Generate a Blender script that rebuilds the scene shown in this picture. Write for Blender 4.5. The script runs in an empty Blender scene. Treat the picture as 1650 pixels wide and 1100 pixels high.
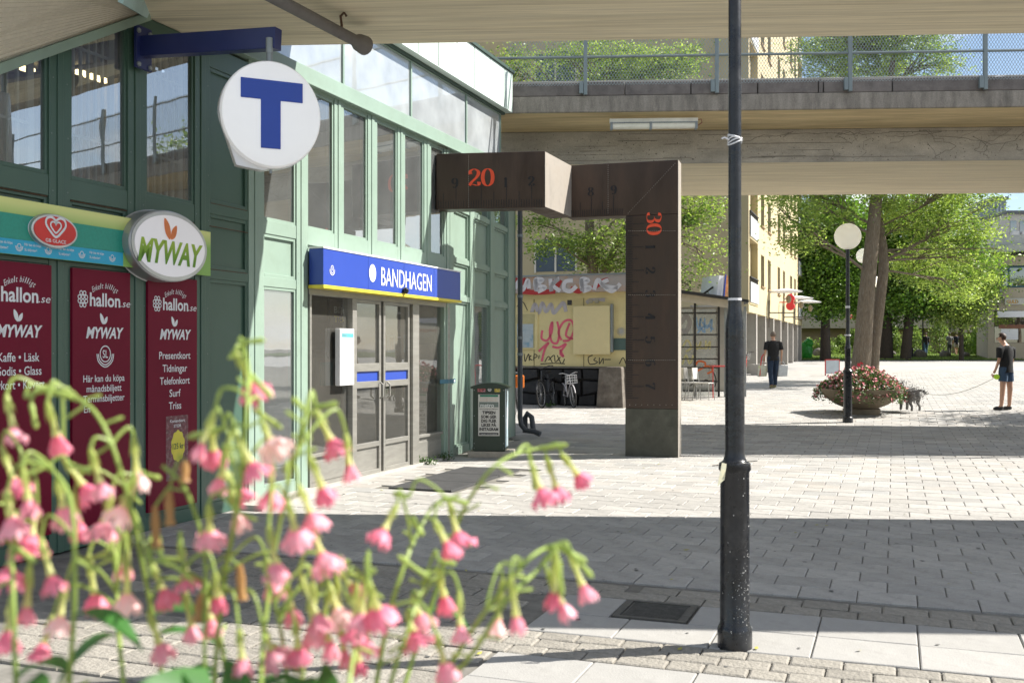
import bpy, bmesh, math, random
import numpy as np
from mathutils import Vector, Matrix

random.seed(7); rng = np.random.default_rng(7)
scene = bpy.context.scene
COL = scene.collection
R = math.radians

# ------------------------------------------------------------------ camera
F = 1650.0                       # focal length in photo pixels (36 mm on 36 mm)
CAMZ, HZ = 1.55, 564.0           # eye height, horizon row
cd = bpy.data.cameras.new('camera'); cam = bpy.data.objects.new('camera', cd); COL.objects.link(cam)
cam.location = (0, 0, CAMZ); cam.rotation_euler = (R(90), 0, 0)
cd.lens = 36.0; cd.sensor_width = 36.0; cd.shift_y = 14/1650.0
cd.clip_start = 0.05; cd.clip_end = 2000
cd.dof.use_dof = True; cd.dof.focus_distance = 12.0; cd.dof.aperture_fstop = 4.8
scene.camera = cam

# ------------------------------------------------------------------ sky and sun
EL, AZ = R(42.5), math.atan2(.985, .175)      # azimuth clockwise from +Y
SUN = Vector((math.sin(AZ)*math.cos(EL), math.cos(AZ)*math.cos(EL), math.sin(EL)))
world = bpy.data.worlds.new('World'); scene.world = world; world.use_nodes = True
wt = world.node_tree; wt.nodes.clear()
def wn(t, **k):
    n = wt.nodes.new(t)
    for a, b in k.items(): setattr(n, a, b)
    return n
sky = wn('ShaderNodeTexSky'); sky.sky_type = 'NISHITA'; sky.sun_disc = False
sky.sun_elevation = EL; sky.sun_rotation = AZ; sky.air_density = 1.0; sky.dust_density = .6; sky.ozone_density = 1.2
tc = wn('ShaderNodeTexCoord'); mp = wn('ShaderNodeMapping'); mp.inputs['Scale'].default_value = (1.3, 1.3, 3.2)
nz = wn('ShaderNodeTexNoise'); nz.inputs['Scale'].default_value = 2.2; nz.inputs['Detail'].default_value = 9; nz.inputs['Roughness'].default_value = .58
rp = wn('ShaderNodeValToRGB'); rp.color_ramp.elements[0].position = .47; rp.color_ramp.elements[1].position = .64
mx = wn('ShaderNodeMixRGB'); mx.inputs[2].default_value = (10.0, 9.9, 9.6, 1)
bg = wn('ShaderNodeBackground'); bg.inputs['Strength'].default_value = .075
wo = wn('ShaderNodeOutputWorld')
L = wt.links.new
L(tc.outputs['Generated'], mp.inputs['Vector']); L(mp.outputs[0], nz.inputs['Vector']); L(nz.outputs['Fac'], rp.inputs[0])
L(rp.outputs['Color'], mx.inputs[0]); L(sky.outputs[0], mx.inputs[1]); L(mx.outputs[0], bg.inputs['Color']); L(bg.outputs[0], wo.inputs[0])
sl = bpy.data.lights.new('sun', 'SUN'); sl.energy = 4.8; sl.angle = R(.5); sl.color = (1.0, .955, .88)
so = bpy.data.objects.new('sun', sl); COL.objects.link(so); so.location = SUN*60; so.rotation_euler = SUN.to_track_quat('Z', 'Y').to_euler()
scene.view_settings.view_transform = 'Standard'; scene.view_settings.look = 'None'
scene.view_settings.gamma = 1.0; scene.view_settings.exposure = 1.12; scene.view_settings.use_curve_mapping = False
scene.render.engine = 'CYCLES'
scene.cycles.max_bounces = 8; scene.cycles.transparent_max_bounces = 24; scene.cycles.glossy_bounces = 4
scene.cycles.transmission_bounces = 6; scene.cycles.caustics_reflective = False; scene.cycles.caustics_refractive = False
scene.cycles.use_denoising = True

# ------------------------------------------------------------------ frames
TH = math.atan(615/1650.0); CT, ST = math.cos(TH), math.sin(TH)
PROF = [(-50, 0), (20, 0), (23, .17), (33, .33), (80, 1.13), (140, 1.6), (1500, 1.6)]
def gh(Y):
    for (a, ha), (b, hb) in zip(PROF, PROF[1:]):
        if Y <= b: return ha + (hb-ha)*(Y-a)/(b-a)
    return PROF[-1][1]
def S(x, s, z=0.0): return Vector((x*CT + s*ST, -x*ST + s*CT, z))     # street frame -> world
def toS(P): return (P[0]*CT - P[1]*ST, P[0]*ST + P[1]*CT)
def gS(x, s): return gh(-x*ST + s*CT)
def P(px, py, Y): return Vector(((px-825)/F*Y, Y, CAMZ - (py-HZ)/F*Y))
def GY(py):                                                            # ground distance of a photo row
    Y = F*CAMZ/max(py-HZ, 3)
    for _ in range(60): Y = .5*Y + .5*F*(CAMZ-gh(Y))/(py-HZ)
    return Y
def G(px, py): Y = GY(py); return Vector(((px-825)/F*Y, Y, gh(Y)))
FX = -6.0
def fs(px, x=FX): m = (px-825)/F; Y = -x/(ST - m*CT); return Y*(m*ST + CT)
def fz(px, py, x=FX): m = (px-825)/F; Y = -x/(ST - m*CT); return CAMZ - (py-HZ)*Y/F

# ------------------------------------------------------------------ objects
OFF = {}
def tag(o, label=None, cat=None, group=None, kind=None):
    if label: o['label'] = label
    if cat: o['category'] = cat
    if group: o['group'] = group
    if kind: o['kind'] = kind
    return o
def thing(name, label, cat, loc=(0, 0, 0), rot=0.0, group=None, kind=None):
    o = bpy.data.objects.new(name, None); COL.objects.link(o); o.empty_display_size = .2
    o.location = loc; o.rotation_euler = (0, 0, rot); tag(o, label, cat, group, kind); OFF[o.name] = Vector((0, 0, 0)); return o
def sthing(name, label, cat, base, group=None, kind=None):             # built in street coordinates
    o = thing(name, label, cat, S(*base), -TH, group, kind); OFF[o.name] = Vector(base); return o
class MB:
    def __init__(s): s.v = []; s.f = []; s.m = []; s.cm = 0
    def add(s, vs, fs_):
        n = len(s.v); s.v += [tuple(v) for v in vs]; s.f += [tuple(i+n for i in f) for f in fs_]; s.m += [s.cm]*len(fs_); return s
    def box(s, x0, x1, y0, y1, z0, z1):
        if x0 > x1: x0, x1 = x1, x0
        if y0 > y1: y0, y1 = y1, y0
        if z0 > z1: z0, z1 = z1, z0
        return s.add([(x0,y0,z0),(x1,y0,z0),(x1,y1,z0),(x0,y1,z0),(x0,y0,z1),(x1,y0,z1),(x1,y1,z1),(x0,y1,z1)],
                     [(0,3,2,1),(4,5,6,7),(0,1,5,4),(1,2,6,5),(2,3,7,6),(3,0,4,7)])
    def quad(s, a, b, c, d): return s.add([a,b,c,d], [(0,1,2,3)])
    def poly(s, pts): return s.add(pts, [tuple(range(len(pts)))])
    def prism(s, pts, d):                                              # polygon extruded by vector d
        n = len(pts); d = Vector(d); a = [Vector(p) for p in pts]; b = [p+d for p in a]
        return s.add(a+b, [tuple(range(n))[::-1], tuple(range(n, 2*n))] + [(i, (i+1) % n, n+(i+1) % n, n+i) for i in range(n)])
    def bar(s, p, q, w, h=None, up=(0,0,1)):
        p, q = Vector(p), Vector(q); d = (q-p).normalized(); u = Vector(up)
        if abs(d.dot(u)) > .98: u = Vector((0,1,0))
        sd = d.cross(u).normalized()*w/2; uu = sd.cross(d).normalized()*(h or w)/2
        return s.add([p-sd-uu,p+sd-uu,p+sd+uu,p-sd+uu,q-sd-uu,q+sd-uu,q+sd+uu,q-sd+uu],
                     [(0,3,2,1),(4,5,6,7),(0,1,5,4),(1,2,6,5),(2,3,7,6),(3,0,4,7)])
    def tube(s, pts, r, n=8, cap=True):
        pts = [Vector(p) for p in pts]; rs = r if isinstance(r, (list, tuple)) else [r]*len(pts)
        vs = []; k = len(pts); pu = None
        for i, p in enumerate(pts):
            d = (pts[min(i+1,k-1)] - pts[max(i-1,0)])
            d = d.normalized() if d.length > 1e-9 else Vector((0,0,1))
            if pu is None: pu = Vector((0,0,1)) if abs(d.z) < .9 else Vector((1,0,0))
            a = d.cross(pu)
            if a.length < 1e-6: a = d.cross(Vector((1,0,0)))
            a.normalize(); b = a.cross(d).normalized(); pu = b
            for j in range(n):
                t = 2*math.pi*j/n; vs.append(p + a*math.cos(t)*rs[i] + b*math.sin(t)*rs[i])
        fc = [(i*n+j, i*n+(j+1) % n, (i+1)*n+(j+1) % n, (i+1)*n+j) for i in range(k-1) for j in range(n)]
        if cap: fc += [tuple(range(n))[::-1], tuple(range((k-1)*n, k*n))]
        return s.add(vs, fc)
    def lathe(s, prof, c=(0,0,0), n=24):                                # prof = [(r, z)]
        vs = []; k = len(prof)
        for r, z in prof:
            for j in range(n): t = 2*math.pi*j/n; vs.append((c[0]+r*math.cos(t), c[1]+r*math.sin(t), c[2]+z))
        fc = [(i*n+j, i*n+(j+1) % n, (i+1)*n+(j+1) % n, (i+1)*n+j) for i in range(k-1) for j in range(n)]
        fc += [tuple(range(n))[::-1], tuple(range((k-1)*n, k*n))]
        return s.add(vs, fc)
    def ball(s, c, r, n=12, m=8, sc=(1,1,1)):
        return s.lathe2([(r*math.sin(math.pi*i/m)+1e-4, -r*math.cos(math.pi*i/m)) for i in range(m+1)], c, n, sc)
    def lathe2(s, prof, c, n, sc):
        vs = []; k = len(prof)
        for r, z in prof:
            for j in range(n): t = 2*math.pi*j/n; vs.append((c[0]+r*math.cos(t)*sc[0], c[1]+r*math.sin(t)*sc[1], c[2]+z*sc[2]))
        return s.add(vs, [(i*n+j, i*n+(j+1) % n, (i+1)*n+(j+1) % n, (i+1)*n+j) for i in range(k-1) for j in range(n)])
    def disc(s, o, r, u, rx, ry, n=32, rin=0):                          # ellipse in plane (r,u)
        o, r, u = Vector(o), Vector(r), Vector(u)
        out = [o + r*rx*math.cos(2*math.pi*i/n) + u*ry*math.sin(2*math.pi*i/n) for i in range(n)]
        if not rin: return s.add(out, [tuple(range(n))])
        inn = [o + r*(rx-rin)*math.cos(2*math.pi*i/n) + u*(ry-rin)*math.sin(2*math.pi*i/n) for i in range(n)]
        return s.add(out+inn, [(i, (i+1) % n, n+(i+1) % n, n+i) for i in range(n)])
    def xform(s, M_):
        s.v = [tuple(M_ @ Vector(v)) for v in s.v]; return s
def build(name, mb, mats, parent=None, smooth=False, bevel=0, off=None, **tg):
    me = bpy.data.meshes.new(name)
    o_ = off if off is not None else (OFF.get(parent.name, Vector((0,0,0))) if parent else Vector((0,0,0)))
    me.from_pydata([(v[0]-o_[0], v[1]-o_[1], v[2]-o_[2]) for v in mb.v], [], mb.f)
    if not isinstance(mats, (list, tuple)): mats = [mats]
    for m in mats: me.materials.append(m)
    if len(mats) > 1:
        for p, m in zip(me.polygons, mb.m): p.material_index = m
    me.update()
    if smooth:
        me.shade_smooth()
        try: me.set_sharp_from_angle(angle=R(40))
        except Exception: pass
    o = bpy.data.objects.new(name, me); COL.objects.link(o)
    if parent: o.parent = parent; OFF[o.name] = Vector(o_)
    if bevel:
        b = o.modifiers.new('bevel', 'BEVEL'); b.width = bevel; b.segments = 2; b.limit_method = 'ANGLE'; b.angle_limit = R(50)
    tag(o, tg.get('label'), tg.get('cat'), tg.get('group'), tg.get('kind')); return o
def sstruct(name, mb, mats, kind='structure', **k):                    # street-frame object at top level
    o = build(name, mb, mats, None, **k); o.rotation_euler = (0, 0, -TH); tag(o, kind=kind); return o
def dup(o, parent=None, loc=None, rot=None, **tg):
    c = o.copy(); COL.objects.link(c); c.parent = parent if parent else None
    if loc is not None: c.location = loc
    if rot is not None: c.rotation_euler = (0, 0, rot)
    for ch in o.children:
        dup(ch, c)
    if tg: tag(c, tg.get('label'), tg.get('cat'), tg.get('group'))
    return c

# ------------------------------------------------------------------ materials
MATS = {}
def M(name, col, rough=.6, metal=0.0, var=.12, scale=4.0, bump=0.0, bscale=60.0, stretch=None, stain=None, stain_amt=.5, stain_scale=1.2,
      spec=.5, attr=False, rnd=0.0, coat=0.0, emit=None, detail=6, rvar=0.0, speck=0.0, sscale=160):
    if name in MATS: return MATS[name]
    m = bpy.data.materials.new(name); m.use_nodes = True; t = m.node_tree; N = t.nodes; L = t.links.new
    b = N['Principled BSDF']; b.inputs['Roughness'].default_value = rough; b.inputs['Metallic'].default_value = metal
    b.inputs['Specular IOR Level'].default_value = spec; b.inputs['Coat Weight'].default_value = coat; b.inputs['Coat Roughness'].default_value = .08
    tcn = N.new('ShaderNodeTexCoord'); mpn = N.new('ShaderNodeMapping'); L(tcn.outputs['Object'], mpn.inputs['Vector'])
    if stretch: mpn.inputs['Scale'].default_value = stretch
    n1 = N.new('ShaderNodeTexNoise'); n1.inputs['Scale'].default_value = scale; n1.inputs['Detail'].default_value = detail; n1.inputs['Roughness'].default_value = .65
    L(mpn.outputs[0], n1.inputs['Vector'])
    mr = N.new('ShaderNodeMapRange'); mr.inputs[1].default_value = .3; mr.inputs[2].default_value = .7; mr.inputs[3].default_value = 1-var; mr.inputs[4].default_value = 1+var
    L(n1.outputs['Fac'], mr.inputs[0])
    hs = N.new('ShaderNodeMix'); hs.data_type = 'RGBA'; hs.blend_type = 'MULTIPLY'; hs.inputs[0].default_value = 1
    hs.inputs[6].default_value = (*col, 1); L(mr.outputs[0], hs.inputs[7]); out = hs.outputs[2]
    if attr or rnd:
        h2 = N.new('ShaderNodeMix'); h2.data_type = 'RGBA'; h2.blend_type = 'MULTIPLY'; h2.inputs[0].default_value = 1; L(out, h2.inputs[6])
        if attr:
            a = N.new('ShaderNodeAttribute'); a.attribute_name = 'tint'; L(a.outputs['Color'], h2.inputs[7])
        else:
            oi = N.new('ShaderNodeObjectInfo'); m2 = N.new('ShaderNodeMapRange'); m2.inputs[3].default_value = 1-rnd; m2.inputs[4].default_value = 1+rnd
            L(oi.outputs['Random'], m2.inputs[0]); L(m2.outputs[0], h2.inputs[7])
        out = h2.outputs[2]
    if stain:
        n2 = N.new('ShaderNodeTexNoise'); n2.inputs['Scale'].default_value = stain_scale; n2.inputs['Detail'].default_value = 8; n2.inputs['Roughness'].default_value = .7
        L(mpn.outputs[0] if stretch else tcn.outputs['Object'], n2.inputs['Vector'])
        r2 = N.new('ShaderNodeValToRGB'); r2.color_ramp.elements[0].position = .5; r2.color_ramp.elements[1].position = .68
        r2.color_ramp.elements[1].color = (stain_amt,)*3+(1,); L(n2.outputs['Fac'], r2.inputs[0])
        h3 = N.new('ShaderNodeMix'); h3.data_type = 'RGBA'; L(r2.outputs[0], h3.inputs[0]); L(out, h3.inputs[6]); h3.inputs[7].default_value = (*stain, 1); out = h3.outputs[2]
    if speck:
        n5 = N.new('ShaderNodeTexNoise'); n5.inputs['Scale'].default_value = sscale; n5.inputs['Detail'].default_value = 3; n5.inputs['Roughness'].default_value = .8; L(tcn.outputs['Object'], n5.inputs['Vector'])
        m5 = N.new('ShaderNodeMapRange'); m5.inputs[1].default_value = .3; m5.inputs[2].default_value = .7; m5.inputs[3].default_value = 1-speck; m5.inputs[4].default_value = 1+speck; L(n5.outputs['Fac'], m5.inputs[0])
        h5 = N.new('ShaderNodeMix'); h5.data_type = 'RGBA'; h5.blend_type = 'MULTIPLY'; h5.inputs[0].default_value = 1; L(out, h5.inputs[6]); L(m5.outputs[0], h5.inputs[7]); out = h5.outputs[2]
    L(out, b.inputs['Base Color'])
    if rvar:
        m3 = N.new('ShaderNodeMapRange'); m3.inputs[1].default_value = .35; m3.inputs[2].default_value = .65
        m3.inputs[3].default_value = max(rough-rvar, 0); m3.inputs[4].default_value = rough+rvar; L(n1.outputs['Fac'], m3.inputs[0]); L(m3.outputs[0], b.inputs['Roughness'])
    if bump:
        n3 = N.new('ShaderNodeTexNoise'); n3.inputs['Scale'].default_value = bscale; n3.inputs['Detail'].default_value = 5; L(mpn.outputs[0], n3.inputs['Vector'])
        bp = N.new('ShaderNodeBump'); bp.inputs['Strength'].default_value = bump; bp.inputs['Distance'].default_value = .01
        L(n3.outputs['Fac'], bp.inputs['Height']); L(bp.outputs[0], b.inputs['Normal'])
    if emit:
        b.inputs['Emission Color'].default_value = (*emit[:3], 1); b.inputs['Emission Strength'].default_value = emit[3]
    MATS[name] = m; return m
def glass(name, tint=(.75,.8,.78), refl=.18, ior=1.6, rough=0.0, wav=.0, film=0.0, filmcol=(.3,.33,.33)):
    m = bpy.data.materials.new(name); m.use_nodes = True; t = m.node_tree; N = t.nodes; L = t.links.new; N.remove(N['Principled BSDF'])
    tr = N.new('ShaderNodeBsdfTransparent'); tr.inputs[0].default_value = (*tint, 1)
    gl = N.new('ShaderNodeBsdfGlossy'); gl.inputs['Roughness'].default_value = rough; gl.inputs[0].default_value = (.95,.98,1,1)
    fr = N.new('ShaderNodeFresnel'); fr.inputs[0].default_value = ior
    mr = N.new('ShaderNodeMapRange'); mr.inputs[3].default_value = refl; mr.inputs[4].default_value = 1.0; L(fr.outputs[0], mr.inputs[0])
    mxs = N.new('ShaderNodeMixShader'); L(mr.outputs[0], mxs.inputs[0]); L(tr.outputs[0], mxs.inputs[1]); L(gl.outputs[0], mxs.inputs[2])
    if wav:
        tcn = N.new('ShaderNodeTexCoord'); n = N.new('ShaderNodeTexNoise'); n.inputs['Scale'].default_value = 1.6; L(tcn.outputs['Object'], n.inputs['Vector'])
        bp = N.new('ShaderNodeBump'); bp.inputs['Strength'].default_value = wav; bp.inputs['Distance'].default_value = .02; L(n.outputs['Fac'], bp.inputs['Height']); L(bp.outputs[0], gl.inputs['Normal'])
    last = mxs.outputs[0]
    if film:
        df = N.new('ShaderNodeBsdfDiffuse'); df.inputs[0].default_value = (*filmcol, 1)
        tcn = N.new('ShaderNodeTexCoord'); n = N.new('ShaderNodeTexNoise'); n.inputs['Scale'].default_value = 2; n.inputs['Detail'].default_value = 4; L(tcn.outputs['Object'], n.inputs['Vector'])
        m4 = N.new('ShaderNodeMapRange'); m4.inputs[1].default_value = .35; m4.inputs[2].default_value = .75; m4.inputs[3].default_value = film*.8; m4.inputs[4].default_value = film*1.2; L(n.outputs['Fac'], m4.inputs[0])
        ms = N.new('ShaderNodeMixShader'); L(m4.outputs[0], ms.inputs[0]); L(last, ms.inputs[1]); L(df.outputs[0], ms.inputs[2]); last = ms.outputs[0]
    L(last, N['Material Output'].inputs[0]); MATS[name] = m; return m
def leafmat(name, c1, c2, trans=.35):
    m = bpy.data.materials.new(name); m.use_nodes = True; t = m.node_tree; N = t.nodes; L = t.links.new
    b = N['Principled BSDF']; b.inputs['Roughness'].default_value = .45; b.inputs['Specular IOR Level'].default_value = .4
    a = N.new('ShaderNodeAttribute'); a.attribute_name = 'tint'
    mixc = N.new('ShaderNodeMix'); mixc.data_type = 'RGBA'; mixc.inputs[6].default_value = (*c1, 1); mixc.inputs[7].default_value = (*c2, 1)
    L(a.outputs['Fac'], mixc.inputs[0]); L(mixc.outputs[2], b.inputs['Base Color'])
    tl = N.new('ShaderNodeBsdfTranslucent'); hs = N.new('ShaderNodeHueSaturation'); hs.inputs['Value'].default_value = 1.6; hs.inputs['Saturation'].default_value = 1.1
    L(mixc.outputs[2], hs.inputs['Color']); L(hs.outputs[0], tl.inputs[0])
    ms = N.new('ShaderNodeMixShader'); ms.inputs[0].default_value = trans; L(b.outputs[0], ms.inputs[1]); L(tl.outputs[0], ms.inputs[2]); L(ms.outputs[0], N['Material Output'].inputs[0])
    MATS[name] = m; return m

GREEN_SHADE  = M('green_paint_shaded', (.060,.118,.088), rough=.32, var=.07, scale=1.5, spec=.5, stain=(.07,.11,.09), stain_amt=.25, stain_scale=3, bump=.05, bscale=12)  # wall paint darkened: the bridge's shade is put into this colour
GREEN_SUN = M('green_paint_sunlit', (.255,.345,.285), rough=.38, var=.08, scale=1.5, stain=(.22,.29,.23), stain_amt=.4, stain_scale=5)  # same wall paint made paler: sunlight is put into this colour
STEEL  = M('brushed_steel', (.34,.33,.30), rough=.42, metal=.5, var=.15, scale=3, stretch=(1,1,6), bump=.1, bscale=40, stain=(.3,.28,.24), stain_amt=.35)
MAROON = M('maroon_film', (.17,.007,.028), rough=.3, var=.1, scale=2, spec=.12)
WHITEP = M('white_print', (.78,.78,.80), rough=.5, var=.03)
BLUE   = M('sign_blue', (.03,.07,.38), rough=.35, var=.04)
DBLUE  = M('bracket_blue', (.018,.028,.13), rough=.35, var=.1)
TBLUE  = M('letter_blue', (.012,.06,.42), rough=.3, var=.03)
YELLOW = M('yellow_trim', (.75,.62,.06), rough=.4, var=.05)
ACRYL  = M('white_acrylic', (.80,.80,.81), rough=.3, var=.03, stain=(.5,.5,.48), stain_amt=.2, stain_scale=6)
BLACKP = M('black_paint', (.014,.015,.018), rough=.3, var=.4, scale=8, stain=(.10,.10,.10), stain_amt=.25, stain_scale=9, bump=.25, bscale=30, rvar=.12)
BOARD  = M('board_marked_concrete', (.80,.715,.53), rough=.85, var=.22, scale=2.6, stretch=(.3,12,12), stain=(.50,.41,.26), stain_amt=.55, stain_scale=1.1, bump=.5, bscale=7)
CONC   = M('weathered_concrete', (.46,.43,.385), rough=.9, var=.22, scale=3, stretch=(.7,1,1.6), stain=(.28,.26,.235), stain_amt=.6, stain_scale=1.6, bump=.6, bscale=40, detail=10, speck=.18, sscale=60)
SOFFIT = M('painted_soffit', (.80,.75,.64), rough=.8, var=.06, scale=2, stretch=(.4,8,8), bump=.2, bscale=8)
GALV   = M('galvanised_grey', (.26,.29,.30), rough=.5, metal=.3, var=.12)
PAVE   = M('concrete_paver', (.37,.355,.33), rough=.9, var=.10, scale=3.0, attr=True, stain=(.24,.235,.225), stain_amt=.5, stain_scale=1.3, bump=.5, bscale=140, detail=12, speck=.22)
PAVEI  = M('concrete_paver_single', (.37,.355,.33), rough=.9, var=.14, scale=6.0, rnd=.12, stain=(.22,.215,.205), stain_amt=.5, stain_scale=9, bump=.6, bscale=120, detail=12, speck=.22)
SLAB   = M('pale_slab', (.335,.325,.305), rough=.85, var=.06, scale=6, rnd=.05, stain=(.26,.25,.23), stain_amt=.45, stain_scale=7, bump=.25, bscale=90, speck=.14)
SETT   = M('sett_stone', (.27,.25,.215), rough=.95, var=.22, scale=18, rnd=.10, speck=.2, bump=.8, bscale=60, stain=(.16,.15,.12), stain_amt=.5, stain_scale=10)
DIRT   = M('joint_dirt', (.16,.15,.13), rough=1, var=.3, scale=8, stain=(.26,.25,.22), stain_amt=.6, stain_scale=.5)
RULE   = M('bronze_plate', (.052,.031,.020), rough=.45, metal=.1, var=.2, scale=1.6, stretch=(2.2,2.2,.6), stain=(.085,.05,.034), stain_amt=.35, stain_scale=1.6, bump=.15, bscale=25, rvar=.12)
RULEB  = M('patina_plate', (.075,.075,.058), rough=.6, metal=.2, var=.35, scale=3, stain=(.12,.13,.10), stain_amt=.5, stain_scale=4, bump=.3, bscale=30)
RULES  = M('sunlit_edge_and_rivets', (.42,.38,.33), rough=.5, metal=.3, var=.15, scale=3, stain=(.25,.2,.15), stain_amt=.4, stain_scale=3)  # pale tone paints sunlight on the ruler's right sides; rivets share it
ORANGE = M('orange_enamel', (.80,.085,.03), rough=.4, var=.08)
TICK   = M('engraved_black', (.006,.006,.009), rough=.5, var=.1)
RUBBER = M('dark_rubber', (.075,.075,.075), rough=.8, var=.2)
GLZ    = glass('facade_glass', tint=(.80,.84,.82), refl=.30, ior=1.8, wav=.05, film=.13, filmcol=(.55,.58,.57))  # grey film paints in reflections that the panes lack
GLZD   = glass('door_glass', tint=(.75,.77,.73), refl=.10, ior=1.6, wav=.04, film=.10, filmcol=(.55,.53,.47))
GLZC   = glass('clerestory_haze_glass', tint=(.45,.5,.5), refl=.34, ior=1.9, wav=.05, film=.40, filmcol=(.72,.77,.80))  # pale film paints the hazy sky reflection into the glass
GLZP   = glass('clear_glass', tint=(.85,.88,.87), refl=.05, ior=1.45, film=.04)

# ------------------------------------------------------------------ lettering and strokes
def text_pts(txt, bold=0.0):
    cu = bpy.data.curves.new('t', 'FONT'); cu.body = txt; cu.size = 1; cu.resolution_u = 3; cu.offset = bold
    ob = bpy.data.objects.new('t', cu); COL.objects.link(ob); bpy.context.view_layer.update()
    dg = bpy.context.evaluated_depsgraph_get(); me = bpy.data.meshes.new_from_object(ob.evaluated_get(dg))
    vs = [(v.co.x, v.co.y) for v in me.vertices]; fc = [tuple(p.vertices) for p in me.polygons]
    bpy.data.objects.remove(ob); bpy.data.curves.remove(cu); bpy.data.meshes.remove(me); return vs, fc
def put_text(mb, txt, o, r, u, w=None, h=.1, bold=.0, shear=0.0, rot=0.0, ref=None):
    """centre o, right r, up u; the capitals are h tall, fitted to the width w"""
    vs, fc = text_pts(txt, bold)
    if not vs: return
    x0, x1 = min(v[0] for v in vs), max(v[0] for v in vs)
    caph = .70; k = h/caph; kx = (w/(x1-x0)) if w else k*.8
    o, r, u = Vector(o), Vector(r), Vector(u)
    if rot: r, u = r*math.cos(rot)+u*math.sin(rot), u*math.cos(rot)-r*math.sin(rot)
    out = []
    for x, y in vs:
        yy = (y-.35)*k; xx = (x-(x0+x1)/2)*kx + shear*yy; out.append(o + r*xx + u*yy)
    mb.add(out, fc)
def catmull(pts, n=6, closed=False):
    out = []; k = len(pts)
    if k < 3: return [tuple(p) for p in pts]
    seg = k if closed else k-1
    for i in range(seg):
        g_ = (lambda j: pts[j % k]) if closed else (lambda j: pts[max(0, min(k-1, j))])
        p0, p1, p2, p3 = g_(i-1), g_(i), g_(i+1), g_(i+2)
        for q in range(n):
            t = q/n; out.append(tuple(.5*((2*b)+(-a+c)*t+(2*a-5*b+4*c-d)*t*t+(-a+3*b-3*c+d)*t**3) for a, b, c, d in zip(p0, p1, p2, p3)))
    out.append(tuple(pts[0] if closed else pts[-1])); return out
def stroke(mb, pts, w, o, r, u, sx=1, sy=1, smooth=True, thin=None, closed=False, rot=0.0, n=6):
    """flat ribbon; with thin given the width follows the direction as in a didone face"""
    if smooth: pts = catmull(pts, n, closed)
    o, r, u = Vector(o), Vector(r), Vector(u)
    if rot: r, u = r*math.cos(rot)+u*math.sin(rot), u*math.cos(rot)-r*math.sin(rot)
    q = [(x*sx, y*sy) for x, y in pts]; k = len(q); vs = []
    for i in range(k):
        a, b = q[max(0, i-1)], q[min(k-1, i+1)]
        if closed and i in (0, k-1): a, b = q[k-2], q[1]
        dx, dy = b[0]-a[0], b[1]-a[1]; l = math.hypot(dx, dy) or 1; dx /= l; dy /= l
        ww = w if thin is None else thin + (w-thin)*abs(dy)**1.6
        if callable(ww): ww = w(i/(k-1))
        nx, ny = -dy*ww/2, dx*ww/2
        vs.append(o + r*(q[i][0]+nx) + u*(q[i][1]+ny)); vs.append(o + r*(q[i][0]-nx) + u*(q[i][1]-ny))
    mb.add(vs, [(2*i, 2*i+1, 2*i+3, 2*i+2) for i in range(k-1)])
DIG = {
 '0': [([(.3,1),(.1,.85),(.03,.5),(.1,.15),(.3,0),(.5,.15),(.57,.5),(.5,.85)], 1)],
 '1': [([(.3,1),(.3,0)], 0), ([(.1,.84),(.22,.9),(.3,1)], 0), ([(.1,.01),(.5,.01)], 0)],
 '2': [([(.1,.70),(.1,.88),(.3,1),(.5,.88),(.53,.72),(.42,.5),(.18,.25),(.04,.04)], 0), ([(.04,.07),(.22,.1),(.42,.04),(.54,.08),(.57,.24)], 0), ([(.08,.72),(.16,.72)], 0)],
 '3': [([(.08,.78),(.14,.95),(.3,1),(.5,.88),(.5,.68),(.38,.55),(.24,.53)], 0), ([(.24,.53),(.46,.48),(.56,.28),(.48,.06),(.28,0),(.1,.05),(.05,.2)], 0)],
 '4': [([(.42,1),(.42,0)], 0), ([(.42,1),(.02,.28)], 0), ([(.02,.27),(.6,.27)], 0), ([(.26,.01),(.58,.01)], 0)],
 '5': [([(.12,.97),(.1,.55)], 0), ([(.12,.95),(.3,.91),(.52,.97)], 0), ([(.1,.55),(.3,.62),(.52,.5),(.56,.28),(.46,.06),(.25,0),(.07,.08),(.07,.2)], 0)],
 '6': [([(.5,.9),(.35,1),(.14,.85),(.05,.5),(.1,.12),(.3,0),(.5,.1),(.56,.32),(.45,.54),(.3,.58),(.1,.45)], 0)],
 '7': [([(.04,.76),(.07,.92),(.2,.97),(.4,.9),(.57,.98),(.42,.62),(.28,.3),(.26,0)], 0)],
 '8': [([(.3,1),(.12,.92),(.1,.72),(.3,.54),(.5,.72),(.48,.92)], 1), ([(.3,.54),(.08,.38),(.06,.14),(.3,0),(.54,.14),(.52,.38)], 1)],
}
DIG['9'] = [([(.6-x, 1-y) for x, y in DIG['6'][0][0]], 0)]
def didone(mb, txt, o, r, u, h, rot=0.0, wk=.19, sx=1.0):
    adv = .74*h*sx; W = adv*len(txt) - .14*h*sx
    o, r, u = Vector(o), Vector(r), Vector(u)
    r2, u2 = (r*math.cos(rot)+u*math.sin(rot), u*math.cos(rot)-r*math.sin(rot)) if rot else (r, u)
    for i, ch in enumerate(txt):
        oo = o + r2*(-W/2 + i*adv) - u2*h/2
        for pts, cl in DIG[ch]: stroke(mb, pts, wk*h, oo, r2, u2, h*sx, h, smooth=len(pts) > 2, thin=.035*h, closed=bool(cl))
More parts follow.
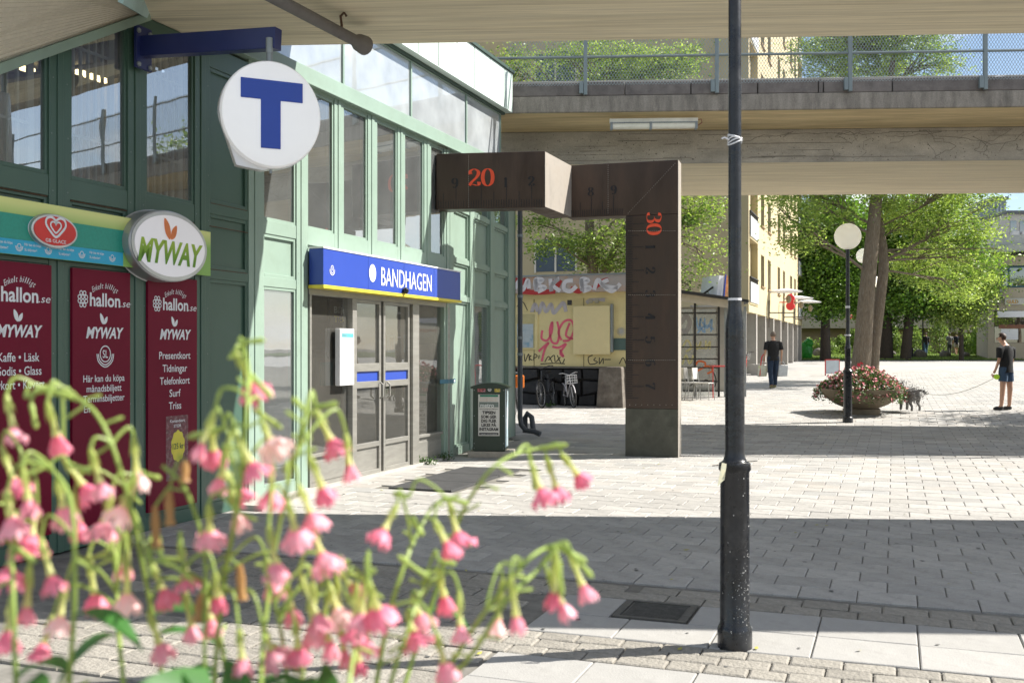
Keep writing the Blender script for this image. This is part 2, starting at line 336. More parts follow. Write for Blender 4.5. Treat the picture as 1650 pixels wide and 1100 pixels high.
def leaf_logo(mb, o, r, u, h):
    o, r, u = Vector(o), Vector(r), Vector(u)
    for pts in ([(-.05,-.5),(-.32,-.25),(-.45,.15),(-.42,.55),(-.1,.3),(.04,-.05),(.05,-.35)], [(.05,-.48),(.1,-.1),(.25,.12),(.5,.25),(.5,-.1),(.35,-.38)]):
        mb.poly([o + r*x*h + u*y*h for x, y in catmull(pts, 4, True)[:-1]])
# ================================================================== ground
mb = MB()
ys = [-60, -10, 0] + [p[0] for p in PROF[1:]]
ys = sorted(set([-60,-10,0,10,15,20,21.5,23,28,33,45,60,80,110,140,400,1500]))
xs_ = [-1200,-200,-60,-20,0,20,60,200,1200]
mb.v = [(x, y, gh(y)-.016) for y in ys for x in xs_]
nx = len(xs_)
mb.f = [(j*nx+i, j*nx+i+1, (j+1)*nx+i+1, (j+1)*nx+i) for j in range(len(ys)-1) for i in range(nx-1)]; mb.m = [0]*len(mb.f)
ground = build('ground', mb, DIRT, kind='structure')
PW, PD = .3536, .295
def paver_mesh(x0, x1, s0, s1, gap=.006, jit=.002, inset=.007):
    """bevelled block top in street coords, sits on the ground profile"""
    a, b, c, d = x0+gap/2, x1-gap/2, s0+gap/2, s1-gap/2
    dz = random.uniform(-jit, jit); tl = [random.uniform(-jit, jit)*.6 for _ in range(4)]
    cs = [(a,c),(b,c),(b,d),(a,d)]; ins = [(a+inset,c+inset),(b-inset,c+inset),(b-inset,d-inset),(a+inset,d-inset)]
    v = [(x, s, gS(x, s)-.016) for x, s in cs] + [(x, s, gS(x, s)+dz-.005) for x, s in cs] + [(x, s, gS(x, s)+dz+tl[i]) for i, (x, s) in enumerate(ins)]
    f = [(8,9,10,11)] + [(4+i, 4+(i+1) % 4, 8+(i+1) % 4, 8+i) for i in range(4)] + [(i, (i+1) % 4, 4+(i+1) % 4, 4+i) for i in range(4)]
    return v, f
def in_view(x, s):
    w = S(x, s); return w.y > 4 and abs(w.x)/w.y < .56
near = []; far = []
EXCL = []                       # rectangles without pavers (x0,x1,s0,s1)
MATR = (-5.33, -4.55, 10.30, 12.50)
EXCL.append(MATR)
row = 0; s0 = 6.62 - .25
rows = []
s0 = 9.94
k0 = -11
for k in range(k0, 175):
    a = 9.94 + k*PD
    if a < 6.6: continue
    off = (k % 2)*PW/2 - .04
    for i in range(-30, 90):
        x = off + i*PW
        if x+PW < FX-.05 and a < 16.8: continue
        xc, sc_ = x+PW/2, a+PD/2
        if not in_view(xc, sc_): continue
        w = S(xc, sc_)
        if w.y > 48: continue
        if any(e[0]-.18 < xc < e[1]+.18 and e[2]-.15 < sc_ < e[3]+.15 for e in EXCL): continue
        near.append((w.y*w.y+w.x*w.x, x, x+PW, a, a+PD))
near.sort()
single = near[:290]; rest = near[290:]
def link_piece(name, vf, mat, parent, c):
    me = bpy.data.meshes.new(name); me.from_pydata([(v[0]-c[0], v[1]-c[1], v[2]-c[2]) for v in vf[0]], [], vf[1]); me.materials.append(mat)
    o = bpy.data.objects.new(name, me); COL.objects.link(o); o.parent = parent; o.rotation_euler = (0,0,-TH); o.location = S(*c); return o
protos = []
for t in range(7): protos.append(paver_mesh(0, PW, 0, PD))
pmesh = []
for vf in protos:
    me = bpy.data.meshes.new('paver'); me.from_pydata([(v[0], v[1], v[2] if abs(v[2]) < .1 else v[2]) for v in vf[0]], [], vf[1]); me.materials.append(PAVEI); pmesh.append(me)
for _, x0, x1, a, b in single:
    o = bpy.data.objects.new('paver', random.choice(pmesh)); COL.objects.link(o); o.parent = ground; o.rotation_euler = (0,0,-TH); o.location = S(x0, a, gS(x0, a))
def joined(name, cells, mat, parent, **kw):
    mb = MB(); cols = []
    for x0, x1, a, b in cells:
        v, f = paver_mesh(x0, x1, a, b, **kw); mb.add(v, f); t = random.gauss(1, .08); w_ = random.gauss(0, .012); cols += [(t+w_, t, t-w_, 1)]*12
    o = build(name, mb, mat, None); o.rotation_euler = (0,0,-TH)
    ca = o.data.color_attributes.new('tint', 'FLOAT_COLOR', 'POINT'); ca.data.foreach_set('color', np.array(cols, dtype=np.float32).ravel())
    o.parent = parent; tag(o, kind='stuff'); return o
joined('paver_field', [r[1:] for r in rest], PAVE, ground)
# distant plaza surface, a sheet on the profile
mb = MB(); yy = [44, 60, 80, 98]
mb.v = [(x, y, gh(y)-.006) for y in yy for x in (-2, 12, 30, 70)]
mb.f = [(j*4+i, j*4+i+1, (j+1)*4+i+1, (j+1)*4+i) for j in range(3) for i in range(3)]; mb.m = [0]*9
PLAZA = M('distant_paving', (.36,.35,.335), rough=.9, var=.1, scale=.5, stain=(.25,.25,.25), stain_amt=.6, stain_scale=.16)
build('far_plaza', mb, PLAZA, kind='structure')
# slab strips and setts near the camera
HATCH = (G(968,1008), G(1118,968))
hx = [toS(G(*p)) for p in ((968,1005),(1100,1013),(1119,975),(1001,968))]
hx0, hx1 = hx[0][0], hx[1][0]; hs0, hs1 = 5.79-.02, 6.23
SX0 = toS(G(842,1018))[0]
def lay(name, x0, x1, s0, s1, mat, jit=.002, gap=.007, inset=.006):
    if not in_view((x0+x1)/2, (s0+s1)/2) and not in_view(x0, s1): return
    c = (x0, s0, 0); v, f = paver_mesh(x0, x1, s0, s1, gap=gap, jit=jit, inset=inset); link_piece(name, (v, f), mat, ground, c)
sw = .5166; n = 0
x = toS(G(1200+437/3.667, 1009))[0]
xs = [x + i*sw for i in range(-6, 9)]
for i, x in enumerate(xs):
    for (a, b) in ((5.37, 5.785), (5.79, 6.225)):
        if x < SX0-.2: continue
        if (a, b) == (5.79, 6.225) and x+sw > hx0+.02 and x < hx1-.02:
            if x < hx0-.05: lay('slab', x, hx0, a, b, SLAB)
            if x+sw > hx1+.05: lay('slab', hx1, x+sw, a, b, SLAB)
            continue
        lay('slab', x, x+sw, a, b, SLAB)
for r_ in range(2):                                   # second slab strip, nearest the camera
    for i in range(-3, 9):
        x = toS(G(760+655/3.4375, 1072))[0] + i*sw*1.0
        if x < toS(G(760+110/3.4375, 1062))[0]-.3: continue
        lay('slab', x, x+sw, 4.93-.42*(r_+1), 4.93-.42*r_, SLAB)
def setts(s0, s1, rows_, xa, xb, w0=.17):
    d = (s1-s0)/rows_
    for r_ in range(rows_):
        x = xa + random.uniform(-.1, 0)
        while x < xb:
            w = w0*random.uniform(.8, 1.25)
            lay('sett', x, min(x+w, xb+.05), s0+r_*d+random.uniform(-.004,.004), s0+(r_+1)*d+random.uniform(-.004,.004), SETT, jit=.003, gap=.009, inset=.010); x += w
setts(4.94, 5.365, 3, -3.6, 3.4, .21)
setts(6.235, 6.6, 2, -1.5, 3.6, .22)
XL = SX0-.2
for r_ in range(6):                                   # mid-size pavers left of the slabs
    for i in range(0, 12):
        a = 5.37 + r_*.206; x1 = XL - i*.27 - (r_ % 2)*.13
        if a < 6.22 and x1 > -4.6: lay('small_paver', x1-.27, x1, a, a+.204, SETT, jit=.004, gap=.01, inset=.01)
for i in range(14):
    for r_ in range(2):
        x1 = -1.5 - i*.27 - (r_ % 2)*.13
        if x1 > -5.5: lay('small_paver', x1-.27, x1, 6.235+r_*.183, 6.235+(r_+1)*.183, SETT, jit=.004, gap=.01, inset=.01)
for r_ in range(5):
    for i in range(10):
        x1 = toS(G(760+110/3.4375, 1062))[0]-.3+.25 - i*.27 - (r_ % 2)*.13
        lay('small_paver', x1-.27, x1, 4.93-(r_+1)*.205, 4.93-r_*.205, SETT, jit=.004, gap=.01, inset=.01)
# inspection cover
t = sthing('inspection_cover', 'dark square metal inspection cover set in the pale slabs left of the lamp post', 'manhole cover', (hx0, 5.8, 0))
IRON = M('cast_iron', (.10,.095,.085), rough=.6, metal=.3, var=.3, scale=20, bump=.3, bscale=90)
mb = MB()
for a in ((hx0+.01, hx1-.01, 5.80, 5.835), (hx0+.01, hx1-.01, 6.185, 6.22), (hx0+.01, hx0+.05, 5.835, 6.185), (hx1-.05, hx1-.01, 5.835, 6.185)): mb.box(*a, -.014, .004)
build('rim', mb, IRON, t)
mb = MB(); mb.box(hx0+.055, hx1-.055, 5.84, 6.18, -.014, -.002)
for i in range(26):
    for j in range(16):
        xx = hx0+.07+i*(hx1-hx0-.14)/25; ss = 5.855+j*.31/15; mb.box(xx-.006, xx+.006, ss-.004, ss+.004, -.003, .0015)
build('cover_plate', mb, IRON, t)
# three rubber grid mats in front of the doors
for k in range(3):
    a = MATR[2] + k*.733
    t = sthing('door_mat', ['nearest', 'middle', 'farthest'][k] + ' of the three dark grid mats laid before the station doors', 'door mat', (MATR[0], a, 0), group='grid mats before the doors')
    mb = MB(); mb.box(MATR[0], MATR[1], a+.005, a+.723, -.014, -.008); build('backing', mb, RUBBER, t)
    mb = MB()
    for i in range(28): x = MATR[0]+.01+i*(.76/27); mb.box(x-.004, x+.004, a+.01, a+.72, -.006, .012)
    for j in range(25): s = a+.012+j*(.705/24); mb.box(MATR[0]+.005, MATR[1]-.005, s-.004, s+.004, -.004, .010)
    build('grid', mb, RUBBER, t, kind='stuff')
# lawn and shrub bed far behind
GRASSB = M('lawn_soil', (.06,.085,.02), rough=1, var=.3, scale=3)
mb = MB(); yy = [66, 80, 110]
mb.v = [(x, y, gh(y)+.02) for y in yy for x in (14.5, 40, 90)]
mb.f = [(j*3+i, j*3+i+1, (j+1)*3+i+1, (j+1)*3+i) for j in range(2) for i in range(2)]; mb.m = [0]*4
build('lawn', mb, GRASSB, kind='structure')

# fallen leaves and dark gum spots on the paving
LITM = M('fallen_leaf', (.32,.30,.06), rough=.8, var=.4, scale=30); GUM = M('gum_spot', (.10,.10,.095), rough=.9, var=.2)
mb = MB(); mg = MB()
for _ in range(130):
    Y = random.uniform(5.2, 30); X = random.uniform(-.42, .52)*Y; c = Vector((X, Y, gh(Y)+.006)); a = random.uniform(0, 6.28); s_ = random.uniform(.012, .03)
    d = Vector((math.cos(a), math.sin(a), 0)); n_ = Vector((-d.y, d.x, 0)); mb.add([c-d*s_, c+n_*s_*.5+Vector((0,0,.004)), c+d*s_+Vector((0,0,.006)), c-n_*s_*.5], [(0,1,2,3)])
for _ in range(320):
    Y = random.uniform(5.0, 22); X = random.uniform(-.35, .52)*Y; r_ = random.uniform(.006, .017); mg.disc((X, Y, gh(Y)+.0045), (1,0,0), (0,1,0), r_, r_*random.uniform(.6,1.2), 8)
build('fallen_leaves', mb, LITM, ground, kind='stuff'); build('gum_spots', mg, GUM, ground, kind='stuff')
# ================================================================== station building
st = sthing('station_building', 'green metal and glass station building along the left side', 'building', (FX, 4.5, 0))
bays_dark = [(fs(-60), fs(78)), (fs(112), fs(205)), (fs(234), fs(313)), (fs(337), fs(400))]
posts_dark = [(fs(-160), fs(-60)), (fs(78), fs(112)), (fs(205), fs(234)), (fs(313), fs(337)), (fs(400), fs(424))]
posts_light = [(fs(477), fs(495))]
winL = [(fs(424), fs(477)), (fs(495), fs(538)), (fs(553), fs(592)), (fs(607), fs(640)), (fs(652), fs(683)), (fs(694), fs(715))]
DX0 = fs(497); DX1 = fs(722.5)
EN = fs(811)
ZW0, ZW1 = 2.88, 4.27
def post(a, b, z0, z1, mat=GREEN_SHADE, d=.09, x=FX, name='post'):
    mb = MB(); mb.box(x-.10, x+.008, a, b, z0, z1); w = (b-a)
    if w > .16:
        mb.box(x+.008, x+.018, a+w*.36, b-w*.36, z0, z1)
    return build(name, mb, mat, st, bevel=.004)
def rail(a, b, z0, z1, mat=GREEN_SHADE, x=FX, d=.0, name='rail'):
    mb = MB(); mb.box(x-.09, x+.002+d, a, b, z0, z1); return build(name, mb, mat, st, bevel=.004)
def panel(a, b, z0, z1, mat=GREEN_SHADE, x=FX, name='wall_panel'):
    mb = MB(); mb.box(x-.08, x-.035, a, b, z0, z1)
    f = .035
    for q in ((a, a+f, z0, z1), (b-f, b, z0, z1), (a+f, b-f, z0, z0+f), (a+f, b-f, z1-f, z1)): mb.box(x-.034, x-.008, *q)
    return build(name, mb, mat, st, bevel=.003)
def window(a, b, z0, z1, mat=GREEN_SHADE, x=FX, gl=GLZ, f=.03, topslope=None):
    mb = MB()
    for q in ((a, a+f, z0, z1), (b-f, b, z0, z1), (a+f, b-f, z0, z0+f), (a+f, b-f, z1-f, z1)): mb.box(x-.07, x-.006, *q)
    o = build('window', mb, mat, st, bevel=.003)
    mb = MB(); mb.quad((x-.028, a+f, z0+f), (x-.028, b-f, z0+f), (x-.028, b-f, z1-f), (x-.028, a+f, z1-f)); p = build('pane', mb, gl, o, off=Vector((FX, 4.5, 0)))
    return o
GL = GREEN_SHADE
for a, b in posts_dark[:4]: post(a, b, 0, 4.4)
post(*posts_dark[4], 0, 4.62, GREEN_SUN)
for a, b in posts_light: post(a, b, 0, 4.45, GREEN_SUN)
for (a, b) in zip([w[1] for w in winL[1:-1]], [w[0] for w in winL[2:]]): post(a, b, 2.66, 4.45, GREEN_SUN)
post(winL[-1][1], fs(724), 0, 4.45, GREEN_SUN)
for i, (a, b) in enumerate(bays_dark[:3]):
    rail(a, b, 0, .12); rail(a, b, 2.2, 2.24); panel(a, b, .12, 2.2); panel(a, b, 2.24, 2.72); rail(a, b, 2.72, ZW0); window(a, b, ZW0, ZW1)
    rail(a, b, ZW1, 4.4)
a, b = bays_dark[3]
rail(a, b, 0, .12); panel(a, b, .12, 2.22); rail(a, b, 2.22, 2.31); panel(a, b, 2.31, 2.83); rail(a, b, 2.83, 2.93); panel(a, b, 2.93, 4.2); rail(a, b, 4.2, 4.4)
a, b = winL[0]
rail(a, b, 0, .15, GREEN_SUN); window(a, b, .15, 2.20, GREEN_SUN); rail(a, b, 2.20, 2.30, GREEN_SUN); panel(a, b, 2.30, 2.74, GREEN_SUN); rail(a, b, 2.74, ZW0, GREEN_SUN)
for a, b in winL: window(a, b, ZW0, 4.40, GREEN_SUN); rail(a, b, 4.40, 4.45, GREEN_SUN)
rail(fs(495), fs(724), 2.70, ZW0, GREEN_SUN, d=.004)
rail(fs(495), fs(724), 2.17, 2.70, GREEN_SUN, d=-.02)
# rust seams and screw heads on the painted metal
SEAM = M('rust_seam', (.10,.045,.025), rough=.9, var=.5, scale=14)
for a, b in bays_dark:
    for z in (2.715,): mb = MB(); mb.box(FX-.005, FX+.005, a+.01, b-.01, z-.006, z); build('seam', mb, SEAM, st)
for z in (2.305, 2.925): mb = MB(); mb.box(FX-.005, FX+.005, bays_dark[3][0]+.02, bays_dark[3][1]-.02, z, z+.005); build('seam', mb, SEAM, st)
mb = MB()
for a, b in posts_dark[1:] + posts_light:
    for z in np.arange(.25, 4.3, .42):
        for s_ in (a+.03, b-.03): mb.disc((FX+.0095, s_+random.uniform(-.01,.01), z+random.uniform(-.03,.03)), (0,1,0), (0,0,1), .005, .005, 6)
build('screw_heads', mb, GALV, st, kind='stuff')
# frieze and clerestory
mb = MB(); mb.box(FX-.10, FX+.05, fs(345), EN, 4.455, 4.62); mb.box(FX-.06, FX+.075, fs(345), EN, 4.43, 4.454); build('frieze', mb, GREEN_SUN, st, bevel=.004)
cl = [fs(345), fs(441), fs(555), fs(664), fs(753), fs(808)]
for i in range(5): window(cl[i], cl[i+1], 4.62, 5.40, GREEN_SUN, gl=GLZC, f=.018)
mb = MB(); mb.box(FX-.1, FX+.03, fs(420), EN, 5.40, 5.44); build('dark_flashing', mb, M('dark_green_trim', (.03,.06,.045), rough=.5), st)
mb = MB(); mb.box(FX-.1, FX+.14, fs(420), EN+.06, 5.44, 6.08); build('roof_fascia', mb, M('fascia_paint', (.60,.70,.64), rough=.45, var=.05, stain=(.45,.52,.47), stain_amt=.3, stain_scale=3), st, bevel=.004)  # fascia tone made paler, its sunlight painted into the colour
mb = MB(); mb.box(FX-.1, FX+.17, fs(420), EN+.09, 6.083, 6.13); build('roof_edge', mb, MATS['dark_green_trim'], st)
for i in range(9):
    s = 10.9 + i*.64; mb = MB(); mb.box(FX+.14, FX+.144, s, s+.012, 5.45, 6.07); build('fascia_joint', mb, MATS['dark_green_trim'], st)
# body behind the facade
DARKI = M('interior_wall', (.34,.31,.26), rough=.8, var=.2); TILEI = M('interior_tile', (.45,.41,.34), rough=.5, var=.1); CEILI = M('interior_ceiling', (.25,.24,.2), rough=.8)
mb = MB(); mb.box(-11.2, -11, 4.5, 17, 0, 6.0); build('back_wall', mb, DARKI, st)
mb = MB(); mb.box(-11, FX-.1, 4.4, 4.6, 0, 4.4); mb.box(-11, FX-.1, EN-.1, EN-.02, 4.4, 6.05); build('end_wall', mb, GREEN_SHADE, st)
mb = MB(); mb.box(-11, FX-.1, 4.6, fs(345), 4.38, 4.405); mb.box(-11, FX-.1, fs(345), EN, 6.05, 6.12); mb.box(-11, FX-.1, fs(345)-.05, fs(345), 4.38, 6.05); build('roof', mb, CEILI, st)
mb = MB(); mb.box(-11, FX-.08, 4.6, 16.4, -.01, .012); build('interior_floor', mb, TILEI, st)
mb = MB(); mb.box(-11, FX-.11, 8.55, 8.65, 0, 4.38); build('partition', mb, DARKI, st)
mb = MB(); mb.box(-8.6, -8.5, 9.2, 12.2, .02, 3.2); mb.box(-8.4, -8.1, 13.2, 15.5, .02, 2.6); build('ticket_hall_wall', mb, TILEI, st)
# shelf structure of pale bars behind the high windows
BARM = M('white_bars', (.80,.80,.76), rough=.5)
for i, (a, b) in enumerate(bays_dark[:3]):
    n = 7
    for k in range(n):
        s = a+.05+(b-a-.16)*k/(n-1); mb = MB(); mb.box(FX-.10, FX-.08, s-.011, s+.011, 2.9, 4.2); build('window_bar', mb, BARM, st)
    for z in (3.25, 3.95):
        mb = MB(); mb.box(FX-.079, FX-.07, a+.04, b-.1, z-.012, z+.012); build('window_bar', mb, BARM, st)
    mb = MB(); mb.box(FX-.12, FX-.08, b-.10, b-.06, 2.9, 4.25); build('window_bar', mb, BARM, st)
LAMPI = M('interior_lamp', (.9,.8,.5), emit=(1,.78,.42,3.0))
for (x, s) in ((-8, 6.2), (-8, 7.4), (-7.6, 8.0), (-9.5, 7)):
    for k in range(3): mb = MB(); mb.box(x-.05, x+.05, s+k*.16, s+k*.16+.12, 4.30, 4.33); build('ceiling_lamp', mb, LAMPI, st)
BLUEG = M('gate_blue', (.05,.09,.45), rough=.4); BOARDW = M('notice_white', (.62,.66,.66), rough=.6)
mb = MB(); mb.box(-7.2, -7.15, 9.05, 9.5, .4, 1.5); build('notice', mb, BOARDW, st)
mb = MB()
for s in (9.0, 9.6, 10.1): mb.box(-7.45, -7.4, s, s+.07, .1, 2.3)
mb.box(-7.46, -7.41, 8.9, 10.3, 2.0, 2.3); mb.box(-7.46, -7.41, 8.9, 10.3, .1, .3); build('blue_gate', mb, BLUEG, st)
# ---- canopy soffit upper left
A = Vector((FX+.03, 4.3, 2.90)); B = Vector((FX+.03, fs(229), fz(229, 22)))
def at_x(px, py, x): m = (px-825)/F; Y = -x/(ST-m*CT); return Vector((x, Y*(m*ST+CT), CAMZ-(py-HZ)*Y/F))
C = at_x(188, -6, -5.45); D = at_x(-260, -60, -5.0)
cp = sthing('shop_canopy', 'sloping pale timber soffit of the canopy over the shop at top left', 'canopy', tuple(A))
mb = MB(); mb.prism([A, B, C, D], (0, 0, .10)); build('soffit', mb, SOFFIT, cp)
dz = Vector((0,0,1)); mb = MB(); mb.bar(A+Vector((.02,0,-.03)), B+Vector((.02,0,-.03)), .07, .07); build('edge_trim', mb, GREEN_SUN, cp)
CY = M('pale_cyan_metal', (.42,.60,.60), rough=.4)
mb = MB(); mb.prism([B+Vector((0,.01,-.04)), C+Vector((0,.01,-.04)), C+Vector((.02,.16,.3)), B+Vector((.0,.16,.25))], (0, .05, 0)); build('end_cap', mb, CY, cp)
dirAB = (B-A).normalized()
for i in range(16):
    f_ = (i+1)/17; a = A.lerp(D, f_)+Vector((0,0,-.003)); b = B.lerp(C, f_)+Vector((0,0,-.003))
    mb = MB(); mb.bar(a, b, .006, .004); build('board_joint', mb, M('soffit_joint', (.50,.44,.34), rough=.9), cp)
# ---- doors
dr_z = 2.16
segs = {'sidelight_l': (fs(500), fs(566)), 'leaf1': (fs(573), fs(616)), 'leaf2': (fs(620), fs(662)), 'sidelight_r': (fs(674), fs(720))}
XD = FX-.05
def steel(a, b, z0, z1, parent, name='frame', d0=-.05, d1=.03, mat=STEEL):
    mb = MB(); mb.box(XD+d0, XD+d1, a, b, z0, z1); return build(name, mb, mat, parent, bevel=.004, off=Vector((FX, 4.5, 0)))
for a, b in ((fs(497), fs(500)), (fs(566), fs(573)), (fs(663.5), fs(673.5)), (fs(720), fs(723))): steel(a, b, 0, dr_z, st, 'door_post', d1=.07)
steel(fs(497), fs(723), dr_z, 2.24, st, 'door_header', d1=.06)
mb = MB(); mb.box(FX-.04, FX+.05, fs(495), fs(723), -.005, .03); build('threshold', mb, M('threshold_stone', (.42,.40,.36), rough=.8), st)
mb = MB(); mb.box(FX-.04, FX+.30, fs(380), fs(495), -.01, .05); build('plinth', mb, MATS['threshold_stone'], st)
for nm in ('sidelight_l', 'sidelight_r'):
    a, b = segs[nm]
    o = steel(a, b, 0, .36, st, 'sidelight', d1=.0)
    steel(a+.06, b-.06, .08, .30, o, 'kick_plate', d0=0, d1=.01)
    steel(a, b, .36, .40, o, 'sill_bar', d1=.04)
    mb = MB(); mb.quad((XD, a, .40), (XD, b, .40), (XD, b, dr_z), (XD, a, dr_z)); build('pane', mb, GLZD, o, off=Vector((FX, 4.5, 0)))
for nm in ('leaf1', 'leaf2'):
    a, b = segs[nm]; e = .05
    mb = MB()
    for q in ((a, a+e, .03, dr_z), (b-e, b, .03, dr_z), (a+e, b-e, dr_z-.04, dr_z), (a+e, b-e, .03, .08), (a+e, b-e, .36, .42), (a+e, b-e, 1.09, 1.17), (a+e, b-e, 1.29, 1.39)): mb.box(XD-.02, XD+.035, *q)
    o = build('door', mb, STEEL, st, bevel=.004)
    steel(a+e, b-e, .08, .36, o, 'kick_plate', d0=-.01, d1=.005)
    mb = MB(); mb.box(XD-.003, XD+.012, a+e, b-e, 1.17, 1.29); build('blue_band', mb, BLUE, o, off=Vector((FX, 4.5, 0)))
    for z0, z1 in ((.42, 1.09), (1.39, dr_z-.04)):
        mb = MB(); mb.quad((XD+.005, a+e, z0), (XD+.005, b-e, z0), (XD+.005, b-e, z1), (XD+.005, a+e, z1)); build('pane', mb, GLZD, o, off=Vector((FX, 4.5, 0)))
    mb = MB(); h = b-.06 if nm == 'leaf1' else a+.06; mb.tube([(XD+.05, h, .95), (XD+.09, h, .98), (XD+.09, h, 1.12), (XD+.05, h, 1.15)], .012); build('handle', mb, STEEL, o, off=Vector((FX, 4.5, 0)), smooth=True)
# things inside the ticket hall
tm = sthing('ticket_machine', 'grey ticket machine inside the glass beside the doors', 'ticket machine', (-7.0, 11.2, .012))
mb = MB(); mb.box(-7.1, -6.75, 11.1, 11.75, .012, 1.55); build('cabinet', mb, M('machine_grey', (.12,.12,.12), rough=.4), tm, bevel=.02)
mb = MB(); mb.box(-6.749, -6.74, 11.2, 11.5, 1.1, 1.4); build('screen', mb, M('machine_screen', (.1,.2,.22), rough=.2), tm)
bs = sthing('ticket_sign', 'dark board with white and yellow ticket lettering behind the left pane', 'sign', (-6.5, 11.3, 1.6))
# lettering board right behind the sidelight glass
a0, a1 = fs(536, -6.2), fs(562, -6.2)
mb = MB(); mb.box(-6.24, -6.2, a0-.06, a1, 1.45, 2.15); build('board', mb, M('board_black', (.02,.02,.02), rough=.4), bs)
mb = MB(); put_text(mb, 'Biljet', (-6.197, (a0+a1)/2-.0, 2.03), (0,1,0), (0,0,1), w=(a1-a0)*.85, h=.075, bold=.01); build('lettering', mb, WHITEP, bs)
mb = MB(); put_text(mb, 'Ticke', (-6.197, (a0+a1)/2-.0, 1.92), (0,1,0), (0,0,1), w=(a1-a0)*.85, h=.075, bold=.01); build('lettering', mb, YELLOW, bs)
ICON = M('icon_cyan', (.35,.55,.58), rough=.5)
for nm_, s in (('pictogram', 11.05), ('pictogram', 12.25), ('pictogram', 12.75)):
    mb = MB(); mb.box(-6.35, -6.34, s, s+.22, 1.52, 1.76)
    o = build(nm_, mb, ICON, bs); mb = MB(); mb.box(-6.339, -6.335, s+.05, s+.17, 1.56, 1.72); q = build('train_symbol', mb, M('icon_dark', (.05,.1,.12)), o, off=OFF[bs.name])
# ---- station name canopy
XS = -5.80; s0 = fs(521, XS); s1 = fs(742, XS)
ns = sthing('station_name_sign', 'long blue canopy box with white BANDHAGEN lettering above the doors', 'sign', (FX, s0, 2.22))
mb = MB(); mb.box(FX+.02, XS, s0, s1, 2.262, 2.655); build('box', mb, BLUE, ns, bevel=.004)
mb = MB(); mb.box(FX+.02, XS+.012, s0-.012, s1+.012, 2.225, 2.26); build('yellow_edge', mb, YELLOW, ns)
mb = MB(); mb.box(FX+.02, XS+.008, s0-.008, s1+.008, 2.657, 2.675); build('top_edge', mb, ACRYL, ns)
for f_ in (.27, .52, .76): mb = MB(); mb.box(XS, XS+.002, s0+(s1-s0)*f_, s0+(s1-s0)*f_+.004, 2.265, 2.652); build('joint', mb, M('joint_dark_blue', (.02,.06,.3)), ns)
def npx(px, py): return (XS+.004, fs(px, XS), fz(px, py, XS))
mb = MB(); mb.disc(npx(600, 440), (0,1,0), (0,0,1), .085, .105); build('emblem', mb, WHITEP, ns)
a, b = fs(614, XS), fs(695, XS)
mb = MB(); put_text(mb, 'BANDHAGEN', (XS+.004, (a+b)/2, 2.445), (0,1,0), (0,0,1), w=(b-a), h=.225, bold=.0); build('lettering', mb, WHITEP, ns, label='white lettering BANDHAGEN')
mb = MB(); c = npx(535, 434); mb.disc(c, (0,1,0), (0,0,1), .034, .045, rin=.008); mb.disc((c[0],c[1],c[2]+.004), (0,1,0), (0,0,1), .012, .016, rin=.005)
for k, rr in enumerate((.052,)): stroke(mb, [(-rr, .0), (-rr*.8, -.04), (0, -.062), (rr*.8, -.04), (rr, .0)], .009, c, (0,1,0), (0,0,1))
build('transit_emblem', mb, WHITEP, ns)
cc = sthing('dome_camera', 'small black dome camera under the blue station name box', 'camera', (XS, fs(650, XS), 2.3))
c = Vector((XS+.03, fs(650, XS), 2.30)); mb = MB(); mb.ball(c, .042); build('dome', mb, M('black_gloss', (.01,.01,.01), rough=.1), cc, smooth=True)
mb = MB(); mb.tube([c+Vector((-.01,0,0)), c+Vector((-.03,0,-.05))], .02); build('mount', mb, YELLOW, cc, smooth=True)
# ---- timetable case
tt = sthing('timetable_case', 'white framed timetable case on the glass left of the door', 'timetable', (FX, fs(545), 1.0))
xq = FX+.05; a, b = fs(548, xq), fs(571, xq)
mb = MB(); mb.box(FX-.02, xq, a, b, 1.14, 1.80); build('case', mb, ACRYL, tt, bevel=.01)
mb = MB(); mb.box(xq+.001, xq+.006, a+.03, b-.03, 1.18, 1.76); build('timetable_sheet', mb, WHITEP, tt)
mb = MB(); mb.box(xq+.007, xq+.009, a+.035, b-.035, 1.70, 1.745); build('timetable_header', mb, M('header_teal', (.1,.4,.45)), tt)
mb = MB(); put_text(mb, 'Tåg', (xq+.011, a+.09, 1.725), (0,1,0), (0,0,1), w=.09, h=.02)
for k in range(12): mb.box(xq+.007, xq+.0085, a+.05, a+.05+random.uniform(.06,.11), 1.67-k*.03, 1.674-k*.03)
build('print', mb, M('print_grey', (.25,.27,.28)), tt)
# ---- T sign
tb = sthing('sign_bracket', 'dark blue steel bracket arm carrying the round T sign', 'bracket', (FX, 6.94, 4.0))
sA = fs(213); mb = MB(); mb.box(FX+.055, FX+.085, fs(207), fs(232), fz(220, 114), fz(220, 46)); build('wall_plate', mb, DBLUE, tb, bevel=.004)
endp = -4.60
mb = MB(); mb.bar((FX+.08, sA+.05, 4.10), (endp, sA+.05, 4.03), .10, .17); build('arm', mb, DBLUE, tb, bevel=.006)
for ds in (.02, .16):
    for z in (3.94, 4.22): mb = MB(); mb.lathe([(.022,0),(.022,.012),(.012,.02)], (0,0,0), 6); mb.xform(Matrix.Translation((FX+.086, fs(207)+ds, z)) @ Matrix.Rotation(R(90), 4, 'Y')); build('bolt', mb, GALV, tb)
YT = 8.10; cT = P(436, 186, YT)
def orient(c, nrm):            # frame: right, up, normal
    n = Vector(nrm).normalized(); u = Vector((0,0,1)); r = u.cross(n).normalized(); return r, u, n
nT = Vector((.43, -.903, 0)); rT, uT, nT = orient(cT, nT)
ts = thing('metro_sign', 'round white plastic sign with a big blue letter T hanging from the bracket', 'sign', cT)
OFF[ts.name] = cT.copy()
ring = []; Rw, Rh = .398, .425
